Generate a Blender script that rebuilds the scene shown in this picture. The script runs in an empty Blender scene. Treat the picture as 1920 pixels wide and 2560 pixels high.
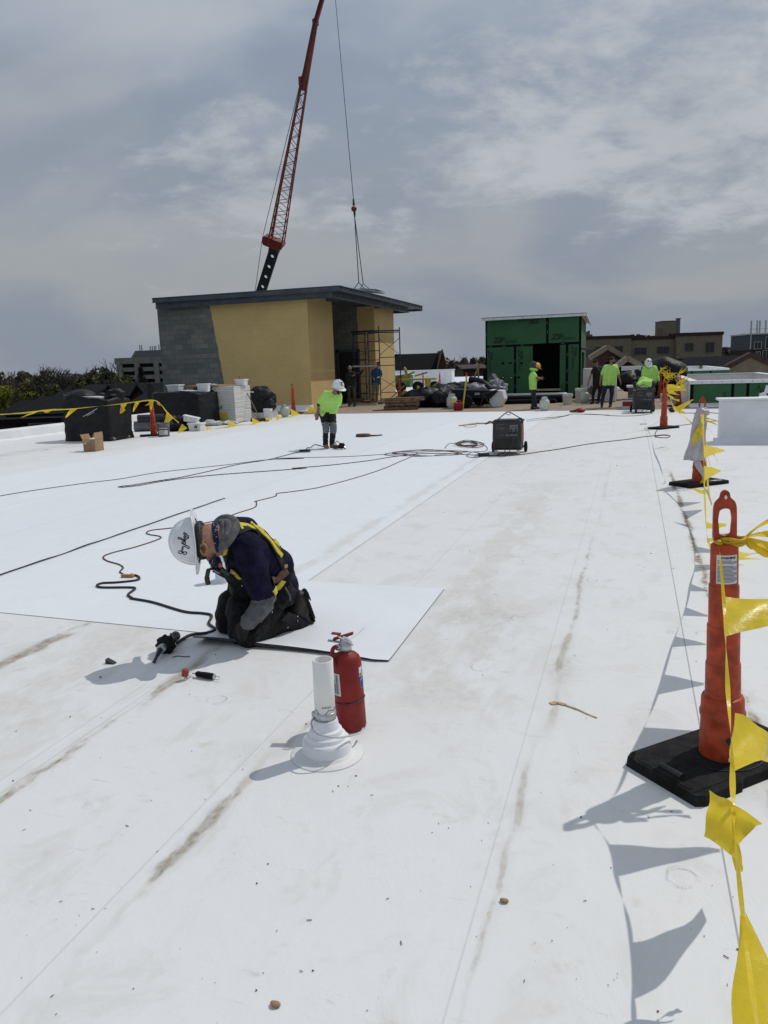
import bpy, math, random
from mathutils import Vector, Matrix, noise
from mathutils.bvhtree import BVHTree
V = Vector
sc = bpy.context.scene
R_ = math.radians
# ---------------------------------------------------------------- camera
YAW, PITCH, ROLL, EYE, FPX = R_(18), R_(10.7), R_(1.9), 1.65, 1923.0
CAM = V((0, 0, EYE))
FWD = V((-math.sin(YAW)*math.cos(PITCH), math.cos(YAW)*math.cos(PITCH), -math.sin(PITCH)))
_r0 = V((math.cos(YAW), math.sin(YAW), 0)); _u0 = _r0.cross(FWD)
RGT = math.cos(ROLL)*_r0 - math.sin(ROLL)*_u0
UPV = math.cos(ROLL)*_u0 + math.sin(ROLL)*_r0
FH = V((-math.sin(YAW), math.cos(YAW), 0)); RH = _r0.copy()
cam = bpy.data.cameras.new('camera'); camo = bpy.data.objects.new('camera', cam)
sc.collection.objects.link(camo); sc.camera = camo
m = Matrix((RGT, UPV, -FWD)).transposed().to_4x4(); m.translation = CAM
camo.matrix_world = m
cam.sensor_fit = 'VERTICAL'; cam.sensor_height = 24.0; cam.lens = FPX/2560*24.0
cam.clip_start = 0.05; cam.clip_end = 6000
# ---------------------------------------------------------------- light
SAZ, SEL = R_(40.5), R_(54)
SUN = V((math.sin(SAZ)*math.cos(SEL), math.cos(SAZ)*math.cos(SEL), math.sin(SEL)))
sl = bpy.data.lights.new('sun', 'SUN'); sl.energy = 2.0; sl.angle = R_(0.55); sl.color = (1, .965, .91)
so = bpy.data.objects.new('sun', sl); sc.collection.objects.link(so)
so.rotation_euler = SUN.to_track_quat('Z', 'Y').to_euler()
sc.view_settings.view_transform = 'Standard'; sc.view_settings.look = 'None'
sc.view_settings.exposure = 0; sc.view_settings.gamma = 1

class NT:
    """small node-expression helper"""
    def __init__(s, tree): s.t = tree
    def n(s, typ, **kw):
        nd = s.t.nodes.new(typ)
        for k, v in kw.items():
            if k[0] == '_': setattr(nd, k[1:], v)
        return nd
    def put(s, sock, v):
        if isinstance(v, bpy.types.NodeSocket): s.t.links.new(v, sock)
        elif v is not None:
            if sock.type == 'RGBA' and hasattr(v, '__len__') and len(v) == 3: v = (*v, 1)
            sock.default_value = v
    def m(s, op, a, b=None, c=None):
        nd = s.t.nodes.new('ShaderNodeMath'); nd.operation = op
        s.put(nd.inputs[0], a)
        if b is not None: s.put(nd.inputs[1], b)
        if c is not None: s.put(nd.inputs[2], c)
        return nd.outputs[0]
    def vm(s, op, a, b=None, scale=None):
        nd = s.t.nodes.new('ShaderNodeVectorMath'); nd.operation = op
        s.put(nd.inputs[0], a)
        if b is not None: s.put(nd.inputs[1], b)
        if scale is not None: s.put(nd.inputs['Scale'], scale)
        return nd.outputs[0]
    def sep(s, v):
        nd = s.t.nodes.new('ShaderNodeSeparateXYZ'); s.put(nd.inputs[0], v); return nd.outputs
    def comb(s, x, y, z):
        nd = s.t.nodes.new('ShaderNodeCombineXYZ')
        for i, q in enumerate((x, y, z)): s.put(nd.inputs[i], q)
        return nd.outputs[0]
    def noise(s, vec, scale, detail=4, rough=.55, dist=0, out=0):
        nd = s.t.nodes.new('ShaderNodeTexNoise'); s.put(nd.inputs['Vector'], vec)
        nd.inputs['Scale'].default_value = scale; nd.inputs['Detail'].default_value = detail
        nd.inputs['Roughness'].default_value = rough; nd.inputs['Distortion'].default_value = dist
        return nd.outputs[out]
    def ss(s, v, lo, hi, a=0., b=1.):
        nd = s.t.nodes.new('ShaderNodeMapRange'); nd.interpolation_type = 'SMOOTHSTEP'
        s.put(nd.inputs[0], v)
        for i, q in enumerate((lo, hi, a, b)): s.put(nd.inputs[i+1], q)
        return nd.outputs[0]
    def mix(s, f, a, b, mode='MIX'):
        nd = s.t.nodes.new('ShaderNodeMix'); nd.data_type = 'RGBA'; nd.blend_type = mode
        s.put(nd.inputs[0], f); s.put(nd.inputs[6], a); s.put(nd.inputs[7], b); return nd.outputs[2]
    def bump(s, h, strength=.3, dist=.01, normal=None):
        nd = s.t.nodes.new('ShaderNodeBump'); nd.inputs['Strength'].default_value = strength
        nd.inputs['Distance'].default_value = dist; s.put(nd.inputs['Height'], h)
        if normal: s.put(nd.inputs['Normal'], normal)
        return nd.outputs[0]

# ---------------------------------------------------------------- sky
w = bpy.data.worlds.new('World'); sc.world = w; w.use_nodes = True
t = w.node_tree; t.nodes.clear(); N = NT(t)
sky = N.n('ShaderNodeTexSky'); sky.sky_type = 'NISHITA'; sky.sun_disc = False
sky.sun_elevation = SEL; sky.sun_rotation = SAZ; sky.air_density = 1.3; sky.dust_density = 2.5; sky.altitude = 100
tc = N.n('ShaderNodeTexCoord'); d = tc.outputs['Generated']
# rotate so that +y is the viewing direction
vr = N.n('ShaderNodeVectorRotate'); vr.rotation_type = 'Z_AXIS'; N.put(vr.inputs['Vector'], d); vr.inputs['Angle'].default_value = -YAW
x, y, z = N.sep(vr.outputs[0])
zz = N.m('MAXIMUM', z, 0.0); den = N.m('ADD', zz, 0.30)
P_ = N.comb(N.m('DIVIDE', x, den), N.m('DIVIDE', y, den), 0.0)
big = N.noise(N.vm('ADD', P_, (3.1, 7.7, 0)), 1.25, 5, .5, .5)
med = N.noise(N.vm('ADD', P_, (11.3, 2.2, 5)), 3.4, 10, .6, .25)
fin = N.noise(N.vm('MULTIPLY', P_, (1.0, 1.4, 1)), 11.0, 8, .62, .2)
# grey stratus / blue thin patches / brighter cumulus on the right
skyc = N.mix(1.0, sky.outputs[0], (.62, .58, .55, 1), 'MULTIPLY')
grey = N.mix(N.ss(z, .0, .55), (2.95, 3.2, 3.55), (4.1, 4.6, 5.35))
grey = N.mix(N.ss(big, .38, .66), N.mix(1.0, grey, (.84, .89, .96, 1), 'MULTIPLY'), N.mix(1.0, grey, (1.13, 1.10, 1.05, 1), 'MULTIPLY'))
# right-hand bright bank, centred on a direction
bx = N.m('SUBTRACT', N.m('DIVIDE', x, N.m('MAXIMUM', y, .05)), .42); bz = N.m('SUBTRACT', z, .27)
bank = N.m('ADD', N.m('MULTIPLY', N.m('MULTIPLY', bx, bx), 7.0), N.m('MULTIPLY', N.m('MULTIPLY', bz, bz), 55.0))
bank = N.ss(bank, 0.0, 1.7, 1.0, 0.0)
cx = N.m('ADD', N.m('DIVIDE', x, N.m('MAXIMUM', y, .05)), .1); cz = N.m('SUBTRACT', z, .22)
b2 = N.m('ADD', N.m('MULTIPLY', N.m('MULTIPLY', cx, cx), 12.0), N.m('MULTIPLY', N.m('MULTIPLY', cz, cz), 120.0))
b2 = N.ss(b2, 0.0, 1.4, .62, 0.0)
bank = N.m('MAXIMUM', bank, b2)
cl = N.m('ADD', N.m('MULTIPLY', med, .8), N.m('MULTIPLY', fin, .32))
edge = N.m('SUBTRACT', cl, N.m('MULTIPLY', N.m('SUBTRACT', bank, .42), -.26))
wh = N.ss(edge, .53, .78)
wh = N.m('MULTIPLY', wh, N.ss(z, 0.02, .16))
col = N.mix(N.m('MULTIPLY', N.m('MULTIPLY', N.ss(big, .35, .55, 1., 0.), .35), N.ss(z, .12, .35)), grey, skyc)
col = N.mix(N.m('MULTIPLY', wh, .85), col, (5.15, 5.4, 5.7))
dark = N.m('MULTIPLY', N.ss(N.noise(N.vm('ADD', P_, (1.3, 4.2, 9)), 1.5, 6, .5, .3), .5, .7), .3)
col = N.mix(N.m('MULTIPLY', dark, N.ss(z, .03, .2)), col, (2.9, 3.2, 3.65))
bg = N.n('ShaderNodeBackground'); bg.inputs['Strength'].default_value = 0.1; N.put(bg.inputs[0], col)
wo = N.n('ShaderNodeOutputWorld'); t.links.new(bg.outputs[0], wo.inputs[0])

# ---------------------------------------------------------------- helpers
def ray(x, y): return FWD + RGT*((x-960)/FPX) - UPV*((y-1280)/FPX)
def G(p, z=0.0):                                  # where a sight line meets the level z
    d = ray(*p); return CAM + d*((z-EYE)/d.z)
def PY(p, Y): d = ray(*p); return CAM + d*(Y/d.y)
def PX(p, X): d = ray(*p); return CAM + d*(X/d.x)
def PD(p, D): d = ray(*p); return CAM + d*(D/d.dot(FH))
def DD(p): return V(p).dot(FH)
def zf(ox, oy, s): return lambda x, y: (ox+x/s, oy+y/s)
zb = zf(340, 680, 2.242); zl = zf(0, 840, 3.456); zm = zf(360, 900, 3.318); zc = zf(800, 860, 3.318)
zg = zf(1180, 760, 4.366); zr = zf(1460, 780, 3.607); zk = zf(360, 1260, 3.456); z9 = zf(1440, 1180, 2.514)
z4 = zf(1400, 1900, 3.19); z3 = zf(1600, 900, 5.184); ze = zf(600, 1540, 4.1475); z8 = zf(780, 780, 5.53)
zq = zf(0, 1500, 2.087); zs = zf(700, 1400, 1.9075); zt = zf(640, 1060, 2.183); zu = zf(0, 1080, 2.183)
zh = zf(400, 1260, 6.381); z6 = zf(760, 920, 10.057); zgen = zf(1200, 1010, 10.37); zrr = zf(1440, 860, 5.184)
z7 = zf(0, 840, 3.95); zcc = zf(1040, 900, 5.925); ztool = zf(240, 1500, 3.607)
rnd = random.Random(7)

def mat(name, col, rough=.6, metal=0, var=.12, vs=6., bump=0., bs=30., bd=.004, spec=.5, coat=0, trans=0, col2=None, alpha=None):
    mt = bpy.data.materials.new(name); mt.use_nodes = True; t = mt.node_tree; N = NT(t)
    b = t.nodes['Principled BSDF']; tc = N.n('ShaderNodeTexCoord'); o = tc.outputs['Object']
    ns = N.noise(o, vs, 5, .6)
    c2 = col2 or tuple(max(0, c*(1-var*2)) for c in col)
    c1 = col if col2 else tuple(min(1, c*(1+var*.6)) for c in col)
    N.put(b.inputs['Base Color'], N.mix(N.ss(ns, .3, .7), c1, c2))
    N.put(b.inputs['Roughness'], N.ss(N.noise(o, vs*2.3, 3), .3, .7, max(.05, rough-.08), min(1, rough+.1)))
    b.inputs['Metallic'].default_value = metal; b.inputs['Specular IOR Level'].default_value = spec
    if coat: b.inputs['Coat Weight'].default_value = coat
    if trans: b.inputs['Transmission Weight'].default_value = trans
    if bump: N.put(b.inputs['Normal'], N.bump(N.noise(o, bs, 4, .6), bump, bd))
    return mt

class MB:
    def __init__(s): s.v = []; s.f = []; s.sm = []; s.mi = []
    def add(s, vs, fs, smooth=False, mi=0):
        o = len(s.v); s.v += [V(p) for p in vs]
        for f in fs: s.f.append([i+o for i in f]); s.sm.append(smooth); s.mi.append(mi)
        return s
    def box(s, c, d, rz=0, rot=None, mi=0):
        M = rot if rot is not None else Matrix.Rotation(rz, 3, 'Z')
        c = V(c); h = V(d)/2
        vs = [c + M @ V((sx*h.x, sy*h.y, sz*h.z)) for sz in (-1, 1) for sx, sy in ((-1, -1), (1, -1), (1, 1), (-1, 1))]
        return s.add(vs, [(3, 2, 1, 0), (4, 5, 6, 7), (0, 1, 5, 4), (1, 2, 6, 5), (2, 3, 7, 6), (3, 0, 4, 7)], mi=mi)
    def bx(s, x0, x1, y0, y1, z0, z1, mi=0):
        return s.box(((x0+x1)/2, (y0+y1)/2, (z0+z1)/2), (x1-x0, y1-y0, z1-z0), mi=mi)
    def beam(s, a, b, wd, ht=None, mi=0):
        a, b = V(a), V(b); d = b-a
        if d.length < 1e-6: return s
        q = d.to_track_quat('Y', 'Z').to_matrix()
        return s.box((a+b)/2, (wd, d.length, ht or wd), rot=q, mi=mi)
    def tube(s, pts, r, n=8, cap=True, mi=0, smooth=True):
        pts = [V(p) for p in pts]; rs = r if hasattr(r, '__len__') else [r]*len(pts)
        vs = []; fs = []; up = None
        for i, p in enumerate(pts):
            d = (pts[min(i+1, len(pts)-1)] - pts[max(i-1, 0)]).normalized()
            if up is None:
                up = V((0, 0, 1)) if abs(d.z) < .9 else V((1, 0, 0))
            sd = d.cross(up).normalized(); up = sd.cross(d).normalized()
            for k in range(n):
                a = 2*math.pi*k/n; vs.append(p + (sd*math.cos(a) + up*math.sin(a))*rs[i])
        for i in range(len(pts)-1):
            for k in range(n):
                k2 = (k+1) % n; fs.append((i*n+k, i*n+k2, (i+1)*n+k2, (i+1)*n+k))
        s.add(vs, fs, smooth, mi)
        if cap:
            s.add(vs[:n], [tuple(range(n))], False, mi); s.add(vs[-n:], [tuple(reversed(range(n)))], False, mi)
        return s
    def cyl(s, a, b, r, r2=None, n=20, mi=0, cap=True): return s.tube([a, b], [r, r if r2 is None else r2], n, cap, mi)
    def lathe(s, prof, n=32, c=(0, 0, 0), rot=None, mi=0, smooth=True, sx=1, sy=1):
        c = V(c); M = rot or Matrix.Identity(3); vs = []; fs = []
        for r, z in prof:
            for k in range(n):
                a = 2*math.pi*k/n; vs.append(c + M @ V((r*math.cos(a)*sx, r*math.sin(a)*sy, z)))
        for i in range(len(prof)-1):
            for k in range(n):
                k2 = (k+1) % n; fs.append((i*n+k, i*n+k2, (i+1)*n+k2, (i+1)*n+k))
        if prof[0][0] > 1e-4: fs.append(tuple(reversed(range(n))))
        if prof[-1][0] > 1e-4: fs.append(tuple((len(prof)-1)*n+k for k in range(n)))
        return s.add(vs, fs, smooth, mi)
    def ell(s, c, r, rot=None, n=16, mi=0):
        prof = [(math.sin(math.pi*i/(n//2))+1e-5, -math.cos(math.pi*i/(n//2))) for i in range(n//2+1)]
        M = (rot or Matrix.Identity(3)) @ Matrix.Diagonal(V(r)); return s.lathe(prof, n, c, M, mi)
    def prism(s, poly, y0, y1, f=None, mi=0, smooth=False):
        """poly in (x, z), extruded from y0 to y1; f maps points"""
        n = len(poly); f = f or (lambda p: p)
        vs = [f(V((x, y0, z))) for x, z in poly] + [f(V((x, y1, z))) for x, z in poly]
        fs = [tuple(range(n)), tuple(reversed(range(n, 2*n)))] + [(i, i+n, (i+1) % n+n, (i+1) % n) for i in range(n)]
        return s.add(vs, fs, smooth, mi)
    def grid(s, nu, nv, f, smooth=True, mi=0, flip=False):
        vs = [f(i/nu, j/nv) for j in range(nv+1) for i in range(nu+1)]
        fs = [(j*(nu+1)+i, j*(nu+1)+i+1, (j+1)*(nu+1)+i+1, (j+1)*(nu+1)+i) for j in range(nv) for i in range(nu)]
        if flip: fs = [tuple(reversed(q)) for q in fs]
        return s.add(vs, fs, smooth, mi)
    def blob(s, c, r, amp=.2, freq=2., n=28, seed=0, flat=None, mi=0, ridge=False, box=0):
        c = V(c); vs = []; fs = []; nv = n//2
        for j in range(nv+1):
            th = math.pi*j/nv
            for i in range(n):
                ph = 2*math.pi*i/n; q = V((math.sin(th)*math.cos(ph), math.sin(th)*math.sin(ph), math.cos(th)))
                if box:
                    mx = max(abs(q.x), abs(q.y), abs(q.z)); q = q.lerp(q/mx, box)
                p = V((q.x*r[0], q.y*r[1], q.z*r[2]))
                k = noise.noise(p*freq + V((seed*3.1, seed*1.7, 0)))
                if ridge: k = 1-2*abs(k) - .3 + .5*noise.noise(p*freq*2.7+V((seed, 9, 0)))
                p *= 1 + amp*k
                p += c
                if flat is not None and p.z < flat: p.z = flat
                vs.append(p)
        for j in range(nv):
            for i in range(n):
                i2 = (i+1) % n; fs.append((j*n+i, (j+1)*n+i, (j+1)*n+i2, j*n+i2))
        return s.add(vs, fs, True, mi)
    def mesh(s, name, mats, org=None):
        me = bpy.data.meshes.new(name); o = org or V((0, 0, 0))
        me.from_pydata([tuple(p-o) for p in s.v], [], s.f); me.update()
        me.polygons.foreach_set('use_smooth', s.sm); me.polygons.foreach_set('material_index', s.mi)
        for mt in (mats if isinstance(mats, (list, tuple)) else [mats]): me.materials.append(mt)
        return me

def worg(o):
    p = V((0, 0, 0))
    while o is not None: p += o.location; o = o.parent
    return p
def tag(o, label=None, cat=None, group=None, kind=None):
    for k_, v_ in (('label', label), ('category', cat), ('group', group), ('kind', kind)):
        if v_: o[k_] = v_
    return o
def thing(name, label, cat, loc=(0, 0, 0), rz=0, group=None):
    o = bpy.data.objects.new(name, None); sc.collection.objects.link(o); o.empty_display_size = .1
    o.location = loc; o.rotation_euler = (0, 0, rz); return tag(o, label, cat, group)
def obj(name, mb, mats, parent=None, bevel=0, label=None, local=True, seg=2, crisp=0):
    """local=True: coordinates already relative to the parent; False: world coordinates under unrotated parents"""
    org = worg(parent) if (parent is not None and not local) else None
    me = mb.mesh(name, mats, org) if isinstance(mb, MB) else mb
    o = bpy.data.objects.new(name, me); sc.collection.objects.link(o)
    if parent is not None: o.parent = parent
    if bevel:
        b = o.modifiers.new('bevel', 'BEVEL'); b.width = bevel; b.segments = seg; b.limit_method = 'ANGLE'; b.harden_normals = False
    if crisp: e_ = o.modifiers.new('edges', 'EDGE_SPLIT'); e_.split_angle = R_(crisp)
    if label: o['label'] = label
    return o
def single(name, mb, mats, label, cat, org=None, group=None, bevel=0):
    """a one-mesh thing; mesh in world coordinates, origin moved to org"""
    org = V(org) if org is not None else V((0, 0, 0))
    o = obj(name, mb.mesh(name, mats, org), None, bevel=bevel); o.location = org
    return tag(o, label, cat, group)
def struct(name, mb, mats): return tag(obj(name, mb, mats), kind='structure')
def copy_tree(o, parent=None):
    c = o.copy(); sc.collection.objects.link(c); c.parent = parent
    for ch in list(o.children): copy_tree(ch, c)
    return c
def text_mesh(txt, size, mt, name='lettering', parent=None, M=None, bold=0.0, shear=0, ext=.0015, align='CENTER', label=None):
    cu = bpy.data.curves.new('t', 'FONT'); cu.body = txt; cu.size = size; cu.extrude = ext; cu.offset = bold
    cu.shear = shear; cu.align_x = align; cu.align_y = 'CENTER'; cu.resolution_u = 3
    to = bpy.data.objects.new('t', cu); sc.collection.objects.link(to); bpy.context.view_layer.update()
    me = bpy.data.meshes.new_from_object(to.evaluated_get(bpy.context.evaluated_depsgraph_get()))
    bpy.data.objects.remove(to); bpy.data.curves.remove(cu)
    if M is not None: me.transform(M)
    me.materials.clear(); me.materials.append(mt); me.name = name
    o = bpy.data.objects.new(name, me); sc.collection.objects.link(o); o.parent = parent
    if label: o['label'] = label
    return o
def smooth_path(pts, n=6):
    pts = [V(p) for p in pts]; out = []
    for i in range(len(pts)-1):
        p0 = pts[max(i-1, 0)]; p1 = pts[i]; p2 = pts[i+1]; p3 = pts[min(i+2, len(pts)-1)]
        for k in range(n):
            u = k/n
            out.append(.5*((2*p1)+(p2-p0)*u+(2*p0-5*p1+4*p2-p3)*u*u+(-p0+3*p1-3*p2+p3)*u**3))
    out.append(pts[-1]); return out

def split_loose(o):
    """one object per separate piece (pieces of a kind share the name)"""
    me = o.data; key = {}; par = list(range(len(me.vertices)))
    def fd(i):
        while par[i] != i: par[i] = par[par[i]]; i = par[i]
        return i
    for v in me.vertices:
        k = (round(v.co.x, 4), round(v.co.y, 4), round(v.co.z, 4))
        if k in key: par[fd(v.index)] = fd(key[k])
        else: key[k] = v.index
    for p in me.polygons:
        for q in p.vertices[1:]: par[fd(q)] = fd(p.vertices[0])
    comp = {}
    for p in me.polygons: comp.setdefault(fd(p.vertices[0]), []).append(p)
    if len(comp) < 2: return
    out = []
    for fs in comp.values():
        idx = {}; vs = []; nf = []
        for p in fs:
            f = []
            for q in p.vertices:
                if q not in idx: idx[q] = len(vs); vs.append(me.vertices[q].co.copy())
                f.append(idx[q])
            nf.append(f)
        m2 = bpy.data.meshes.new(me.name); m2.from_pydata([tuple(v) for v in vs], [], nf)
        m2.polygons.foreach_set('use_smooth', [p.use_smooth for p in fs]); m2.polygons.foreach_set('material_index', [p.material_index for p in fs])
        for mt in me.materials: m2.materials.append(mt)
        out.append(m2)
    o.data = out[0]
    for m2 in out[1:]:
        c = o.copy(); c.data = m2; sc.collection.objects.link(c)
# ---------------------------------------------------------------- materials
M = {}
def roof_mat(name, new=False):
    mt = bpy.data.materials.new(name); mt.use_nodes = True; t = mt.node_tree; N = NT(t); b = t.nodes['Principled BSDF']
    geo = N.n('ShaderNodeNewGeometry'); P = geo.outputs['Position']; x, y, z = N.sep(P)
    base = (.785, .81, .835) if new else (.752, .756, .754)
    n1 = N.noise(P, .9, 6, .6); n2 = N.noise(P, 7., 6, .62); n3 = N.noise(N.vm('MULTIPLY', P, (3.2, .6, 1)), 2.2, 6, .6)
    col = N.mix(N.ss(n1, .35, .7, 0., .45 if not new else .3), base, (.745, .765, .79) if new else (.72, .712, .69))
    # scuffs and footprints
    sc_ = N.m('MULTIPLY', N.ss(n2, .56, .74), N.ss(n3, .42, .66))
    col = N.mix(N.m('MULTIPLY', sc_, .5 if not new else .18), col, (.50, .455, .385))
    f4 = N.noise(N.vm('MULTIPLY', P, (1, .45, 1)), 26., 5, .7)
    sp = N.m('MULTIPLY', N.ss(f4, .66, .74), N.ss(N.noise(P, 2.6, 3), .5, .68))
    col = N.mix(N.m('MULTIPLY', sp, .5 if not new else .2), col, (.33, .30, .26))
    n5 = N.noise(N.vm('MULTIPLY', P, (2.4, 1, 1)), 55., 2, .5)
    col = N.mix(N.ss(n5, .75, .79, 0, .5 if not new else .15), col, (.2, .19, .18))
    n6 = N.noise(N.vm('MULTIPLY', P, (1., .7, 1)), 3.3, 7, .68, .6)
    col = N.mix(N.ss(n6, .50, .66, 0., .5 if not new else .2), col, (.635, .62, .59) if not new else (.70, .72, .74))
    n7 = N.noise(N.vm('ADD', N.vm('MULTIPLY', P, (.5, 3.2, 1)), (7, 1, 0)), 4.2, 6, .7, 1.2)
    col = N.mix(N.m('MULTIPLY', N.ss(n7, .60, .68), N.ss(n2, .45, .6, 0., .5 if not new else .2)), col, (.52, .50, .47))
    wr = N.noise(P, 1.7, 4, .5, 1.5); h = N.m('ADD', N.m('MULTIPLY', n1, 1.0), N.m('MULTIPLY', n6, .30))
    wob = N.m('MULTIPLY', N.m('SUBTRACT', N.noise(N.comb(0., y, 3.), 1.3, 3), .5), .10)
    def streak(x0, wd, y0, y1, amt, seed, c=(.27, .215, .14), side=1):
        nonlocal col
        dx = N.m('ABSOLUTE', N.m('SUBTRACT', N.m('SUBTRACT', x, x0), wob))
        nn = N.noise(N.comb(N.m('MULTIPLY', x, 2.5), N.m('MULTIPLY', y, 1.), seed), 1.9, 6, .65)
        ww = N.m('MULTIPLY', N.ss(nn, .34, .6), wd)
        msk = N.ss(N.m('DIVIDE', dx, N.m('ADD', ww, .003)), .25, 1.0, 1., 0.)
        msk = N.m('MULTIPLY', msk, N.ss(N.noise(N.vm('MULTIPLY', P, (1., .6, 1.)), 24., 4, .6), .34, .66, .45, 1.05))
        msk = N.m('MULTIPLY', msk, N.m('MULTIPLY', N.ss(y, y0, y0+.4), N.ss(y, y1-.6, y1, 1., 0.)))
        msk = N.m('MULTIPLY', msk, N.ss(nn, .40, .52))
        halo = N.m('MULTIPLY', N.m('MULTIPLY', N.ss(N.m('DIVIDE', dx, N.m('ADD', N.m('MULTIPLY', ww, 2.2), .01)), .1, 1.0, 1., 0.), N.m('MULTIPLY', N.ss(y, y0-.3, y0+.4), N.ss(y, y1-.4, y1+.4, 1., 0.))), .28*amt)
        col = N.mix(halo, col, (.46, .42, .35)); col = N.mix(N.m('MULTIPLY', msk, amt), col, c)
    def seam(x0, y0=-99., y1=99., wd=.006, dk=.55, step=.0):
        nonlocal col, h
        dx = N.m('ABSOLUTE', N.m('SUBTRACT', x, x0))
        k = N.m('MULTIPLY', N.ss(dx, wd*.4, wd, 1., 0.), N.m('MULTIPLY', N.m('GREATER_THAN', y, y0), N.m('LESS_THAN', y, y1)))
        col = N.mix(N.m('MULTIPLY', k, dk), col, (.42, .42, .42))
        h = N.m('ADD', h, N.m('MULTIPLY', N.ss(N.m('SUBTRACT', x, x0), -.005, .005), .09))
    if not new:
        seam(-.42, wd=.005, dk=.12); seam(-1.55, wd=.006, dk=.14); seam(-2.48, wd=.006, dk=.15); seam(-2.40, wd=.005, dk=.3)
        seam(.33, wd=.0045, dk=1.0); seam(-4.3, -9, 4.2, dk=.3)
        streak(-.37, .022, 1.0, 3.3, .5, 1.); streak(-.33, .030, 3.2, 7.5, .55, 2.); streak(-.33, .10, 3.75, 4.3, .5, 15.); streak(-.3, .025, 7.5, 13., .15, 3.)
        streak(-1.47, .042, 1.6, 2.9, .85, 4.); streak(-1.42, .03, 2.7, 5., .55, 5.); streak(-2.36, .048, 1.3, 4.2, .85, 6.)
        streak(-3.5, .085, 1.8, 4.6, .9, 7.); streak(.56, .04, .5, 12., 1., 8., (.22, .16, .10)); streak(.62, .04, 1.6, 3.6, .5, 12., (.3, .2, .17))
        streak(-1.1, .35, 4.5, 11., .28, 9., (.5, .45, .36)); streak(-.9, .5, 3.2, 5.5, .3, 10., (.45, .4, .31))
        streak(-3.0, .5, 2.2, 4.6, .3, 13., (.5, .45, .36)); streak(-13.2, .5, 12., 17., .35, 14., (.4, .38, .34))
        # round fastening plates telegraphing through the sheet
        vo = N.n('ShaderNodeTexVoronoi'); vo.inputs['Scale'].default_value = 2.3; vo.inputs['Randomness'].default_value = .6
        N.put(vo.inputs['Vector'], P); dd = vo.outputs['Distance']
        jag = N.m('ADD', dd, N.m('MULTIPLY', N.m('SUBTRACT', n2, .5), .05))
        ring = N.m('MULTIPLY', N.ss(jag, .085, .115), N.ss(jag, .115, .15, 1., 0.))
        h = N.m('ADD', h, N.m('MULTIPLY', N.m('MULTIPLY', ring, N.ss(n6, .46, .60)), .42))
        col = N.mix(N.m('MULTIPLY', ring, N.ss(n2, .48, .68, 0., .22)), col, (.5, .48, .45))  # shading of the plate rims also painted faintly into the colour
    else:
        for xs, yy in ((-5.08, 99.), (-7.85, 99.), (-9.0, 99.), (-10.35, 99.), (-6.4, 99.)):
            seam(xs, wd=.012, dk=.28 if xs > -9 else .2)
        band = N.m('MULTIPLY', N.ss(N.m('ABSOLUTE', N.m('SUBTRACT', N.m('ADD', x, 6.5), N.m('MULTIPLY', n1, .4))), 1.25, 1.45, 1., 0.), .22)
        col = N.mix(band, col, (.71, .735, .77))
        band = N.m('MULTIPLY', N.ss(x, -10.3, -10.45), .4)
        col = N.mix(band, col, (.72, .71, .68))
        streak(-2.6, .1, 4.5, 14., .35, 11., (.55, .5, .42))
    N.put(b.inputs['Base Color'], col)
    N.put(b.inputs['Roughness'], N.ss(n2, .3, .7, .5, .68)); b.inputs['Specular IOR Level'].default_value = .35
    bp = N.bump(h, .5, .03); N.put(b.inputs['Normal'], N.bump(N.noise(P, 60., 3), .06, .003, bp))
    return mt
M['roof_old'] = roof_mat('old_membrane'); M['roof_new'] = roof_mat('new_membrane', True)
M['memb'] = mat('white_membrane', (.79, .80, .82), .55, var=.05, vs=2.5, bump=.15, bs=3, bd=.02, spec=.35)
M['memb2'] = mat('white_sheet', (.80, .82, .85), .5, var=.03, vs=1.2, bump=.1, bs=2, bd=.02)
M['black'] = mat('black_rubber', (.011, .011, .012), .85, var=.3, vs=14, bump=.5, bs=70, bd=.004, spec=.25)
M['blk2'] = mat('black_plastic', (.02, .02, .022), .4, var=.2)
M['sheet'] = mat('black_poly_sheet', (.007, .008, .010), .5, var=.3, vs=3, bump=.9, bs=4.5, bd=.05, spec=.28)
M['orange'] = mat('orange_plastic', (.47, .066, .022), .5, var=.22, vs=14, bump=.1, bs=40, spec=.3)
M['yellow'] = mat('yellow_film', (.80, .60, .03), .32, var=.07, vs=20, bump=.5, bs=45, bd=.004, spec=.5)
_t = M['yellow'].node_tree; _b = _t.nodes['Principled BSDF']; _tr = _t.nodes.new('ShaderNodeBsdfTranslucent'); _mx = _t.nodes.new('ShaderNodeMixShader')
_tr.inputs[0].default_value = (.85, .66, .05, 1); _mx.inputs[0].default_value = .48
_t.links.new(_b.outputs[0], _mx.inputs[1]); _t.links.new(_tr.outputs[0], _mx.inputs[2]); _t.links.new(_mx.outputs[0], _t.nodes['Material Output'].inputs[0])
M['wood'] = mat('weathered_wood', (.20, .135, .085), .8, var=.3, vs=4, bump=.4, bs=20)
M['pine'] = mat('pale_lumber', (.50, .38, .22), .75, var=.15, vs=8, bump=.2)
M['steel'] = mat('primed_steel', (.085, .105, .125), .55, .2, var=.15, vs=2)
M['galv'] = mat('bright_metal', (.55, .56, .57), .35, .9, var=.15, vs=15)
M['red'] = mat('red_paint', (.25, .016, .014), .5, var=.15, vs=6, spec=.3)
M['pvc'] = mat('white_pvc', (.80, .80, .77), .42, var=.03, vs=5)
M['white'] = mat('white_plastic', (.75, .76, .76), .5, var=.06)
M['offwhite'] = mat('offwhite_board', (.62, .61, .57), .8, var=.08, vs=3)
M['grey'] = mat('grey_plastic', (.13, .135, .145), .6, var=.12)
M['dgrey'] = mat('dark_grey', (.024, .026, .029), .5, var=.2)
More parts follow.
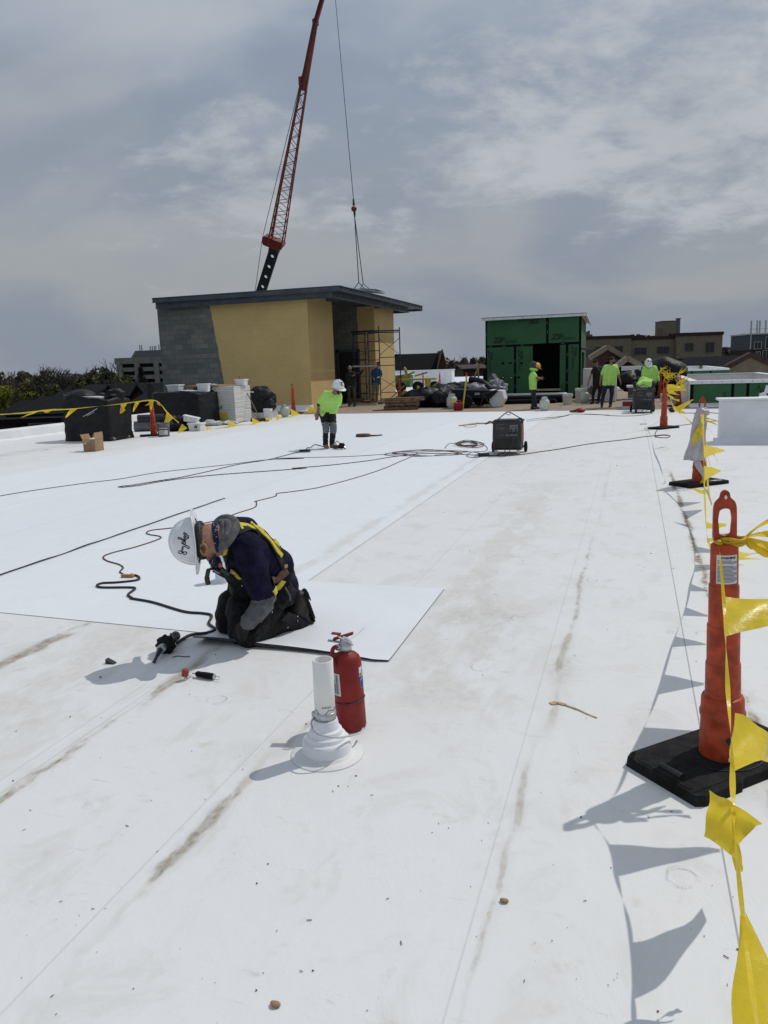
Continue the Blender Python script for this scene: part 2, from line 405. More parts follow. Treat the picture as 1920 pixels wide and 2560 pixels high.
M['card'] = mat('cardboard', (.36, .23, .12), .85, var=.1, vs=5)
M['blue'] = mat('blue_steel', (.028, .042, .085), .6, .1, var=.2)
M['skin'] = mat('skin', (.40, .20, .125), .55, var=.1, vs=25, bump=.25, bs=160, bd=.002)
M['skin2'] = mat('skin_brown', (.27, .14, .085), .55, var=.1, vs=25)
M['skin3'] = mat('skin_dark', (.12, .065, .04), .55, var=.1, vs=25)
M['hair'] = mat('dark_hair', (.018, .014, .012), .8, var=.3, vs=60, bump=.6, bs=120)
M['hiviz'] = mat('hi_vis_shirt', (.43, .76, .16), .8, var=.06, vs=7, bump=.5, bs=14, bd=.02)
M['navy'] = mat('navy_fleece', (.012, .011, .034), .95, var=.3, vs=12, bump=.9, bs=9, bd=.03, spec=.15)
M['greyfab'] = mat('grey_knit', (.135, .137, .142), .95, var=.2, vs=22, bump=.9, bs=30, bd=.012, spec=.2)
M['pants'] = mat('black_work_trousers', (.004, .004, .005), .8, var=.3, vs=26, bump=1., bs=16, bd=.035, spec=.25, col2=(.010, .010, .012))
M['jeans'] = mat('dark_jeans', (.02, .028, .055), .85, var=.3, vs=8, bump=.5, bs=20, bd=.012)
M['blackfab'] = mat('black_fabric', (.012, .012, .013), .9, var=.2, vs=9, bump=.4, bs=20, bd=.01)
M['bluefab'] = mat('blue_shirt', (.015, .10, .24), .85, var=.15, vs=9)
M['khaki'] = mat('khaki_cloth', (.25, .24, .20), .85, var=.15)
M['olive'] = mat('olive_cloth', (.05, .052, .04), .85, var=.15)
M['boot'] = mat('brown_leather_boot', (.028, .018, .015), .6, var=.3, vs=30, bump=.3, bs=90)
M['tanboot'] = mat('tan_boot', (.30, .19, .09), .75, var=.15)
M['hat'] = mat('hard_hat_shell', (.78, .79, .80), .28, var=.03, vs=9, coat=.3)
M['yhat'] = mat('yellow_hard_hat', (.62, .36, .03), .35, var=.05)
M['strapY'] = mat('yellow_webbing', (.62, .52, .05), .8, var=.12, vs=40, bump=.4, bs=150)
M['leather'] = mat('brown_leather', (.11, .045, .022), .6, var=.25, vs=40)
M['bandana'] = mat('navy_bandana', (.015, .018, .06), .9, var=.1, vs=70, col2=(.02, .02, .07))
_t = M['bandana'].node_tree; _N = NT(_t); _tc = _N.n('ShaderNodeTexCoord'); _vo = _N.n('ShaderNodeTexVoronoi'); _vo.inputs['Scale'].default_value = 75
_N.put(_vo.inputs['Vector'], _tc.outputs['Object']); _N.put(_t.nodes['Principled BSDF'].inputs['Base Color'], _N.mix(_N.ss(_vo.outputs['Distance'], .18, .28), (.5, .52, .6), (.012, .014, .05)))
M['paper'] = mat('printed_label', (.68, .69, .70), .6, var=.04)
M['ink'] = mat('black_ink', (.02, .02, .025), .7, var=.1)
M['inkg'] = mat('dark_green_ink', (.012, .035, .018), .8, var=.2, vs=12)
M['bluesticker'] = mat('blue_sticker', (.06, .25, .62), .5, var=.08, vs=60)
M['cordblk'] = mat('black_cord', (.02, .017, .016), .6, var=.2)
M['cordred'] = mat('red_brown_cord', (.13, .035, .025), .6, var=.4, vs=40, col2=(.03, .02, .02))
M['cordor'] = mat('orange_cord', (.45, .22, .07), .6, var=.2)
M['glass'] = mat('dark_window_glass', (.012, .015, .018), .12, var=.2, vs=1)
M['brick'] = mat('red_brick', (.085, .028, .022), .85, var=.25, vs=6, bump=.3)
M['brickd'] = mat('dark_brick', (.05, .02, .017), .85, var=.25, vs=3)
M['shing'] = mat('dark_shingles', (.009, .0105, .0125), .95, var=.25, vs=3, bump=.5, bs=9, bd=.03, spec=.1)
M['stucco'] = mat('tan_masonry', (.205, .17, .115), .9, var=.08, vs=1.5, bump=.2, bs=8)
M['conc'] = mat('grey_concrete', (.22, .215, .195), .85, var=.12, vs=.6, bump=.2, bs=5)
M['bgrey'] = mat('blue_grey_siding', (.07, .085, .10), .7, var=.1, vs=1)
M['bark'] = mat('bark', (.06, .048, .038), .95, var=.25, vs=6)
def leafmat(n, a, b_):
    mt = mat(n, tuple(c*1.7 for c in a), .8, var=.2, vs=.35, col2=tuple(c*1.3 for c in b_), spec=.1); return mt
M['lf_yg'] = leafmat('spring_yellow_green_leaves', (.19, .20, .026), (.09, .11, .02))
M['lf_ol'] = leafmat('olive_leaves', (.095, .095, .045), (.045, .05, .028))
M['lf_br'] = leafmat('budding_brown_twigs', (.115, .085, .06), (.065, .05, .038))
M['lf_dk'] = leafmat('conifer_needles', (.006, .011, .007), (.012, .018, .012))
M['lf_hill'] = leafmat('far_wood_twigs', (.07, .062, .052), (.045, .045, .045))
M['load'] = mat('pale_metal_panel', (.45, .47, .48), .4, .5, var=.1)
M['cranered'] = mat('crane_red', (.20, .028, .016), .45, var=.12, vs=1)
M['craneblk'] = mat('crane_black', (.018, .025, .03), .4, var=.1, vs=1)
M['cable'] = mat('steel_cable', (.03, .035, .045), .5, .5)
M['cyellow'] = mat('cart_yellow', (.42, .33, .03), .5, var=.15)
M['propane'] = mat('propane_tank', (.50, .53, .46), .5, var=.12, vs=5)
M['towhite'] = mat('tote_white', (.66, .67, .68), .5, var=.05)

def wallmat(name, tan_x=None, tan_only=False):
    mt = bpy.data.materials.new(name); mt.use_nodes = True; t = mt.node_tree; N = NT(t); b = t.nodes['Principled BSDF']
    geo = N.n('ShaderNodeNewGeometry'); P = geo.outputs['Position']; x, y, z = N.sep(P)
    br = N.n('ShaderNodeTexBrick'); N.put(br.inputs['Vector'], N.comb(N.m('ADD', x, y), z, 0.))
    br.inputs['Scale'].default_value = 1; br.inputs['Brick Width'].default_value = .406; br.inputs['Row Height'].default_value = .203
    br.inputs['Mortar Size'].default_value = .009; br.inputs['Mortar Smooth'].default_value = .3
    br.inputs['Color1'].default_value = (.12, .15, .138, 1); br.inputs['Color2'].default_value = (.225, .22, .20, 1); br.inputs['Mortar'].default_value = (.10, .10, .095, 1)
    blk = N.mix(N.ss(N.noise(P, 1.2, 5), .35, .7, 0, .45), br.outputs['Color'], (.105, .105, .10))
    blk = N.mix(N.ss(N.noise(P, 14, 4), .4, .7, 0, .25), blk, (.22, .215, .2))
    tan = N.mix(N.ss(N.noise(P, .8, 4), .3, .7), (.62, .455, .20), (.56, .41, .18))
    tan = N.mix(N.ss(N.noise(N.vm('MULTIPLY', P, (1, 1, 3)), 6, 5, .7), .45, .7, 0, .25), tan, (.33, .25, .11))
    if tan_only: col = tan; k = 1.0
    else:
        nn = N.m('MULTIPLY', N.m('SUBTRACT', N.noise(P, 3., 5), .5), .16)
        if isinstance(tan_x, tuple):
            edge = N.m('SUBTRACT', N.m('ADD', x, nn), N.m('ADD', tan_x[0], N.m('MULTIPLY', N.m('SUBTRACT', tan_x[2], z), tan_x[1])))
        else: edge = N.m('SUBTRACT', N.m('ADD', x, nn), tan_x)
        k = N.ss(edge, -.015, .015); col = N.mix(k, blk, tan)
    N.put(b.inputs['Base Color'], col); b.inputs['Roughness'].default_value = .85; b.inputs['Specular IOR Level'].default_value = .3
    hh = N.m('ADD', N.m('MULTIPLY', br.outputs['Fac'], -.6), N.m('MULTIPLY', N.noise(P, 40, 3), .3))
    N.put(b.inputs['Normal'], N.bump(hh, .5, .01)); return mt
M['wall1'] = wallmat('block_wall_part_coated', (-16.72, .13, 4.37)); M['wall2'] = wallmat('block_wall_tan_return', -12.45); M['tan'] = wallmat('tan_air_barrier', tan_only=True)

def deckmat():
    mt = bpy.data.materials.new('plywood_deck'); mt.use_nodes = True; t = mt.node_tree; N = NT(t); b = t.nodes['Principled BSDF']
    geo = N.n('ShaderNodeNewGeometry'); P = geo.outputs['Position']; x, y, z = N.sep(P)
    br = N.n('ShaderNodeTexBrick'); N.put(br.inputs['Vector'], N.comb(y, x, 0.)); br.inputs['Scale'].default_value = 1
    br.inputs['Brick Width'].default_value = 2.44; br.inputs['Row Height'].default_value = 1.22; br.inputs['Mortar Size'].default_value = .012
    br.inputs['Color1'].default_value = (.33, .245, .17, 1); br.inputs['Color2'].default_value = (.28, .205, .145, 1); br.inputs['Mortar'].default_value = (.12, .09, .06, 1)
    col = N.mix(N.ss(N.noise(P, .9, 6), .4, .65, 0, .5), br.outputs[0], (.30, .27, .23))
    col = N.mix(N.ss(N.noise(P, 5, 6), .5, .7, 0, .5), col, (.15, .11, .08))
    N.put(b.inputs['Base Color'], col); b.inputs['Roughness'].default_value = .9; return mt
M['deck'] = deckmat()
def greenmat():
    mt = bpy.data.materials.new('green_sheathing'); mt.use_nodes = True; t = mt.node_tree; N = NT(t); b = t.nodes['Principled BSDF']
    tc = N.n('ShaderNodeTexCoord'); o = tc.outputs['Object']
    col = N.mix(N.ss(N.noise(o, 1.1, 5), .35, .7), (.030, .125, .045), (.022, .098, .036))
    col = N.mix(N.ss(N.noise(o, 25, 5, .7), .5, .75, 0, .3), col, (.05, .15, .07))
    N.put(b.inputs['Base Color'], col); b.inputs['Roughness'].default_value = .75; return mt
M['green'] = greenmat()
M['tapeblk'] = mat('black_seam_tape', (.004, .004, .005), .8, var=.2, vs=9, spec=.15)
def groundmat():
    mt = bpy.data.materials.new('town_ground'); mt.use_nodes = True; t = mt.node_tree; N = NT(t); b = t.nodes['Principled BSDF']
    geo = N.n('ShaderNodeNewGeometry'); P = geo.outputs['Position']
    col = N.mix(N.ss(N.noise(P, .02, 5), .4, .6), (.045, .055, .028), (.07, .068, .06))
    N.put(b.inputs['Base Color'], col); b.inputs['Roughness'].default_value = .95; return mt
M['ground'] = groundmat()
def stackmat():
    mt = bpy.data.materials.new('insulation_boards'); mt.use_nodes = True; t = mt.node_tree; N = NT(t); b = t.nodes['Principled BSDF']
    geo = N.n('ShaderNodeNewGeometry'); P = geo.outputs['Position']; x, y, z = N.sep(P)
    s_ = N.m('FRACT', N.m('ADD', N.m('DIVIDE', z, .052), N.m('MULTIPLY', N.noise(P, 3, 3), .35)))
    ln = N.ss(N.m('ABSOLUTE', N.m('SUBTRACT', s_, .5)), .36, .48)
    col = N.mix(N.m('MULTIPLY', ln, .75), (.60, .595, .565), (.40, .385, .355)); col = N.mix(N.ss(N.noise(P, 4, 5), .45, .7, 0, .3), col, (.5, .46, .4))
    N.put(b.inputs['Base Color'], col); b.inputs['Roughness'].default_value = .85
    N.put(b.inputs['Normal'], N.bump(ln, .6, -.01)); return mt
M['stack'] = stackmat(); M['sack'] = mat('dirty_white_sack', (.27, .27, .28), .6, var=.2, vs=5, bump=.7, bs=18, bd=.03); M['roll'] = mat('black_roll_sheet', (.005, .006, .007), .7, spec=.12)

# ---------------------------------------------------------------- roof, ground
GZ = -13.5
mb = MB(); mb.add([(-3000, -400, GZ), (3000, -400, GZ), (3000, 5000, GZ), (-3000, 5000, GZ)], [(0, 1, 2, 3)]); struct('ground', mb, M['ground'])
mb = MB(); mb.bx(-16.4, 12, -8, 26.5, -.4, 0); struct('roof_membrane', mb, M['roof_old'])
mb = MB(); mb.bx(-16.4, 12, 26.5, 46, -.4, -.005); struct('plywood_deck', mb, M['deck'])
mb = MB(); mb.bx(-24, 16, 46, 100, -.4, .02); struct('far_roof_membrane', mb, M['memb2'])
mb = MB(); mb.bx(-16.3, 11.9, -7.9, 99, GZ, -.4); struct('building_walls_below', mb, M['brick'])
# new clean sheets: laid over from X=-2.41 westwards, Y > 4.15
mb = MB()
mb.add([(-12.6, 4.05, .004), (-4.3, 4.2, .004), (-2.41, 4.13, .004), (-2.41, 26.52, .004), (-10.6, 26.52, .004), (-10.6, 16.4, .004)], [(0, 1, 2, 3, 4, 5)])
struct('new_roof_membrane', mb, M['roof_new'])
# black edge of an unwelded flap along a seam
mb = MB(); pts = []
for i in range(60):
    yy = 4.6+(8.9-4.6)*i/59; pts.append((-5.1+.012*noise.noise(V((yy*2, 0, 0))), yy, .011+.006*noise.noise(V((yy*3, 5, 0)))))
for i in range(59): mb.beam(pts[i], V(pts[i+1])+V((0, .002, 0)), .012+.008*abs(noise.noise(V((i*.13, 2, 0)))), .008)
single('unwelded_seam_edge', mb, M['blk2'], 'long thin black unwelded edge of a white roof sheet, left of the kneeling worker', 'seam edge', (-5.1, 6.7, 0))
# left parapet
mb = MB(); prof = [(-16.65, -.4), (-16.65, .26), (-16.62, .285), (-16.28, .285), (-16.24, .26), (-16.2, .05), (-16.05, .006), (-16.05, -.4)]
mb.prism(prof, -8, 28.9); single('parapet_wall', mb, M['memb'], 'low white membrane parapet along the left roof edge', 'parapet', (-16.4, 10, 0))
# timber strip at the far deck edge of the sheets
# loose patch sheet under the kneeling worker
mb = MB(); nx, ny = 40, 30
def patch(u, v, dz=0.0):
    X = -2.56+u*1.26; Y = 3.93+v*1.46
    Y += .07*(1-v)*math.sin(u*2.6) - .06*(1-v)*u
    if u > .93 and v < .08: Y += .03*(u-.93)/.07
    e = max(0, 1-v/.13); z = .009 + e*e*(.034*(1-u)**.8+.018*max(0, math.sin(u*7+.6))*max(0, 1-u*1.3)+.002)
    return V((X + .02*(1-v), Y, z+dz))
mb.grid(nx, ny, lambda u, v: patch(u, v), mi=0)
mb.grid(nx, ny, lambda u, v: patch(u, v, -.004), mi=1, flip=True)
for i in range(nx):
    a, b_ = patch(i/nx, 0), patch((i+1)/nx, 0)
    k1 = .028*(.35+.65*max(0, math.sin(i/nx*4.3)))*max(.12, min(1, (.72-i/nx)*5)); mb.add([a, b_, b_+V((0, -.004, -k1*.6)), a+V((0, -.004, -k1*.6))], [(0, 3, 2, 1)], True, 1)
    a, b_ = patch(i/nx, 1), patch((i+1)/nx, 1); mb.add([a, b_, b_-V((0, 0, .007)), a-V((0, 0, .007))], [(0, 1, 2, 3)], True, 1)
for j in range(ny):
    for u in (0, 1): a, b_ = patch(u, j/ny), patch(u, (j+1)/ny); mb.add([a, b_, b_-V((0, 0, .006)), a-V((0, 0, .006))], [(0, 1, 2, 3)], True, 1)
single('membrane_sheet', mb, [M['memb2'], M['blk2']], 'loose white membrane sheet with curled black underside beneath the kneeling worker', 'roof sheet', (-1.9, 4.6, 0))

# ---------------------------------------------------------------- block penthouse with steel canopy
bt = thing('masonry_penthouse', 'block rooftop penthouse half coated tan under a grey steel canopy roof', 'building', (-15.5, 33, 0))
mb = MB(); mb.bx(-19.25, -12.371, 29.1, 29.3, 0, 4.58); obj('front_wall', mb, M['wall1'], bt, local=False)
mb = MB(); mb.bx(-12.57, -12.37, 29.301, 31.8, 0, 4.57); mb.bx(-15.5, -12.571, 31.6, 31.8, 0, 4.56)
mb.bx(-12.3709, -12.369, 29.1, 29.3, 0, 4.57); obj('side_wall', mb, M['tan'], bt, local=False)
mb = MB(); mb.bx(-17.5, -11.601, 35.2, 35.4, 0, 4.58); obj('recess_wall', mb, M['wall2'], bt, local=False)
mb = MB(); mb.bx(-11.8, -11.6, 35.401, 38.3, 0, 4.57); obj('side_wall', mb, M['tan'], bt, local=False)
mb = MB(); mb.bx(-19.2, -11.8, 38.1, 38.3, 0, 4.3); mb.bx(-19.2, -19.0, 29.301, 38.1, 0, 4.57); mb.bx(-15.5, -15.3, 31.8, 35.2, 0, 4.3)
obj('rear_wall', mb, M['wall2'], bt, local=False)
mb = MB(); mb.bx(-13.42, -12.45, 35.13, 35.21, 0, 2.38); obj('door', mb, M['dgrey'], bt, local=False)
mb = MB(); mb.bx(-13.55, -13.42, 35.11, 35.2, 0, 2.5); mb.bx(-12.45, -12.38, 35.11, 35.2, 0, 2.5); mb.bx(-13.55, -12.38, 35.11, 35.2, 2.38, 2.5)
obj('door_frame', mb, M['steel'], bt, local=False)
# canopy: deck, fascia channels, lower beams
mb = MB(); mb.bx(-19.08, -10.95, 28.75, 41.0, 4.60, 4.70); obj('roof_deck', mb, M['steel'], bt, local=False)
def channel(mb, a, b, z0, z1, dep, sgn, axis):
    """C section along x or y"""
    th = .02
    if axis == 'x':
        x0, x1 = a; y = b; mb.bx(x0, x1, y, y+th, z0, z1); mb.bx(x0, x1, y-dep*.5 if sgn < 0 else y+th, y if sgn < 0 else y+th+dep, z0, z0+th); mb.bx(x0, x1, y-dep*.5 if sgn < 0 else y+th, y if sgn < 0 else y+th+dep, z1-th, z1)
    else:
        y0, y1 = a; x = b; mb.bx(x, x+th, y0, y1, z0, z1); mb.bx(x+th, x+th+dep, y0, y1, z0, z0+th); mb.bx(x+th, x+th+dep, y0, y1, z1-th, z1)
mb = MB(); channel(mb, (-19.12, -10.82), 28.62, 4.56, 4.76, .1, -1, 'x'); channel(mb, (28.64, 41.1), -10.86, 4.56, 4.76, .08, 1, 'y')
mb.bx(-19.12, -10.82, 41.0, 41.1, 4.5, 4.76); obj('fascia', mb, M['steel'], bt, local=False)
mb = MB(); channel(mb, (-19.1, -11.15), 28.8, 4.33, 4.60, .09, -1, 'x'); channel(mb, (28.85, 39.5), -11.17, 4.33, 4.60, .08, 1, 'y')
channel(mb, (-19.2, -11.2), 32.0, 4.33, 4.6, .1, -1, 'x'); channel(mb, (-19.2, -11.2), 35.3, 4.35, 4.6, .1, -1, 'x'); channel(mb, (-19.2, -11.2), 39.4, 4.33, 4.6, .1, -1, 'x')
for i in range(6):
    for yy in (29.2+i*1.9,): mb.bx(-12.6, -11.2, yy, yy+.08, 4.42, 4.60)
obj('beam', mb, M['steel'], bt, local=False)
mb = MB(); 
for yy in (28.9, 30.0, 31.2, 36.5, 38.5, 40.6): 
    mb.box((-10.83, yy, 4.7), (.02, .05, .03))
    mb.box((-11.14, yy, 4.47), (.03, .05, .05))
obj('bolt', mb, M['dgrey'], bt, local=False)
# white base flashing
mb = MB(); mb.prism([(29.1, .22), (29.02, .2), (28.85, .02), (28.6, .008), (28.6, 0), (29.1, 0)], -19.3, -12.3, f=lambda p: V((p.y, p.x, p.z)))
obj('base_flashing', mb, M['memb'], bt, local=False)

# ---------------------------------------------------------------- green shed
SX0, SX1, SY0, SY1 = -6.33, -2.17, 35.0, 38.4
gs = thing('sheathed_shed', 'rooftop stair shed clad in green sheathing boards with black seam tape', 'building', (-4.2, 36.5, 0))
DX0, DX1, DZ = -4.24, -3.06, 2.42
mb = MB()
mb.bx(SX0, DX0, SY0, SY0+.12, .25, 3.5); mb.bx(DX1, SX1-.001, SY0, SY0+.12, .25, 3.55); mb.bx(DX0, DX1, SY0, SY0+.12, DZ, 3.52)
obj('front_wall', mb, M['green'], gs, local=False)
mb = MB(); mb.bx(SX1-.12, SX1, SY0+.12, SY1, 2.0, 3.45); mb.bx(SX1-.12, SX1, SY0+.12, SY0+.5, .1, 2.0); mb.bx(SX1-.12, SX1, SY1-.9, SY1, .1, 2.0); mb.bx(SX1-.12, SX1, SY0+.5, SY1-.9, .1, .5)
mb.bx(SX0, SX0+.12, SY0+.12, SY1, .1, 3.3); mb.bx(SX0, SX1, SY1, SY1+.12, .1, 3.2); obj('side_wall', mb, M['green'], gs, local=False)
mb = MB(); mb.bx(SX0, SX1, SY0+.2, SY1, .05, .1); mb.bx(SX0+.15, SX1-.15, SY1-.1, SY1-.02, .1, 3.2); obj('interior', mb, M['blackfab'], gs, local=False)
mb = MB(); w_ = .085
for a in ((SX0, SX0+.07, .25, 3.5), (SX1-.09, SX1, .25, 3.5), (SX0, DX0, 2.33, 2.42), (DX1, SX1-.08, 2.33, 2.43), (-3.66, -3.55, DZ, 3.5), (-5.06, -4.96, .25, 2.34), (-2.81, -2.7, .25, 2.34)):
    mb.bx(a[0], a[1], SY0-.006, SY0-.001, a[2], a[3])
for q in ((.6, SY0-.005), ): pass
mb.bx(SX1+.001, SX1+.005, SY0, SY0+.09, .25, 3.5); mb.bx(SX1+.001, SX1+.005, SY0, SY1, 2.1, 2.18)
obj('seam_tape', mb, M['tapeblk'], gs, local=False)
mb = MB()
for (tx, tz, tt) in [(-5.5, 2.37, 0), (-4.7, 2.38, 0), (-2.95, 2.38, 0), (-3.6, 2.9, 1), (-3.61, 3.3, 1), (-5.01, 1.7, 1), (-5.01, 1.1, 1), (-5.01, .6, 1), (-2.75, 1.9, 1), (-2.75, 1.2, 1), (-2.75, .7, 1), (-6.1, 2.36, 0), (-6.3, 1.5, 1), (-6.3, 2.9, 1)]:
    mb.box((tx, SY0-.008, tz), (.13, .003, .025) if not tt else (.025, .003, .13))
obj('tape_print', mb, M['grey'], gs, local=False)
RX = Matrix.Rotation(R_(90), 4, 'X')
def gtext(s_, x, z, size, rot=0, y=SY0-.002, bold=.004, parent=gs, mt=None):
    Mx = Matrix.Translation(V((x, y, z))-worg(parent)) @ RX @ Matrix.Rotation(R_(rot), 4, 'Z')
    return text_mesh(s_, size, mt or M['inkg'], parent=parent, M=Mx, bold=bold, shear=.25)
gtext('ZIP', -5.75, 2.62, .34, bold=.014); gtext('system', -5.2, 2.57, .2, bold=.004); gtext('ZIP', -3.2, 2.66, .34, bold=.014); gtext('system', -2.72, 2.61, .2, bold=.003)
gtext('ZIP', -4.15, 3.4, .3, 180, bold=.012); gtext('system', -4.6, 3.44, .18, 180)
gtext('ZIP', -6.12, 2.0, .28, -90, bold=.012); gtext('system', -6.14, 1.5, .18, -90); gtext('ZIP', -4.78, 2.0, .28, -90, bold=.012); gtext('system', -4.8, 1.55, .18, -90)
gtext('ZIP', -2.47, 2.05, .28, -90, bold=.012); gtext('system', -2.49, 1.55, .18, -90); gtext('ZIP', -5.35, .5, .26, 90, bold=.01)
mb = MB()
for (hx, hz, sx_, sz_, a) in [(-5.55, 1.62, .12, .1, .6), (-5.22, 1.62, .14, .06, 0), (-4.72, 1.6, .1, .1, .7), (-4.85, .98, .12, .08, 0)]:
    mb.box((hx, SY0-.007, hz), (sx_, .004, sz_), rot=Matrix.Rotation(a, 3, 'Y'))
for hx, hz in ((-5.56, 1.0), (-5.2, .98)): mb.lathe([(0.001, -.004), (.07, -.004), (.07, .004), (.001, .004)], 12, (hx, SY0-.006, hz), rot=Matrix.Rotation(R_(90), 3, 'X'))
obj('vent_hole', mb, M['tapeblk'], gs, local=False)
mb = MB()
for hx, hz in ((-5.55, 1.0), (-5.19, .98)): mb.box((hx, SY0-.012, hz), (.07, .004, .04), rot=Matrix.Rotation(.3, 3, 'Y'))
obj('hole_flap', mb, M['white'], gs, local=False)
mb = MB(); mb.bx(SX0-.15, SX1+.22, SY0-.22, SY0-.14, 3.5, 3.62); obj('fascia', mb, M['memb'], gs, local=False)
mb = MB(); mb.add([(SX0-.15, SY0-.22, 3.60), (SX1+.22, SY0-.22, 3.60), (SX1+.22, SY1+.2, 3.33), (SX0-.15, SY1+.2, 3.33), (SX0-.15, SY0-.22, 3.64), (SX1+.22, SY0-.22, 3.64), (SX1+.22, SY1+.2, 3.37), (SX0-.15, SY1+.2, 3.37)],
    [(3, 2, 1, 0), (4, 5, 6, 7), (0, 1, 5, 4), (1, 2, 6, 5), (2, 3, 7, 6), (3, 0, 4, 7)]); obj('roof', mb, M['memb'], gs, local=False)
mb = MB(); mb.add([(SX1+.2, SY0-.2, 3.5), (SX1+.2, SY1+.2, 3.23), (SX1+.2, SY1+.2, 3.32), (SX1+.2, SY0-.2, 3.6), (SX1+.24, SY0-.2, 3.5), (SX1+.24, SY1+.2, 3.23), (SX1+.24, SY1+.2, 3.32), (SX1+.24, SY0-.2, 3.6)],
    [(0, 1, 2, 3), (7, 6, 5, 4), (0, 4, 5, 1), (1, 5, 6, 2), (2, 6, 7, 3), (3, 7, 4, 0)]); obj('rake_board', mb, M['offwhite'], gs, local=False)
mb = MB()
for i in range(11): mb.cyl((SX0+i*.42, SY0-.23, 3.56), (SX0+i*.42, SY0-.215, 3.56), .014, n=8)
obj('fastener', mb, M['dgrey'], gs, local=False)
mb = MB(); mb.bx(-4.24, -3.0, SY0-.35, SY0-.2, .38, .46); single('timber_plank', mb, M['pine'], 'pale timber plank lying across the dark shed doorway', 'plank', (-3.6, 34.7, 0))
# pale bench and black tube bundle in front of the shed
mb = MB(); mb.bx(-5.9, -2.7, 33.9, 34.5, .02, .3); single('sheet_stack', mb, M['memb2'], 'low white stack of sheets along the front of the green shed', 'sheets', (-4.3, 34.2, 0), bevel=.02)
tb = thing('black_roll', 'long black membrane roll lying in front of the green shed', 'roll', (-4.3, 31.0, 0))
mb = MB(); mb.cyl((-6.0, 31.6, .16), (-2.6, 32.0, .16), .16, n=24); obj('roll', mb, M['roll'], tb, local=False)
mb = MB(); mb.cyl((-6.02, 31.55, .16), (-2.58, 32.05, .16), .045, n=16); obj('core', mb, M['card'], tb, local=False)
tb = thing('black_roll', 'thinner black roll lying just in front of the long one by the shed', 'roll', (-4.3, 31.2, 0))
mb = MB(); mb.cyl((-5.2, 31.2, .09), (-2.9, 31.5, .09), .09, n=20); obj('roll', mb, M['roll'], tb, local=False)
mb = MB(); mb.cyl((-5.22, 31.19, .09), (-2.88, 31.51, .09), .03, n=12); obj('core', mb, M['card'], tb, local=False)

# ---------------------------------------------------------------- parapet boxes at the right
mb = MB(); mb.bx(1.62, 7, 16.0, 16.5, 0, .80); o = thing('membrane_curb', 'tall white membrane-wrapped curb wall at the right edge nearest the camera', 'curb', (4, 16.2, 0))
obj('wall', mb, M['memb'], o, local=False, bevel=.015)
mb = MB(); mb.bx(1.56, 7.0, 15.96, 16.54, .80, .84); obj('cap', mb, M['memb'], o, local=False, bevel=.01)
mb = MB(); mb.prism([(15.998, .1), (15.95, .03), (15.8, .008), (15.8, 0.), (15.998, 0)], 1.5, 7, f=lambda p: V((p.y, p.x, p.z))); obj('base_flashing', mb, M['memb'], o, local=False)
def box_parapet(x0, x1, y0, y1, zt, label, seams, txt=None):
    o = thing('parapet_box', label, 'light well', ((x0+x1)/2, y0, 0), group='parapet boxes on the right')
    mb = MB(); th = .2
    mb.bx(x0, x1, y0, y0+.02, .12, zt-.08); obj('sheathing', mb, M['green'], o, local=False)
    mb = MB(); mb.bx(x0, x1, y0+.021, y0+th, 0, zt-.03); mb.bx(x0, x0+th, y0+th, y1-th, 0, zt-.03); mb.bx(x1-th, x1, y0+th, y1-th, 0, zt-.03); mb.bx(x0, x1, y1-th, y1, 0, zt-.03)
    mb.bx(x0-.02, x0-.001, y0-.01, y1, 0, zt-.05)
    obj('wall', mb, M['memb'], o, local=False)
    mb = MB(); e = .03
    mb.bx(x0-e, x1+e, y0-e, y0+th+e, zt-.03, zt); mb.bx(x0-e, x0+th+e, y0+th+e, y1-th-e, zt-.03, zt); mb.bx(x1-th-e, x1+e, y0+th+e, y1-th-e, zt-.03, zt); mb.bx(x0-e, x1+e, y1-th-e, y1+e, zt-.03, zt)
    mb.bx(x0-e, x1+e, y0-e-.01, y0-e, zt-.11, zt); obj('cap', mb, M['memb2'], o, local=False)
    mb = MB()
    for i in range(int((x1-x0)/.3)): mb.cyl((x0+.06+i*.3, y0-e-.02, zt-.05), (x0+.06+i*.3, y0-e-.009, zt-.05), .014, n=8)
    obj('fastener', mb, M['dgrey'], o, local=False)
    mb = MB()
    for s_ in seams: mb.bx(x0+s_, x0+s_+.09, y0-.006, y0-.001, .12, zt-.08)
    mb.bx(x0+.02, x0+.11, y0-.006, y0-.001, .12, zt-.08); obj('seam_tape', mb, M['tapeblk'], o, local=False)
    if txt:
        for s_, tx, tz, sz, rt in txt: gtext(s_, x0+tx, tz, sz, rt, y=y0-.002, parent=o)
    return o
box_parapet(1.8, 5.3, 27.5, 38.0, .86, 'green-fronted white parapet box just behind the near white curb wall', (1.25, 1.7, 3.0), [('em', 1.05, .35, .2, 90), ('Z', 2.1, .5, .3, 60)])
box_parapet(2.3, 5.7, 53, 71, .86, 'farther green-fronted parapet box with white cap behind the large one', (1.2, 2.3))
box_parapet(3.9, 6.6, 84, 97, .95, 'farthest small parapet box with white top at the roof end', (1.2,))
mb = MB(); mb.prism([(27.5, .13), (27.4, .1), (27.2, .01), (27.2, 0), (27.5, 0)], 1.8, 5.3, f=lambda p: V((p.y, p.x, p.z))); obj('base_flashing', mb, M['memb'], bpy.data.objects['parapet_box'], local=False)
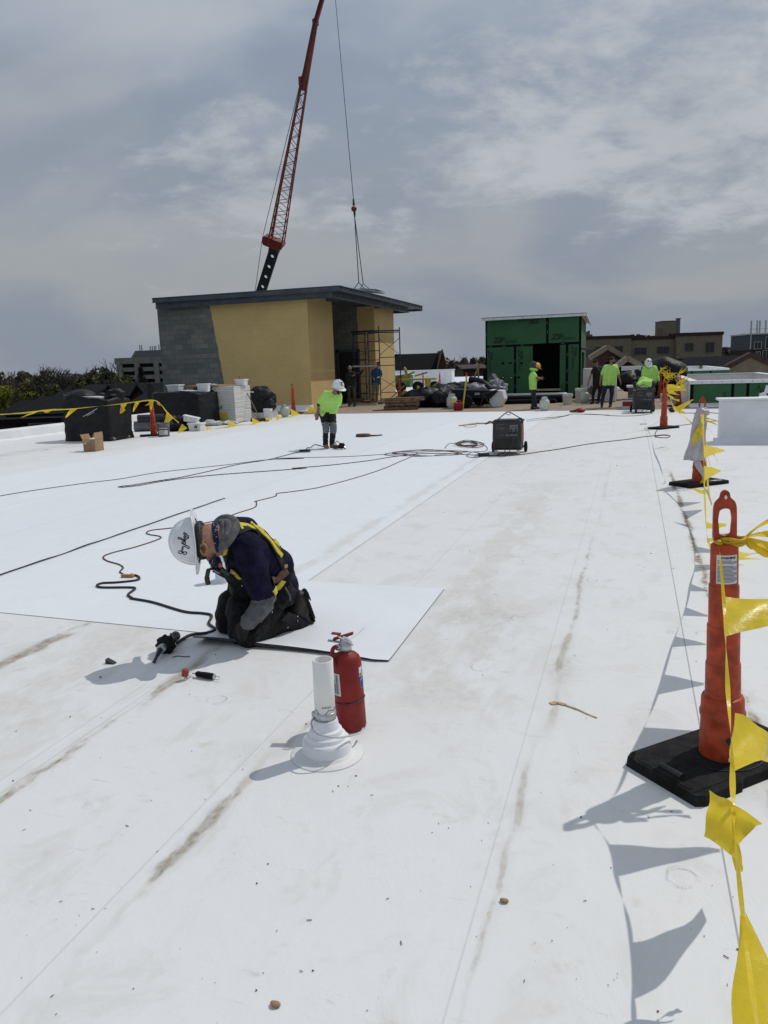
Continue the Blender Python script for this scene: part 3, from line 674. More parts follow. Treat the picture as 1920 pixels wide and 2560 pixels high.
# torn white insulation offcuts on the curb
mb = MB(); mb.box((2.62, 17.0, .80), (.42, .25, .02), rot=Matrix.Rotation(.15, 3, 'X')); mb.box((2.75, 17.3, .9), (.42, .02, .16), rot=Matrix.Rotation(.3, 3, 'Y') @ Matrix.Rotation(-.5, 3, 'X')); mb.box((2.5, 17.2, .84), (.12, .02, .1), rot=Matrix.Rotation(-.3, 3, 'Y')); mb.bx(2.4, 3.4, 16.6, 17.5, 0, .78)
single('membrane_offcuts', mb, M['white'], 'crumpled white sheet offcuts piled behind the near white curb wall', 'offcuts', (2.8, 17, 0))
# far white curb walls beyond the deck, left of the shed
def curb(x0, x1, y0, y1, h, label, nm='white_curb', mt='memb'):
    mb = MB(); mb.bx(x0, x1, y0, y1, 0, h); o = thing(nm, label, 'curb', ((x0+x1)/2, y0, 0)); obj('wall', mb, M[mt], o, local=False, bevel=.02)
    mb = MB(); mb.bx(x0-.05, x1+.05, y0-.05, y1+.05, h, h+.06); obj('cap', mb, M['memb2'], o, local=False); return o
# ---------------------------------------------------------------- traffic cones
def handle_poly():
    out = []
    for i in range(9): a = math.pi*i/8; out.append((.02*math.cos(a), 1.075+.018*math.sin(a)))
    L = [(.032, 1.055), (.046, 1.05), (.053, 1.035), (.055, .95), (.05, .935)]
    return out
def make_cone(label, detail=True, rz=45):
    o = thing('delineator_cone', label, 'traffic cone', group='orange delineator cones')
    mb = MB(); s_ = .205; sX = 1.74
    pl = [(-s_, -s_*.9), (-s_*.9, -s_), (-.07, -s_), (-.06, -s_+.012), (.06, -s_+.012), (.07, -s_), (s_*.9, -s_), (s_, -s_*.9), (s_, s_*.9), (s_*.9, s_), (-s_*.9, s_), (-s_, s_*.9)]
    pl = [(x*sX, y*.95) for x, y in pl]; n = len(pl); mb.add([(x, y, .012 if abs(x) < .08 and y < 0 else .0) for x, y in pl]+[(x*.985, y*.985, .043) for x, y in pl], [tuple(reversed(range(n))), tuple(range(n, 2*n))]+[(i, (i+1) % n, (i+1) % n+n, i+n) for i in range(n)])
    for sx in (-1, 1):
        mb.box((sx*.33, 0, .044), (.02, .26, .004)); mb.box((sx*.24, sx*.15, .044), (.2, .012, .004))
    obj('base', mb, M['black'], o, bevel=.006)
    if detail:
        for sx in (-1, 1):
            mb = MB(); mb.tube([(sx*.29, -.055, .040), (sx*.29, .055, .040)], .016, 10); obj('slot', mb, M['blk2'], o)
        mb = MB()
        for k in range(26):
            a = math.pi*(.15+.7*k/25); mb.beam((.17*math.cos(a), -.15*math.sin(a), .045), (.17*math.cos(a+.09), -.15*math.sin(a+.09), .045), .004)
        obj('moulded_rim', mb, M['blk2'], o)
    prof = [(.113, .043), (.1135, .05), (.112, .10), (.1105, .14), (.1075, .145), (.1065, .205), (.112, .215), (.112, .23), (.1055, .24), (.104, .285), (.097, .297), (.086, .302), (.084, .43), (.083, .437), (.079, .441), (.0785, .59), (.0775, .597), (.0725, .601), (.0715, .755), (.0705, .762), (.0665, .766), (.0645, .915), (.062, .925), (.055, .93), (0, .93)]
    K_ = .79; mb = MB(); mb.lathe([(r*K_, z) for r, z in prof], 48); obj('body', mb, M['orange'], o, crisp=28)
    # handle: flat plate with a grip opening
    outer = []; W_ = .054
    for a in range(0, 181, 15): outer.append((.0215*math.cos(R_(a)), 1.083+.016*math.sin(R_(a))))
    right = [(.024, 1.075), (.036, 1.068), (.047, 1.06), (.053, 1.045), (.0545, 1.02), (.0555, .96), (.055, .945), (.048, .936), (.03, .93)]
    outer = [(x, z) for x, z in reversed(right)]+outer+[(-x, z) for x, z in right]
    inner = []
    for i in range(24):
        a = 2*math.pi*i/24; cx_, cz_ = math.cos(a), math.sin(a); k = max(abs(cx_), abs(cz_))**.55
        x = .0315*cx_/k; z = .998+.043*cz_/k
        if cz_ > -.8: x *= 1-.05*math.cos(z*420)
        inner.append((x, z))
    mb = MB(); th = .011
    def ring(inn, out, m_=60):
        def samp(poly):
            c = (0, 1.0); res = []
            for i in range(m_):
                a = 2*math.pi*i/m_; dx, dz = math.cos(a), math.sin(a); best = None
                for j in range(len(poly)):
                    x1, z1 = poly[j][0], poly[j][1]-c[1]; x2, z2 = poly[(j+1) % len(poly)][0], poly[(j+1) % len(poly)][1]-c[1]
                    det = dx*(z2-z1)-dz*(x2-x1)
                    if abs(det) < 1e-12: continue
                    t_ = (x1*(z2-z1)-z1*(x2-x1))/det; u_ = (x1*dz-z1*dx)/det
                    if t_ > 0 and -1e-6 <= u_ <= 1+1e-6 and (best is None or t_ > best): best = t_
                best = best or .04; res.append((dx*best, c[1]+dz*best))
            return res
        A, B = samp(inn), samp(out); vs = []
        for (q, y) in ((A, -th), (B, -th), (B, th), (A, th)): vs += [(x, y, z) for x, z in q]
        fs = []
        for r in range(4):
            for i in range(m_): fs.append((r*m_+i, r*m_+(i+1) % m_, ((r+1) % 4)*m_+(i+1) % m_, ((r+1) % 4)*m_+i))
        mb.add(vs, fs, False)
    ring(inner, outer); fz = Matrix.Translation((0, 0, .93)) @ Matrix.Rotation(R_(12-rz), 4, 'Z') @ Matrix.Diagonal((.8, .9, 1.25, 1)) @ Matrix.Translation((0, 0, -.93))
    mb.v = [fz @ v for v in mb.v]; h_ = obj('handle', mb, M['orange'], o, bevel=.003)
    mb = MB(); mb.cyl((0, -.0125, 1.077), (0, .0125, 1.077), .0062, n=14); mb.cyl((0, -.0125, .945), (0, .0125, .945), .0062, n=14); mb.v = [fz @ v for v in mb.v]; obj('eyelet', mb, M['memb'] if detail else M['orange'], o)
    if detail:
        def lab(u, v, e=.0006):
            a = R_(12-rz-90-50+92*u); z = .778+.115*v; r = (.0664-(z-.766)*.0133)*K_+e; return V((r*math.cos(a), r*math.sin(a), z))
        mb = MB(); mb.grid(14, 4, lambda u, v: lab(u, v)); lb = obj('warning_label', mb, M['paper'], o)
        mb = MB()
        rl = random.Random(3)
        for i in range(17):
            v = .80-i*.046
            if i in (3,): continue
            L_ = .92 if i % 4 else .55+.3*rl.random()
            mb.grid(10, 1, lambda u, q, v=v, L_=L_: lab(.05+u*L_, v+q*.018, .0011))
        obj('fine_print', mb, M['ink'], lb)
        # the word on the label, wrapped round the body
        me = text_mesh('WARNING', .0125, M['ink'], name='warning_word', bold=.0006, ext=.0002).data
        for v_ in me.vertices:
            u = .53+v_.co.x/(.0525*R_(92)); z = .90+v_.co.y; a = R_(12-rz-90-50+92*u); r = (.0664-(z-.766)*.0133)*K_+.0014+v_.co.z*.3
            z2 = z-.018
            v_.co = V((r*math.cos(a), r*math.sin(a), z2))
        bpy.data.objects['warning_word'].parent = lb
        mb = MB(); mb.blob((.0, -.085, .135), (.018, .006, .016), .4, 40, 14); mb.box((.01, -.0875, .125), (.04, .004, .008), rot=Matrix.Rotation(.4, 3, 'Y')); mb.v = [Matrix.Rotation(R_(12-rz), 3, 'Z') @ v for v in mb.v]; obj('scuff_hole', mb, M['ink'], o)
        mb = MB(); mb.box((.01, -.0905, .058), (.03, .002, .016)); mb.v = [Matrix.Rotation(R_(12-rz), 3, 'Z') @ v for v in mb.v]; obj('sticker_scrap', mb, M['paper'], o)
    return o
cone1 = make_cone('nearest tall orange cone with a printed warning label, right foreground', True)
CONE1 = V((.39, 3.20, 0)); cone1.location = CONE1; cone1.rotation_euler = (0, 0, R_(45)); CONE1.x -= .005
for ch in cone1.children:
    if ch.name.split('.')[0] in ('body', 'handle', 'warning_label', 'eyelet', 'scuff_hole', 'sticker_scrap'):
        ax = Matrix.Rotation(R_(-45), 3, 'Z') @ FH; ch.matrix_local = Matrix.Translation((0, 0, .04)) @ Matrix.Rotation(R_(-2.2), 4, ax) @ Matrix.Translation((0, 0, -.04))
cproto = make_cone('x', False)
def add_cone(x, y, rz, label, lean=(0, 0), z=0, use=[True]):
    c = cproto if use[0] else copy_tree(cproto); use[0] = False
    c.location = (x, y, z); c.rotation_euler = (lean[0], lean[1], R_(rz+22)); c['label'] = label; return c
add_cone(.86, 10.75, 22, 'second orange cone, wrapped in a grey plastic bag with yellow pennants')
add_cone(.72, 19.35, 28, 'third orange cone in the right-hand row, bare, in front of the black generator')
add_cone(1.5, 28.2, 10, 'orange cone with a clump of yellow flags at the corner of the big parapet box')
add_cone(1.07, 34.0, 5, 'orange cone directly behind the far black generator')
add_cone(1.0, 47.0, 5, 'orange cone farthest up the right-hand line behind the white helmet')
add_cone(-12.4, 18.1, 20, 'orange cone with a black rag over its top, between the two black wrapped pallets')
add_cone(-12.2, 26.9, 25, 'orange cone standing alone in front of the tan wall')
add_cone(-12.0, 40.3, 5, 'orange cone at the right foot of the blue scaffold')
add_cone(-15.6, 59.0, 5, 'far orange cone just behind the yellow cart')
add_cone(-13.3, 55.0, 5, 'far orange cone in front of the white curb, behind the black trash bags')
add_cone(-9.9, 48.0, 5, 'far orange cone nearest to the left side of the green shed')
mb = MB(); mb.blob((-12.4, 18.08, 1.13), (.085, .085, .2), .25, 9, 20, 3); mb.blob((-12.36, 18.07, 1.3), (.12, .03, .12), .5, 8, 16, 5)
single('black_rag', mb, M['blackfab'], 'black rag draped over the top of the left orange cone', 'rag', (-12.4, 18.1, 1.1))
# plastic bag tied on second cone
mb = MB(); C2 = V((.86, 10.75, 0))
def bagf(u, v):
    a = 2*math.pi*u; z = .95-v*.62; fo = .95+.32*math.sin(a*5+v*4)+.2*noise.noise(V((math.cos(a)*2, math.sin(a)*2, v*3)))
    r = (.042+.030*math.sin(min(1, v*4)*math.pi/2)+.04*v*v)*fo
    c = C2 + RH*(-.035-.05*v) - FH*(.04); return c + V((math.cos(a)*r, math.sin(a)*r, z))
mb.grid(36, 24, bagf); mb.blob(C2+V((0, -.03, .93)), (.085, .08, .065), .5, 22, 24, 2)
def tail(u, v):
    p = smooth_path([C2+RH*-.06+V((0, -.09, .38)), C2+RH*-.02+V((0, -.11, .25)), C2+RH*.06+V((0, -.12, .14)), C2+RH*.1+V((0, -.1, .055)), C2+RH*.26+V((0, -.06, .05))], 8)
    i = min(len(p)-1, int(v*(len(p)-1))); return p[i] + RH*((u-.5)*.09) + V((0, 0, .012*math.sin(u*9)))
mb.grid(8, 30, tail)
M['bag'] = mat('thin_white_film', (.52, .50, .51), .4, var=.08, vs=12, bump=.7, bs=22, bd=.02)
single('plastic_bag', mb, M['bag'], 'grey-white plastic bag tied round the second orange cone', 'plastic bag', C2+V((0, 0, .9)))

# ---------------------------------------------------------------- pennant line
def ribbon(mb, pts, wd, tw=2.5, ph=0., th=0):
    pts = [V(p) for p in pts]
    for i in range(len(pts)-1):
        a, b_ = pts[i], pts[i+1]; d0 = (pts[min(i+1, len(pts)-1)]-pts[max(i-1, 0)]).normalized()
        d1 = (pts[min(i+2, len(pts)-1)]-pts[i]).normalized()
        def off(d, k):
            s_ = d.cross(V((0, 0, 1)));
            if s_.length < .1: s_ = d.cross(V((0, 1, 0)))
            s_.normalize(); u_ = s_.cross(d); a_ = ph+tw*k; w_ = wd*(.75+.4*noise.noise(V((k*1.7, ph, 0)))); return (s_*math.cos(a_)+u_*math.sin(a_))*w_/2
        o0 = off(d0, i*.1); o1 = off(d1, (i+1)*.1)
        mb.add([a-o0, a+o0, b_+o1, b_-o1], [(0, 1, 2, 3)], True)
def pennant(mb, a, b_, tip, curl=.03, seed=0., n=9, blunt=.08):
    a, b_, tip = V(a), V(b_), V(tip); nrm = (b_-a).cross(tip-a)
    nrm = nrm.normalized() if nrm.length > 1e-9 else V((0, 0, 1))
    def f(u, v):
        e0 = a.lerp(tip, v); e1 = b_.lerp(tip + (b_-a)*blunt, v); p = e0.lerp(e1, u)
        k = math.sin(v*4.2+seed)*curl*v + math.sin(v*9+u*5+seed*2)*curl*.25 + (u-.5)**2*curl*1.1*math.sin(seed*3+v*2)
        return p + nrm*k
    mb.grid(5, n, f)
def shadow_pt(p, X=None, z=None):
    g = G(p); return g + SUN*((z/SUN.z) if z is not None else (X-g.x)/SUN.x)
fl = thing('pennant_flag_line', 'yellow pennant tape from the bagged cone over the nearest cone to the bottom edge', 'pennant line', (.4, 3.4, 0), group='yellow pennant lines')
tape_sh = [(560, 150), (640, 200), (690, 300), (740, 450), (745, 600), (720, 700), (690, 850), (600, 1100), (520, 1370), (440, 1580), (350, 1780), (250, 2020)]
tp = []
for p in tape_sh:
    g = G(z9(*p)); T = g.copy()
    for k in range(8):
        Xp = .39+(T.y-3.2)/(10.79-3.2)*(.88-.39) if T.y > 3.2 else .39
        T = g + SUN*((Xp-g.x)/SUN.x)
    tp.append(T)
wrapz = .938
far_pts = smooth_path([V((.865, 10.68, .95))]+tp[1:]+[CONE1+V((-.045, .02, wrapz))], 8)
near_ctrl = [CONE1+V((-.045, -.02, wrapz)), CONE1+V((-.05, -.085, .90)), V((.335, 2.922, .779)), V((.324, 2.73, .706)), V((.314, 2.541, .625)), V((.307, 2.398, .576)), V((.297, 2.235, .544)), V((.281, 2.042, .50)), V((.272, 1.918, .475)), V((.26, 1.65, .445)), V((.25, 1.38, .435)), V((.24, 1.0, .46))]
near_pts = smooth_path(near_ctrl, 10)
mb = MB(); ribbon(mb, far_pts, .02, 1.6); obj('tape', mb, M['yellow'], fl, local=False)
mb = MB(); ribbon(mb, near_pts, .017, 1.3, .4); obj('tape', mb, M['yellow'], fl, local=False)
# wrap round the neck of the cone
mb = MB()
for k in range(3):
    mb.tube([CONE1+V((.048*math.cos(a*.3+k), .04*math.sin(a*.3+k), .932+.008*k+.004*math.sin(a))) for a in range(22)], .0075, 6)
mb.blob(CONE1+V((-.05, -.035, .936)), (.016, .014, .012), .4, 60, 12); obj('knot', mb, M['yellow'], fl, local=False)
def near(pts, p): return min(pts, key=lambda q: (q-p).length)
def tape_from_shadow(p, pts):
    g = G(p); best = min(pts, key=lambda q: ((q-SUN*(q.z/SUN.z))-g).length); return best.copy()
def flag(a_sh, b_sh, tip_sh, dz=-.02, pts=far_pts, seed=0., curl=.03, blunt=.08):
    a, b_ = tape_from_shadow(a_sh, pts), tape_from_shadow(b_sh, pts)
    g = G(tip_sh); z = max(.03, (a.z+b_.z)/2+dz); tip = g + SUN*(z/SUN.z)
    mb = MB(); pennant(mb, a, b_, tip, curl, seed, blunt=blunt); obj('pennant', mb, M['yellow'], fl, local=False)
for i, (a, b_, t_, dz, bl) in enumerate([((655, 190), (650, 220), (780, 190), 0, .1), ((680, 245), (692, 295), (790, 238), 0, .1), ((690, 325), (700, 350), (612, 312), 0, .1), ((735, 475), (755, 515), (870, 488), 0, .5),
        ((745, 580), (735, 630), (1050, 582), 0, .05), ((725, 700), (700, 745), (828, 745), -.02, .1), ((680, 860), (670, 915), (835, 905), -.03, .1), ((640, 1025), (605, 1115), (820, 1080), -.03, .1), ((570, 1265), (510, 1390), (810, 1325), -.03, .1)]):
    flag(z9(*a), z9(*b_), z9(*t_), dz, seed=i*1.3, curl=.012, blunt=bl)
flag(z9(370, 1595), z9(335, 1770), z9(760, 1625), -.04, seed=4., curl=.02)
# near flags, flying to the right
flag(z4(365, 680), z4(450, 940), z4(1262, 740), .03, near_pts, seed=1.4, curl=.03)
flag(z4(572, 1415), z4(592, 1900), z4(1188, 1240), -.09, near_pts, seed=.4, curl=.05, blunt=.25)
# knot flag and lowest flag (placed along the tape, curled under the wind)
def seg(y): return min(near_pts, key=lambda q: abs(q.y-y)).copy()
DK = DD(seg(2.0))
def quad(TL, TR, BR, BL, D, n=10, amp=.012, sd=0.):
    c_ = [PD(z4(*q), D) for q in (TL, TR, BR, BL)]; mb = MB()
    mb.grid(n, n, lambda u, v: c_[0].lerp(c_[1], u).lerp(c_[3].lerp(c_[2], u), v)-FH*(amp*math.sin(u*5+sd+v*3)+amp*.6*math.sin(v*8+sd))); return mb
obj('pennant', quad((1180, 225), (1385, 350), (1430, 790), (1143, 605), DK, sd=.4), M['yellow'], fl, local=False)
obj('pennant', quad((1370, 335), (1600, 492), (1485, 575), (1385, 720), DK-.01, amp=.008, sd=2.), M['yellow'], fl, local=False)
obj('pennant', quad((1350, 700), (1440, 740), (1455, 880), (1400, 890), DK, amp=.004, sd=1.), M['yellow'], fl, local=False)
a = seg(1.66); b_ = seg(1.5)
mb = MB()
def lowf(u, v):
    p = seg(1.655).lerp(V((.275, 1.42, .30)), v); w_ = .008+.05*math.sin(min(1., v*1.1)*math.pi/2)
    return p + RH*((u-.42)*2*w_) - FH*(.03*math.sin(u*3.1)*v+.01*math.sin(v*7+u*4)) 
mb.grid(10, 14, lowf); obj('pennant', mb, M['yellow'], fl, local=False)
# flags bunched at the cone neck
mb = MB(); nk = CONE1+V((.045, 0, .94))
for (dx, dz, dy, ln, w_, sd) in [(.85, .62, .1, .22, .035, 0), (.98, .18, .3, .24, .04, 1), (.98, -.16, -.1, .25, .05, 2), (.88, -.40, .0, .22, .055, 3), (.95, -.62, .2, .13, .03, 4)]:
    dv = (RH*dx+V((0, 0, 1))*dz+FH*dy).normalized(); s_ = dv.cross(FH).normalized()
    st = nk + RH*.0; 
    def ff(u, v, dv=dv, s_=s_, st=st, ln=ln, w_=w_, sd=sd):
        wv = w_*(.25+1.1*v if v < .45 else .25+.5-(v-.45)*1.2); return st + dv*ln*v + s_*((u-.5)*wv) + FH*(.014*math.sin(v*6+sd+u*2)) + V((0, 0, .012*math.sin(v*5+sd)))
    q = MB(); q.grid(6, 12, ff); obj('pennant', q, M['yellow'], fl, local=False)
# flags on the bagged second cone
def img_flag(a, b_, tip, D, dt=0., seed=0., curl=.03, blunt=.1, parent=fl):
    q = MB(); pennant(q, PD(a, D), PD(b_, D), PD(tip, D+dt), curl, seed, blunt=blunt); return obj('pennant', q, M['yellow'], parent, local=False)
D2 = DD(C2)-.17
img_flag(z3(790, 815), z3(812, 960), z3(660, 1005), D2, 0, 1., blunt=.75); img_flag(z3(830, 1040), z3(860, 1170), z3(940, 1470), D2, 0, 2., blunt=.3)
img_flag(z3(835, 1040), z3(870, 1120), z3(995, 1290), D2, -.03, 2.4, blunt=.4)
img_flag(z3(860, 1500), z3(850, 1590), z3(540, 1855), D2, 0, .5, blunt=.0); img_flag(z3(845, 760), z3(865, 800), z3(1030, 850), D2, 0, .2); img_flag(z3(850, 745), z3(865, 770), z3(1075, 800), D2+.03, .1, .8)
img_flag(z3(865, 875), z3(880, 890), z3(945, 942), D2, 0, .3)
q = MB(); ribbon(q, smooth_path([PD(z3(790, 700), D2), PD(z3(812, 950), D2), PD(z3(850, 1200), D2), PD(z3(870, 1500), D2), PD(z3(890, 1700), D2-.5), PD(z3(935, 1870), D2-1.3)], 8), .035, 1.2); obj('tape', q, M['yellow'], fl, local=False)
# line from the second cone back along the row
f2 = thing('pennant_flag_line', 'bunched yellow pennants running from the bagged cone back to the cones by the parapet box', 'pennant line', (.8, 19.4, 0), group='yellow pennant lines')
ctl = [(zr(1030, 900), 10.4), (zr(985, 1000), 10.6), (zr(930, 965), 11.5), (zr(880, 930), 12.5), (zr(820, 870), 14.), (zr(785, 800), 16.), (zr(765, 700), 18.), (zr(745, 655), 18.7), (zr(800, 690), 20.), (zr(860, 690), 23.), (zr(860, 620), 25.), (zr(845, 560), 26.5), (zr(800, 555), 28.), (zr(740, 575), 30.), (zr(700, 540), 31.), (zr(690, 500), 32.)]
P3 = smooth_path([PD(p, D_) for p, D_ in ctl], 6); q = MB(); ribbon(q, P3, .03, 1.4); obj('tape', q, M['yellow'], f2, local=False)
img_flag(zr(800, 870), zr(850, 905), zr(992, 780), 14.2, .2, 0., .05, parent=f2); img_flag(zr(790, 840), zr(830, 905), zr(905, 870), 14.4, .2, 1., .05, .6, parent=f2)
img_flag(zr(740, 660), zr(745, 720), zr(935, 700), 18.6, .3, 0., .05, parent=f2); img_flag(zr(745, 690), zr(765, 740), zr(870, 740), 18.5, .2, 1., .05, parent=f2); img_flag(zr(750, 740), zr(780, 780), zr(855, 790), 18.3, .2, 2., .05, .4, parent=f2)
img_flag(zr(740, 650), zr(790, 690), zr(890, 660), 18.8, .2, 2., .05, .5, parent=f2)
rf = random.Random(5)
for i in range(46):
    p = P3[int(len(P3)*(.60+.4*rf.random()))-1]; q = MB(); dv = (RH*rf.uniform(-.3, 1)+V((0, 0, 1))*rf.uniform(-1, .5)).normalized()
    pennant(q, p, p+V((0, 0, -.1))*rf.uniform(.4, 1)+RH*.03, p+dv*rf.uniform(.2, .42), .04, i); obj('pennant', q, M['yellow'], f2, local=False)
# left line
f3 = thing('pennant_flag_line', 'yellow pennant line strung past the left black wrapped pallet to the rag-topped cone', 'pennant line', (-12.4, 18.1, 0), group='yellow pennant lines')
DL = DD((-12.4, 18.1, 0))
ctl = [(zl(-60, 682), 15.5), (zl(0, 678), 16.), (zl(200, 665), 17.), (zl(420, 640), 18.), (zl(600, 632), 18.2), (zl(800, 612), 18.7), (zl(1000, 592), 19.2), (zl(1150, 572), 19.8), (zl(1290, 555), DL-.3), (zl(1345, 560), DL-.1), (zl(1390, 590), DL-.1), (zl(1440, 655), DL+.2), (zl(1500, 710), DL+.5), (zl(1545, 750), DL+.8)]
P4 = smooth_path([PD(p, D_) for p, D_ in ctl], 6); q = MB(); ribbon(q, P4, .04, 1.); obj('tape', q, M['yellow'], f3, local=False)
for a, b_, c_, D_ in [((60, 672), (170, 662), (10, 682), 16.4), ((340, 650), (240, 672), (205, 700), 17.2), ((470, 630), (360, 640), (420, 662), 18.1), ((680, 624), (610, 632), (570, 705), 18.3), ((1100, 580), (1045, 588), (1050, 668), 19.4), ((1085, 640), (1045, 600), (1060, 665), 19.4),
        ((1215, 562), (1165, 570), (1155, 655), 19.9), ((1330, 560), (1285, 550), (1305, 655), DL-.1), ((1300, 570), (1320, 590), (1255, 598), DL-.1), ((1350, 560), (1360, 590), (1385, 598), DL-.1), ((1440, 655), (1500, 708), (1420, 760), DL+.3), ((1570, 760), (1620, 795), (1535, 838), DL+.9)]:
    img_flag(zl(*a), zl(*b_), zl(*c_), D_, 0, a[0]*.01, .04, .2, parent=f3)
# tape lying on the roof up to the lone cone
q = MB(); g_ = [G(zm(*p), .015) for p in [(400, 590), (520, 578), (600, 570), (690, 555), (790, 540), (900, 528), (1000, 505), (1100, 492), (1210, 468), (1320, 445), (1390, 432)]]
ribbon(q, smooth_path(g_, 6), .035, .8); o_ = thing('pennant_flag_line', 'yellow pennant line lying slack on the roof below the tan wall', 'pennant line', g_[5], group='yellow pennant lines'); obj('tape', q, M['yellow'], o_, local=False)
for x_, y_, s_ in [(520, 578, 1), (700, 553, 1.6), (900, 530, 1.5), (1010, 505, 1.2), (1100, 494, 1.3), (1220, 468, 2.), (1360, 438, 2.2)]:
    c_ = G(zm(x_, y_), .02); q = MB(); pennant(q, c_, c_+V((.16, .03, .04))*s_, c_+V((.05, -.1, .1))*s_*1.2, .03, x_); obj('pennant', q, M['yellow'], o_, local=False)

# ---------------------------------------------------------------- vent pipe + extinguisher
vp = thing('vent_pipe', 'white plumbing vent pipe in a stepped white rubber boot beside the red extinguisher', 'vent pipe', (-1.228, 2.865, 0))
mb = MB(); mb.lathe([(.113, .008), (.108, .016), (.105, .062), (.100, .071), (.088, .078), (.084, .093), (.073, .101), (.069, .118), (.058, .125), (.055, .146), (.051, .165), (.046, .167), (.0, .167)], 56)
obj('rubber_boot', mb, M['memb'], vp, crisp=22)
mb = MB(); mb.lathe([(.160, .001), (.157, .004), (.125, .005), (.112, .009), (.105, .03)], 56); obj('base_flange', mb, M['roof_old'], vp)
mb = MB(); mb.lathe([(.0475, .166), (.0475, .200), (.0455, .201)], 40); obj('clamp_band', mb, M['galv'], vp)
mb = MB(); mb.box((-.05, -.01, .183), (.014, .018, .026)); obj('clamp_screw', mb, M['galv'], vp, bevel=.003)
mb = MB(); mb.lathe([(.0445, .1), (.0445, .432), (.0438, .434), (.0395, .434), (.039, .432), (.039, .14), (0, .14)], 40); obj('pipe', mb, M['pvc'], vp)
mb = MB()
for k in range(22):
    a = R_(-140+k*6.5); z = .212+.008*math.sin(k*.55)-.002*(k if k < 8 else 16-k); a2 = a+R_(6.6); z2 = .212+.008*math.sin((k+1)*.55)-.002*(k+1 if k < 7 else 15-k)
    r = .0449; mb.beam((r*math.cos(a), r*math.sin(a), z), (r*math.cos(a2), r*math.sin(a2), z2), .0018)
for k in range(9): a = R_(-80+k*6); mb.box((.0451*math.cos(a), .0451*math.sin(a), .232+.004*math.sin(k*3)), (.003, .0008, .004+.003*(k % 3 == 0)), rz=a+R_(90))
obj('printed_mark', mb, M['dgrey'], vp)
mb = MB(); VD = DD((-1.228, 2.865, 0)); ring_ = [PD(ze(x, y), VD+d_)-vp.location for x, y, d_ in ((985, 1105, .1), (880, 1075, .07), (775, 1060, .0), (745, 1090, -.03), (745, 1140, -.06), (775, 1190, -.09), (850, 1235, -.11), (1000, 1262, -.10), (1150, 1240, -.03), (1250, 1205, .06), (1277, 1165, .13))]
mb.tube(smooth_path(ring_, 5), .0042, 8); obj('steel_cable_tie', mb, M['bag'], vp)
fe = thing('fire_extinguisher', 'red fire extinguisher standing upright behind the white vent pipe', 'fire extinguisher', (-1.208, 3.125, .0))
mb = MB(); mb.lathe([(.06, .002), (.073, .006), (.0775, .02), (.0775, .355), (.076, .375), (.068, .397), (.052, .412), (.033, .42), (.028, .428), (0, .428)], 44); cyl = obj('cylinder', mb, M['red'], fe)
mb = MB(); mb.lathe([(.028, .425), (.033, .428), (.034, .455), (.03, .47), (.024, .478), (.02, .50), (0, .50)], 28); obj('valve_head', mb, M['galv'], fe)
mb = MB(); mb.box((-.005, -.0, .505), (.11, .03, .012), rot=Matrix.Rotation(R_(-16), 3, 'Y')); mb.box((-.04, -.0, .52), (.05, .028, .008), rot=Matrix.Rotation(R_(8), 3, 'Y')); obj('squeeze_lever', mb, M['red'], fe, bevel=.004)
mb = MB(); mb.box((-.05, 0, .478), (.075, .02, .009), rot=Matrix.Rotation(R_(10), 3, 'Y')); obj('carry_handle', mb, M['galv'], fe, bevel=.003)
mb = MB(); mb.tube(smooth_path([(-.022, -.022, .46), (-.05, -.03, .455), (-.062, -.034, .43), (-.058, -.052, .40), (-.04, -.068, .37)], 5), .011, 10); obj('nozzle_hose', mb, M['red'], fe)
mb = MB(); mb.tube([(.004+.036*math.cos(a/4), .02*math.sin(a/4), .452+.058*math.sin(a/8)) for a in range(26)], .004, 6); mb.tube(smooth_path([(.03, 0, .49), (.06, .03, .5), (.1, .06, .53)], 5), .0018, 5); mb.tube(smooth_path([(.0, -.03, .51), (.03, -.035, .5), (.045, -.02, .46)], 5), .005, 6); obj('seal_tie', mb, M['white'], fe)
mb = MB(); mb.lathe([(.0, -.004), (.016, -.004), (.016, .006), (0, .006)], 16, (-.03, -.028, .455), rot=Matrix.Rotation(R_(90), 3, 'X')); obj('pressure_gauge', mb, M['galv'], fe)
def elab(a0, a1, z0, z1, mt, nm, lines=0, r=.0779):
    mb = MB(); mb.grid(12, 2, lambda u, v: V((r*math.cos(R_(a0+(a1-a0)*u)), r*math.sin(R_(a0+(a1-a0)*u)), z0+(z1-z0)*v))); lb = obj(nm, mb, mt, fe)
    if lines:
        mb = MB(); rl = random.Random(int(a0))
        for i in range(lines):
            u = .08+.84*i/lines; v0 = .06; v1 = .95 if i > lines*.6 else .3+.6*rl.random(); q_ = .3/lines if i % 3 else .55/lines
            mb.grid(2, 1, lambda p, s_, u=u, v0=v0, v1=v1, q_=q_: V(((r+.0006)*math.cos(R_(a0+(a1-a0)*(u+q_*s_))), (r+.0006)*math.sin(R_(a0+(a1-a0)*(u+q_*s_))), z0+(z1-z0)*(v0+(v1-v0)*p))))
        obj('fine_print', mb, M['ink'], lb)
elab(192, 250, .205, .325, M['paper'], 'instruction_label', 12); elab(-28, 6, .295, .345, M['paper'], 'inspection_tag', 4); elab(-24, 8, .232, .285, M['bluesticker'], 'blue_tag', 3)
mb = MB(); mb.tube([(.0792*math.cos(a), .0792*math.sin(a), .165+.006*math.cos(a)) for a in [2*math.pi*i/36 for i in range(37)]], .0032, 6, cap=False); mb.box((.005, -.081, .163), (.014, .008, .014)); obj('zip_tie', mb, M['blk2'], fe)
fe.rotation_euler = (R_(-1), R_(-2.5), R_(10)); fe.scale = (.9, .9, .88)
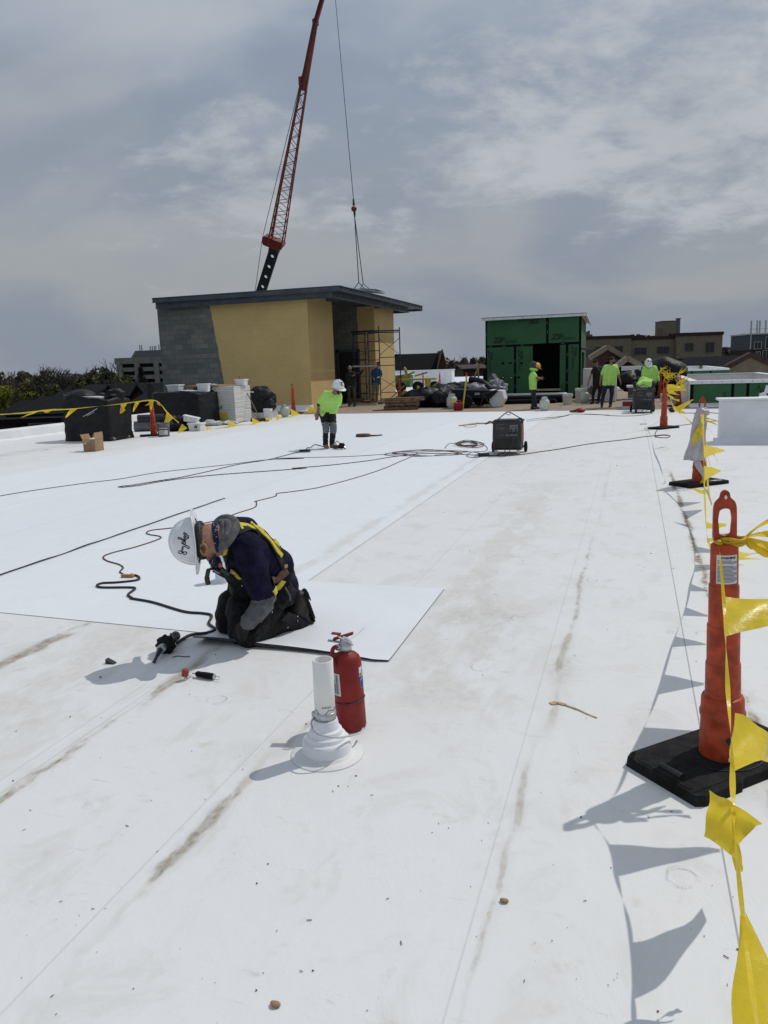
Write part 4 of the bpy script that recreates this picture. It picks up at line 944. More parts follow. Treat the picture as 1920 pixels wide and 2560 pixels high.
# second small vent behind the kneeling worker
mb = MB(); mb.lathe([(.15, .002), (.085, .006), (.08, .012), (.078, .14), (.06, .16), (.045, .17), (.045, .3), (.04, .3), (.04, .2), (0, .2)], 30, G(zk(705, 665)))
single('vent_stub', mb, M['memb2'], 'short white vent stub partly hidden behind the kneeling worker', 'vent pipe', G(zk(705, 665)))

# ---------------------------------------------------------------- tools
hg = G(ztool(640, 470)); 
gun = thing('hot_air_gun', 'black hot-air welding gun lying on its side in the kneeling worker\'s shadow', 'hot air gun', hg)
ga = G(ztool(735, 380)); gb = G(ztool(560, 540)); gd = (gb-ga); gd.z = 0; gd.normalize(); gs_ = gd.cross(V((0, 0, 1)))
c0 = hg+V((0, 0, .05))
def gp(k, s_=0, z=0): return c0 + gd*k + gs_*s_ + V((0, 0, z)) - gun.location
mb = MB(); mb.tube([gp(-.16), gp(-.15), gp(-.06), gp(-.03)], [.02, .03, .03, .036], 18)
for k in range(6): a = 2*math.pi*k/6; mb.box(gp(-.11, .03*math.cos(a), .03*math.sin(a)), (.008, .008, .008), rz=math.atan2(gd.y, gd.x))
obj('handle', mb, M['blk2'], gun)
mb = MB(); mb.tube([gp(-.035), gp(-.02), gp(.03), gp(.04)], [.03, .05, .05, .03], 22)
for k in range(9): a = 2*math.pi*k/9; mb.beam(gp(-.02, .05*math.cos(a), .05*math.sin(a)), gp(.03, .05*math.cos(a), .05*math.sin(a)), .016)
obj('motor_housing', mb, M['black'], gun, bevel=.003)
mb = MB(); mb.tube([gp(.04), gp(.05), gp(.09), gp(.092)], [.024, .026, .025, .02], 18); obj('heater_tube', mb, M['galv'], gun)
mb = MB(); mb.tube([gp(.09), gp(.12, 0, -.012), gp(.135, 0, -.02)], [.015, .012, .01], 12); mb.beam(gp(.13, 0, -.015), gp(.19, .0, -.042), .018, .004); obj('nozzle', mb, M['dgrey'], gun)
# seam roller
rl0 = G(ztool(900, 690)); rt = thing('seam_roller', 'hand seam roller with red silicone wheel and black grip, next to the hot-air gun', 'seam roller', rl0)
ra = G(ztool(905, 665), .02); rb = G(ztool(1065, 690), .02); rd = (rb-ra).normalized()
L0 = rt.location
mb = MB(); mb.tube([ra-L0, ra+rd*.01-L0, ra+rd*.03-L0, (ra+rb)/2-L0, rb-rd*.012-L0, rb-L0], [.012, .0165, .0155, .0175, .017, .014], 18); obj('grip', mb, M['black'], rt)
mb = MB(); mb.cyl(rb-L0, rb+rd*.003-L0, .0145, n=18); obj('end_cap', mb, M['galv'], rt)
mb = MB(); hk = [rb, rb+rd*.035+V((0, 0, .004)), rb+rd*.036+FH*-.018+V((0, 0, -.008)), rb+FH*-.018+rd*.002+V((0, 0, -.008))]; mb.tube([p-L0 for p in hk], .0018, 6); obj('hook_wire', mb, M['galv'], rt)
w0 = G(ztool(800, 690), .02); mb = MB(); mb.tube([p-L0 for p in smooth_path([ra, ra-rd*.03+V((0, 0, -.004)), w0+RH*.012+V((0, 0, -.008)), w0-RH*.004+V((0, 0, -.01))], 4)], .0042, 8); obj('neck', mb, M['galv'], rt)
mb = MB(); wt = w0-FH*.0+V((0, 0, .0)); mb.tube([wt-L0, wt+V((0, 0, .004))+FH*.001+RH*.0012-L0, wt+RH*.008+V((0, 0, .038))-L0, wt+RH*.009+V((0, 0, .042))-L0], [.015, .0185, .0185, .015], 20); obj('roller_wheel', mb, mat('silicone_red', (.30, .045, .03), .6), rt)
# small wedge, scrap, pebbles
g_ = G(ztool(130, 570)); mb = MB(); mb.prism([(-.025, 0), (.035, 0), (.03, .006), (-.022, .028)], -.014, .014, f=lambda p: p+g_); single('rubber_wedge', mb, M['blk2'], 'small black rubber wedge at the tip of the helmet shadow', 'wedge', g_)
for nm, p, s_, lab in (('cork_scrap', zq(1435, 2120), .014, 'light brown cork-like scrap near the bottom edge, below the stained seam'), ('brown_pebble', zs(1068, 1633), .013, 'single brown pebble beside the right-hand stained seam'), ('red_scrap', ztool(40, 700), .008, 'tiny red-brown scrap just below the black wedge')):
    g_ = G(p); mb = MB(); mb.blob(g_+V((0, 0, s_*.5)), (s_, s_*.7, s_*.5), .4, 60, 16, 2, flat=.0); single(nm, mb, M['card'], lab, 'scrap', g_)
mb = MB(); rg = random.Random(11)
for i in range(170):
    p = (rg.uniform(20, 1900), 960+1600*rg.random()**.8)
    g_ = G(p, .003)
    if g_.x > 6 or g_.y > 16 or (g_.x < -2.4 and g_.y > 4.1 and rg.random() < .8): continue
    s_ = rg.choice([.0008, .001, .0012, .0016, .0024])*(.7+.12*g_.y); 
    if rg.random() < .3: a = rg.random()*3; mb.box(g_+V((0, 0, .0)), (s_*7, s_*1.1, .0012), rz=a)
    else: mb.blob(g_, (s_*1.6, s_, s_), .4, 300, 8, i)
o_ = single('roof_grit', mb, M['dgrey'], 'scattered tiny dark grit specks all over the white roof', 'grit', (0, 5, 0)); o_['kind'] = 'stuff'
# straw-coloured stain strip: thin glued scrap
mb = MB(); P5 = [G(zs(*p), .004) for p in [(1290, 685), (1320, 678), (1360, 690), (1420, 712), (1470, 735), (1512, 752)]]
M['straw'] = mat('dried_adhesive', (.55, .40, .20), .8, var=.2, vs=30)
for i in range(len(P5)-1): mb.beam(P5[i], P5[i+1], [.03, .022, .012, .008, .006][i], .002)
single('adhesive_dribble', mb, M['straw'], 'thin yellowish dribble of dried adhesive crossing the right-hand seam', 'dribble', P5[1])
# curved offcut strip by the gun
mb = MB(); mb.tube(smooth_path([G(ztool(*p), .004) for p in [(690, 515), (740, 505), (800, 510), (848, 508)]], 6), .0025, 6); single('black_strip', mb, M['cordblk'], 'thin curved black strip lying beside the hot-air gun', 'strip', G(ztool(760, 508)))

# ---------------------------------------------------------------- cords
def cord(nm, pts, r, mt, label, wave=0., wl=.12, z=.006, n=6, cat='cord', parent=None):
    P = smooth_path([V((g_.x, g_.y, z)) for g_ in [G(p) for p in pts]], n)
    if wave:
        # resample finely and wiggle
        Q = [];
        for i in range(len(P)-1):
            L = (P[i+1]-P[i]).length; k = max(1, int(L/(wl/5)))
            for j in range(k): Q.append(P[i].lerp(P[i+1], j/k))
        s_ = 0; out = []
        for i, p in enumerate(Q):
            if i: s_ += (Q[i]-Q[i-1]).length
            d_ = (Q[min(i+1, len(Q)-1)]-Q[max(i-1, 0)]).normalized(); out.append(p+V((-d_.y, d_.x, 0))*wave*math.sin(s_/wl*6.28+.8*math.sin(s_*2)))
        P = out
    mb = MB(); mb.tube(P, r, 7); return single(nm, mb, mt, label, cat, P[len(P)//2])
cord('flexible_cord', [zu(-30, 357), zu(0, 352), zu(130, 330), zu(300, 305), zu(480, 280), zu(660, 258), zu(850, 225), zu(1050, 202), zu(1250, 180), zu(1450, 155), zu(1659, 147), zt(100, 190), zt(300, 185), zt(500, 180), zt(700, 168), zt(880, 158), zt(1040, 150), zt(1180, 155), zt(1240, 165)], .008, M['cordblk'], 'long black power cord crossing the roof from the left edge to the near generator')
cord('flexible_cord', [zu(1640, 108), zu(1520, 140), zu(1440, 158), zu(1300, 180), zu(1150, 215), zu(1000, 248), zu(850, 272), zu(730, 292), zu(655, 301), zu(670, 305), zu(760, 295), zu(900, 270), zu(1100, 245), zu(1300, 228), zu(1659, 202), zt(200, 245), zt(400, 228), zt(600, 205), zt(760, 180), zt(900, 165), zt(1060, 165), zt(1180, 172), zt(1240, 170)], .007, M['cordblk'], 'twisted dark cord looping left from the standing worker and back to the near generator', .012, .1, z=.01)
cord('flexible_cord', [zt(880, 160), zt(850, 180), zt(780, 210), zt(700, 245), zt(560, 292), zt(350, 348), zt(200, 372), zt(115, 383), zt(105, 398), zt(0, 425), zu(1400, 385), zu(1390, 415), zu(1300, 445), zu(1170, 490), zu(960, 525), zu(830, 540), zu(800, 555), zu(820, 565), zu(875, 575), zu(860, 592), zu(740, 632), zu(620, 662), zu(565, 685), zu(585, 708), zu(650, 728), zu(672, 745), zu(655, 768), zu(672, 780)], .0072, M['cordred'], 'thin red-brown extension cord winding down to the kneeling worker', z=.008, n=7)
cord('flexible_cord', [zu(715, 785), zu(755, 795), zu(750, 815), zu(640, 828), zu(560, 832), zu(530, 845), zu(560, 856), zu(700, 856), zu(738, 862), zu(700, 895), zu(720, 912), zq(690, 0), zq(800, 20), zq(960, 68), zq(1060, 78), zq(1105, 90), zq(1090, 130), zq(1122, 158), zq(1095, 178), zq(1000, 190), zq(950, 215), zq(925, 235)], .0095, M['cordblk'], 'thick black cord of the hot-air gun snaking in loops left of the worker', z=.012, n=7)
pl_ = G(zu(697, 786), .015); mb = MB(); mb.box(pl_, (.11, .035, .03), rz=R_(10)); single('plug_coupling', mb, M['cordor'], 'dark and amber plug coupling joining the red cord and black cord', 'plug', pl_, bevel=.008)
pl_ = G(z6(20, 2085), .02); mb = MB(); mb.box(pl_, (.22, .08, .06), rz=R_(20)); single('plug_coupling', mb, M['blk2'], 'black plug coupling on the roof left of the standing worker\'s boots', 'plug', pl_, bevel=.01)
cord('flexible_cord', [z6(40, 2075), z6(90, 2020), z6(160, 2020), z6(230, 1960), z6(300, 1940), z6(380, 1960), z6(480, 1985)], .009, M['cordblk'], 'short black cord between the coupling and the standing worker\'s boots', z=.012)
cord('flexible_cord', [zt(1270, 172), zt(1340, 176), zt(1440, 170), zt(1560, 152), zt(1659, 138), zr(0, 1200), zr(180, 1175), zr(400, 1150), zr(520, 1130), zr(620, 1120), zr(720, 1110), zr(775, 1120), zr(740, 1138), zr(640, 1128), zr(700, 1115), zr(760, 1116)], .009, M['cordblk'], 'black cord running right from the near generator to a coil by the third cone')
cord('flexible_cord', [zr(640, 1115), zr(650, 1080), zr(680, 1050), zr(720, 1035), zr(860, 1025), zr(980, 1010), zr(1100, 990), zr(1250, 985)], .008, M['cordblk'], 'black cord passing behind the third cone towards the near curb wall')
cord('flexible_cord', [zr(850, 912), zr(950, 914), zr(1050, 913), zr(1150, 912), zr(1235, 918)], .012, M['cordblk'], 'kinked black cord reaching the near curb wall behind the bagged cone', .03, .3)
cord('flexible_cord', [zr(-10, 888), zr(100, 878), zr(240, 870), zr(350, 866)], .014, M['cordblk'], 'dark cord on the white sheet in front of the bearded worker')
cord('flexible_cord', [zgen(1210, 420), zgen(1659, 365), zg(880, 1240), zg(1000, 1225), zg(1080, 1205), zg(1200, 1205), zg(1340, 1210), zg(1500, 1215), zr(0, 922), zr(120, 926), zr(220, 935), zr(350, 940), zr(500, 935), zr(620, 915)], .009, M['cordred'], 'red-brown cord from behind the near generator to the far generator')
cord('flexible_cord', [zgen(1210, 455), zgen(1659, 405), zg(900, 1250), zg(1060, 1215)], .008, M['cordred'], 'second thinner cord trailing right from behind the near generator')
# tangle next to the near generator
mb = MB(); rq = random.Random(4)
for k in range(7):
    c_ = G(zt(1145+8*k % 40, 108), .01+.005*k); r1 = rq.uniform(.16, .28); r2 = rq.uniform(.2, .5)
    mb.tube([c_+RH*(r1*math.cos(a))+FH*(r2*math.sin(a)*1.6)+V((0, 0, .008*math.sin(a*3+k))) for a in [2*math.pi*i/22 for i in range(22)]], .008, 6)
single('cord_coil', mb, M['cordred'], 'loose coil of red-brown cord left of the near generator', 'cord', G(zt(1145, 108)))
mb = MB()
for k in range(3):
    c_ = G(zt(930, 158), .012+.004*k); a0 = rq.random()*6
    mb.tube([c_+RH*((.9-.1*k)*math.cos(a+a0)*(.7+.3*math.sin(2*a)))+FH*((.55-.06*k)*math.sin(a+a0))+V((0, 0, .006*math.sin(a*4))) for a in [2*math.pi*i/30 for i in range(28)]], .0055, 6)
single('cord_coil', mb, M['cordred'], 'wide tangled loops of cord where the long cords cross', 'cord', G(zt(930, 158)))
cord('flexible_cord', [zt(1030, 135), zt(1050, 112), zt(1080, 108), zt(1110, 118)], .008, M['cordblk'], 'short dark cord loop entering the red-brown coil')
cord('flexible_cord', [zt(1170, 110), zt(1230, 112), zt(1260, 130), zt(1250, 150), zt(1180, 155), zt(1150, 178), zt(1200, 186), zt(1250, 175)], .008, M['cordred'], 'crooked cord linking the coil with the power strip at the near generator')
pl_ = G(zt(1243, 168), .03); mb = MB(); mb.box(pl_, (.2, .09, .06), rz=R_(15)); single('power_strip', mb, M['blk2'], 'black power adapter block where cords meet by the near generator', 'adapter', pl_, bevel=.01)
# brown straps and coil pads
sp_ = G(zt(585, 70)); mb = MB(); mb.lathe([(.13, 0), (.15, .01), (.15, .06), (.13, .07), (.06, .07), (.06, 0)], 26, sp_+V((0, 0, .002)), sx=1.2, sy=1); mb.tube(smooth_path([sp_+RH*.1+V((0, 0, .03)), sp_+RH*.3+V((0, 0, .02)), sp_+RH*.45+FH*.15+V((0, 0, .015))], 5), .02, 8)
single('strap_roll', mb, M['leather'], 'flat brown strap roll lying right of the standing worker', 'strap', sp_)
g_ = [G(zc(*p), .02) for p in [(1155, 677), (1240, 668), (1290, 658), (1380, 658), (1430, 650)]]; mb = MB()
for i in range(4): mb.beam(g_[i], g_[i+1], .14 if i else .05, .03)
mb.tube(smooth_path([G(zc(*p), .01) for p in [(1190, 678), (1210, 688), (1280, 688), (1300, 675), (1270, 668)]], 5), .008, 6)
single('canvas_strap', mb, M['straw'], 'flat straw-coloured strap lying left of the near generator handle', 'strap', g_[2])
mb = MB(); g_ = G(zr(535, 1010), .006); [mb.box(g_+RH*dx, (.1, .03, .01), rz=k) for k, dx in ((0, 0), (1, .05), (2, -.06))]; single('metal_scrap', mb, M['dgrey'], 'small dark scrap of metal left of the third cone', 'scrap', g_)
# heat gun at the standing worker's feet
g_ = G(z6(930, 2050)); o_ = thing('hot_air_gun', 'second hot-air gun with coiled lead at the standing worker\'s boots', 'hot air gun', g_)
mb = MB(); mb.tube([(-.16, 0, .04), (-.04, 0, .05)], [.032, .034], 12); obj('handle', mb, M['blk2'], o_)
mb = MB(); mb.tube([(-.04, 0, .05), (0, .01, .075), (.07, .02, .08)], [.04, .065, .05], 14); obj('motor_housing', mb, M['black'], o_)
mb = MB(); mb.tube([(.05, .02, .05), (.1, .01, .02)], [.03, .02], 12); obj('heater_tube', mb, M['galv'], o_)
mb = MB(); mb.tube(smooth_path([(-.0, 0, .1), (-.07, .0, .17), (-.12, .02, .14), (-.1, .02, .05), (-.15, 0, .02)], 6), .008, 6); obj('lead', mb, M['cordblk'], o_)

# ---------------------------------------------------------------- generators
def generator(label, loc, rz, rear=False):
    o = thing('portable_generator', label, 'generator', loc, rz, group='black portable generators')
    w_, d_, h0, h1 = .50, .58, .115, .62
    mb = MB(); mb.prism([(-w_/2, h0), (w_/2, h0), (w_/2+.01, h0+.2), (w_/2, h1-.02), (w_/2-.02, h1), (-w_/2+.02, h1), (-w_/2, h1-.02), (-w_/2-.01, h0+.2)], -d_/2, d_/2); obj('casing', mb, M['dgrey'], o, bevel=.012)
    mb = MB(); mb.bx(-w_/2-.015, w_/2+.015, -d_/2-.015, d_/2+.015, h0-.025, h0); mb.bx(-w_/2-.02, w_/2+.02, -d_/2-.02, d_/2+.02, h1-.05, h1-.01); obj('frame_rail', mb, M['blk2'], o, bevel=.006)
    mb = MB(); mb.bx(-.22, .225, -d_/2-.014, -d_/2, .40, .575); pn = obj('control_panel', mb, M['blk2'], o, bevel=.004)
    mb = MB(); mb.bx(.055, .20, -d_/2-.018, -d_/2-.0145, .425, .545)
    obj('outlet_plate', mb, M['grey'], pn)
    mb = MB(); mb.cyl((.085, -d_/2-.021, .455), (.085, -d_/2-.018, .455), .021, n=14); mb.cyl((.165, -d_/2-.021, .455), (.165, -d_/2-.018, .455), .021, n=14); mb.bx(.06, .195, -d_/2-.0205, -d_/2-.018, .50, .508); obj('outlet', mb, M['blk2'], pn)
    mb = MB()
    for x, z, l_ in ((-.16, .55, .05), (-.08, .55, .09), (-.17, .52, .05), (-.17, .49, .04), (-.09, .49, .08), (-.09, .47, .1), (-.17, .45, .04)): mb.bx(x-l_/2, x+l_/2, -d_/2-.0155, -d_/2-.014, z, z+.008)
    obj('panel_print', mb, M['grey'], pn)
    mb = MB(); mb.bx(-.02, .19, -d_/2-.004, -d_/2, .345, .375); mb.bx(-.12, -.05, -d_/2-.004, -d_/2, .36, .368); obj('name_strip', mb, M['grey'], o)
    mb = MB()
    for k in range(8): mb.bx(-.2, .2, -d_/2-.009, -d_/2, .15+k*.021, .158+k*.021)
    obj('vent_slats', mb, M['blk2'], o)
    mb = MB(); mb.bx(w_/2+.004, w_/2+.014, -d_/2+.06, d_/2-.1, .2, .52)
    sp = obj('side_panel', mb, M['red'], o, bevel=.01)
    mb = MB()
    for k in range(5): mb.bx(w_/2+.0145, w_/2+.02, -d_/2+.08, d_/2-.12, .24+k*.05, .25+k*.05)
    obj('louvre', mb, M['leather'], sp)
    mb = MB(); mb.tube([(-.2, 0, h1), (-.03, 0, h1+.135), (.03, 0, h1+.135), (.22, 0, h1+.02)], .009, 8); mb.tube([(.05*math.cos(a)*.8, 0, h1+.12+.035*math.sin(a)) for a in [math.pi+math.pi*i/10 for i in range(11)]], .006, 6); obj('lifting_bail', mb, M['blk2'], o)
    mb = MB(); mb.tube(smooth_path([(-.22, -.32, h1-.03), (-.3, -.34, h1-.01), (-.34, -.34, h1-.035), (-.38, -.34, h1-.05)], 4), .014, 8); mb.tube([(-.24, -.3, h1+.0), (.2, -.3, h1+.01)], .012, 8); mb.tube(smooth_path([(.2, -.3, h1+.02), (.26, -.3, h1+.03), (.28, -.28, h1-.05)], 4), .02, 8); obj('folding_handle', mb, M['blk2'], o)
    for sx in ((-1, 1)):
        mb = MB(); mb.bx(sx*.2-.03, sx*.2+.03, -d_/2+.02, -d_/2+.05, 0, h0-.02); obj('stand_leg', mb, M['galv'] if not rear else M['blk2'], o)
        q = MB(); q.lathe([(.0, -.03), (.04, -.03), (.085, -.026), (.1, -.015), (.1, .015), (.085, .026), (.04, .03), (0, .03)], 26, (sx*(w_/2+.05), d_/2-.08, .1), rot=Matrix.Rotation(R_(90), 3, 'Y')); wh_ = obj('wheel', q, M['black'], o)
        q = MB(); q.lathe([(0, -.034), (.05, -.032), (.05, .032), (0, .034)], 16, (sx*(w_/2+.05), d_/2-.08, .1), rot=Matrix.Rotation(R_(90), 3, 'Y')); obj('rim', q, M['grey'], wh_)
    mb = MB(); mb.tube(smooth_path([(.09, -d_/2-.03, .45), (.06, -d_/2-.09, .38), (.02, -d_/2-.12, .2), (-.05, -d_/2-.15, .05), (-.2, -d_/2-.2, .01), (-.33, -d_/2-.2, .01)], 6), .008, 6); obj('plugged_lead', mb, M['cordblk'], o)
    mb = MB(); mb.tube(smooth_path([(.165, -d_/2-.03, .45), (.13, -d_/2-.07, .33), (.1, -d_/2-.1, .18), (.02, -d_/2-.16, .03), (-.1, -d_/2-.2, .01)], 6), .007, 6); obj('plugged_lead', mb, M['cordred'], o)
    return o
generator('near black portable generator with red side panel in the middle of the roof', (-2.16, 14.22, 0), R_(3))
gen2 = generator('far black portable generator where two workers are bending', (.32, 25.25, 0), R_(4), True); gen2.scale = (1.12, 1.12, 1.12)
# ---------------------------------------------------------------- left group
def wrapped(label, x0, x1, y0, y1, h, seed, loc=None, extra=None):
    cx_, cy_ = (x0+x1)/2, (y0+y1)/2; o = thing('wrapped_pallet', label, 'wrapped pallet', (cx_, cy_, 0))
    mb = MB(); wx, wy = (x1-x0)/2, (y1-y0)/2; n = 64; nv = 30; vs = []; fs = []
    for j in range(nv+1):
        v = j/nv
        for i in range(n):
            a = 2*math.pi*i/n; c_, s_ = math.cos(a), math.sin(a); k = max(abs(c_), abs(s_))**.88
            if v < .8: z = h*(v/.8); r = 1.0+.03*math.sin(v*4)
            else: z = h; r = (1-(v-.8)/.2)
            p = V((c_/k*wx*r, s_/k*wy*r, 0))
            q = V((p.x*2.2, p.y*2.2, z*2.6))+V((seed, seed*2, 0)); dsp = .045*noise.noise(q)+.03*(1-2*abs(noise.noise(q*V((1, 1, .4)).length*1.1)))+.012*noise.noise(q*4)
            if v < .8: p *= 1+dsp*.9; z += .02*noise.noise(q*1.5)
            else: z += dsp*1.1*(.3+r)+.03*math.sin(p.x*5+seed)
            if v < .04: p *= 1.03
            vs.append(V((p.x, p.y, max(.003, z))))
    for j in range(nv):
        for i in range(n): i2 = (i+1) % n; fs.append((j*n+i, j*n+i2, (j+1)*n+i2, (j+1)*n+i))
    mb.add(vs, fs, True)
    obj('poly_cover', mb, M['sheet'], o)
    if extra: extra(o)
    return o
def ex1(o):
    mb = MB(); mb.blob((-.45, -.05, 1.08), (.42, .42, .24), .12, 2.2, 30, 3); mb.blob((-.58, -.15, .95), (.22, .3, .28), .1, 2, 24, 8); obj('cover_bulge', mb, M['sheet'], o)
    mb = MB(); mb.blob((.48, .1, 1.15), (.22, .26, .13), .5, 5, 30, 6, ridge=True); mb.blob((.05, .3, 1.12), (.26, .15, .09), .4, 5, 24, 9, ridge=True); obj('bunched_cover', mb, M['sheet'], o)
    mb = MB(); mb.box((.12, -.15, 1.115), (.55, .45, .03), rot=Matrix.Rotation(.05, 3, 'Y')); obj('pale_board', mb, M['offwhite'], o)
    mb = MB(); mb.beam((-.05, -.53, .64), (.42, -.55, .84), .010, .016); mb.beam((.08, -.54, .66), (.32, -.55, .76), .008, .012); obj('tear_glint', mb, M['bag'], o)
wrapped('large black sheet wrapped pallet with a bulging left top near the parapet', -14.05, -12.68, 16.6, 17.6, 1.07, 2., extra=ex1)
for x_, y_ in ((970, 905), (1092, 885)):
    g_ = G(zl(x_, y_)); mb = MB(); mb.blob(g_+V((0, 0, .05)), (.11, .07, .055), .3, 12, 16, x_); single('ballast_stone', mb, M['conc'], 'left ballast stone on the hem of the large wrapped pallet' if x_ == 970 else 'right ballast stone on the hem of the large wrapped pallet', 'stone', g_)
wrapped('square black wrapped pallet with two white tubs and a board on top', -14.5, -12.78, 21.15, 22.4, 1.04, 7.)
mb = MB(); mb.blob((-13.3, 22.5, 1.06), (.35, .25, .17), .5, 5, 26, 4, ridge=True); single('bunched_sheet', mb, M['sheet'], 'crumpled black sheet bunched between the two tubs on the square pallet', 'sheet', (-13.3, 22.5, 1))
mb = MB(); mb.box((-13.4, 21.75, 1.09), (.62, .5, .025), rot=Matrix.Rotation(.04, 3, 'Y')); single('board_piece', mb, M['offwhite'], 'pale board lying on the square black wrapped pallet', 'board', (-13.4, 21.7, 1.1))
def tub(label, c, w_, d_, h, rz=0, mt='white', name='plastic_tub', tilt=0):
    o = thing(name, label, 'tub', c, rz); o.rotation_euler = (0, tilt, rz)
    mb = MB(); b_, t_ = .88, 1.; vs = []
    for s_, z in ((b_, 0), (t_, h)): vs += [(-w_/2*s_, -d_/2*s_, z), (w_/2*s_, -d_/2*s_, z), (w_/2*s_, d_/2*s_, z), (-w_/2*s_, d_/2*s_, z)]
    mb.add(vs, [(3, 2, 1, 0), (4, 5, 6, 7), (0, 1, 5, 4), (1, 2, 6, 5), (2, 3, 7, 6), (3, 0, 4, 7)]); obj('tub_body', mb, M[mt], o, bevel=.015)
    mb = MB(); mb.box((0, 0, h-.012), (w_+.03, d_+.03, .035)); obj('rim', mb, M[mt], o, bevel=.006); return o
tub('white tub at the left on the square black wrapped pallet', (-14.05, 21.9, 1.07), .44, .34, .22); tub('white tub at the right on the square black wrapped pallet', (-12.95, 21.8, 1.05), .36, .34, .25, .3)
st = thing('insulation_stack', 'tall stack of off-white insulation boards with a buff board lid beside the pallets', 'board stack', (-12.8, 23, 0))
mb = MB()
def stk_side(u, v, a, b_): 
    p = V(a).lerp(V(b_), u); z = .03+1.155*v; k = .012*noise.noise(V((u*2, math.floor(v*22)*1.7, 3.)))+.01*noise.noise(V((0, math.floor(v*7)*2.3, 1.))); return V((p.x+k, p.y-k, z))
for a, b_ in (((-13.95, 22.4, 0), (-12.22, 22.4, 0)), ((-12.22, 22.4, 0), (-12.22, 23.5, 0)), ((-12.22, 23.5, 0), (-13.95, 23.5, 0)), ((-13.95, 23.5, 0), (-13.95, 22.4, 0))): mb.grid(8, 88, lambda u, v: stk_side(u, v, a, b_), smooth=False)
mb.bx(-13.94, -12.23, 22.41, 23.49, .02, 1.186)
obj('boards', mb, M['stack'], st, local=False)
mb = MB(); mb.bx(-14.0, -12.75, 22.35, 23.5, 1.19, 1.235); obj('lid_board', mb, M['card'], st, local=False)
mb = MB(); mb.bx(-12.95, -12.5, 22.385, 22.395, .14, .34); obj('yellow_label', mb, M['strapY'], st, local=False)
gt = lambda s_, x, y, z, sz, parent, mt='ink', rot=0: text_mesh(s_, sz, M[mt], parent=parent, M=Matrix.Translation(V((x, y, z))-worg(parent)) @ RX @ Matrix.Rotation(R_(rot), 4, 'Z'), bold=.002, shear=.4)
gt('ir', -12.72, 22.375, .52, .16, st, rot=20)
tub('printed white pail lying on top of the insulation stack', (-12.3, 23.1, 1.19), .34, .3, .2); 
mb = MB(); mb.blob((-13.3, 22.9, 1.25), (.18, .1, .02), .3, 8, 16, 2); single('plastic_scrap', mb, M['white'], 'white film scrap on the buff lid of the insulation stack', 'scrap', (-13.3, 22.9, 1.25))
mb = MB(); mb.blob((-12.9, 21.55, .05), (.55, .25, .1), .6, 5, 30, 5, ridge=True, flat=.004); mb.blob((-12.35, 21.9, .04), (.35, .25, .07), .6, 5, 30, 8, ridge=True, flat=.004)
single('clear_wrap', mb, M['bag'], 'crumpled clear plastic wrap at the foot of the insulation stack', 'plastic wrap', (-12.7, 21.7, 0))
mb = MB(); mb.tube([(-11.75, 23.15, .12), (-12.55, 23.4, 1.5)], .016, 8); o_ = thing('push_broom', 'push broom leaning against the insulation stack', 'broom', (-11.8, 23.1, 0)); obj('handle', mb, M['wood'], o_, local=False)
mb = MB(); mb.box((-11.72, 23.1, .09), (.6, .07, .05), rz=.2); obj('head', mb, M['wood'], o_, local=False); mb = MB(); mb.box((-11.72, 23.09, .035), (.6, .08, .07), rz=.2); obj('bristles', mb, M['blk2'], o_, local=False)
mb = MB(); mb.tube([(-11.95, 23.05, .3), (-11.75, 23.12, .1), (-11.45, 23.0, .1)], .01, 6); obj('brace', mb, M['blk2'], o_, local=False)
def bucket(label, c, r, h, mt='white', lab=False, name='plastic_bucket', rz=0, handle=True):
    o = thing(name, label, 'bucket', c, rz); mb = MB()
    mb.lathe([(r*.86, 0), (r*.88, .005), (r*.97, h*.8), (r*1.03, h*.81), (r*1.03, h*.84), (r*.98, h*.85), (r, h-.01), (r*1.04, h), (r*.97, h), (r*.93, h-.05), (.0, h-.05)], 36); obj('pail', mb, M[mt], o)
    if handle:
        mb = MB(); mb.tube([(r*1.06*math.cos(a), -r*.25*abs(math.sin(a))-r*.9*math.sin(a), h*.82-.5*h*math.sin(a)) for a in [math.pi*i/16 for i in range(17)]], .004, 6); obj('bail', mb, M['galv'], o)
    if lab:
        mb = MB(); mb.grid(12, 2, lambda u, v: V((r*1.0*math.cos(R_(-100+80*u)), r*1.0*math.sin(R_(-100+80*u)), h*(.15+.5*v)))); lb = obj('label', mb, M['paper'], o)
        mb = MB(); mb.grid(12, 2, lambda u, v: V((r*1.006*math.cos(R_(-100+80*u)), r*1.006*math.sin(R_(-100+80*u)), h*(.48+.12*v)))); obj('red_band', mb, M['red'], lb)
        mb = MB(); [mb.grid(6, 1, lambda u, v, i=i: V((r*1.006*math.cos(R_(-90+(50-7*(i % 3))*u)), r*1.006*math.sin(R_(-90+(50-7*(i % 3))*u)), h*(.2+.05*i+.015*v)))) for i in range(5)]; obj('fine_print', mb, M['dgrey'], lb)
    return o
bucket('white bucket in front of the broom by the insulation stack', (-11.72, 23.75, 0), .155, .38)
bucket('grey pail with red and white label in front of the rag-topped cone', tuple(G(zl(1388, 872))+V((0, .16, 0))), .17, .36, 'grey', True)
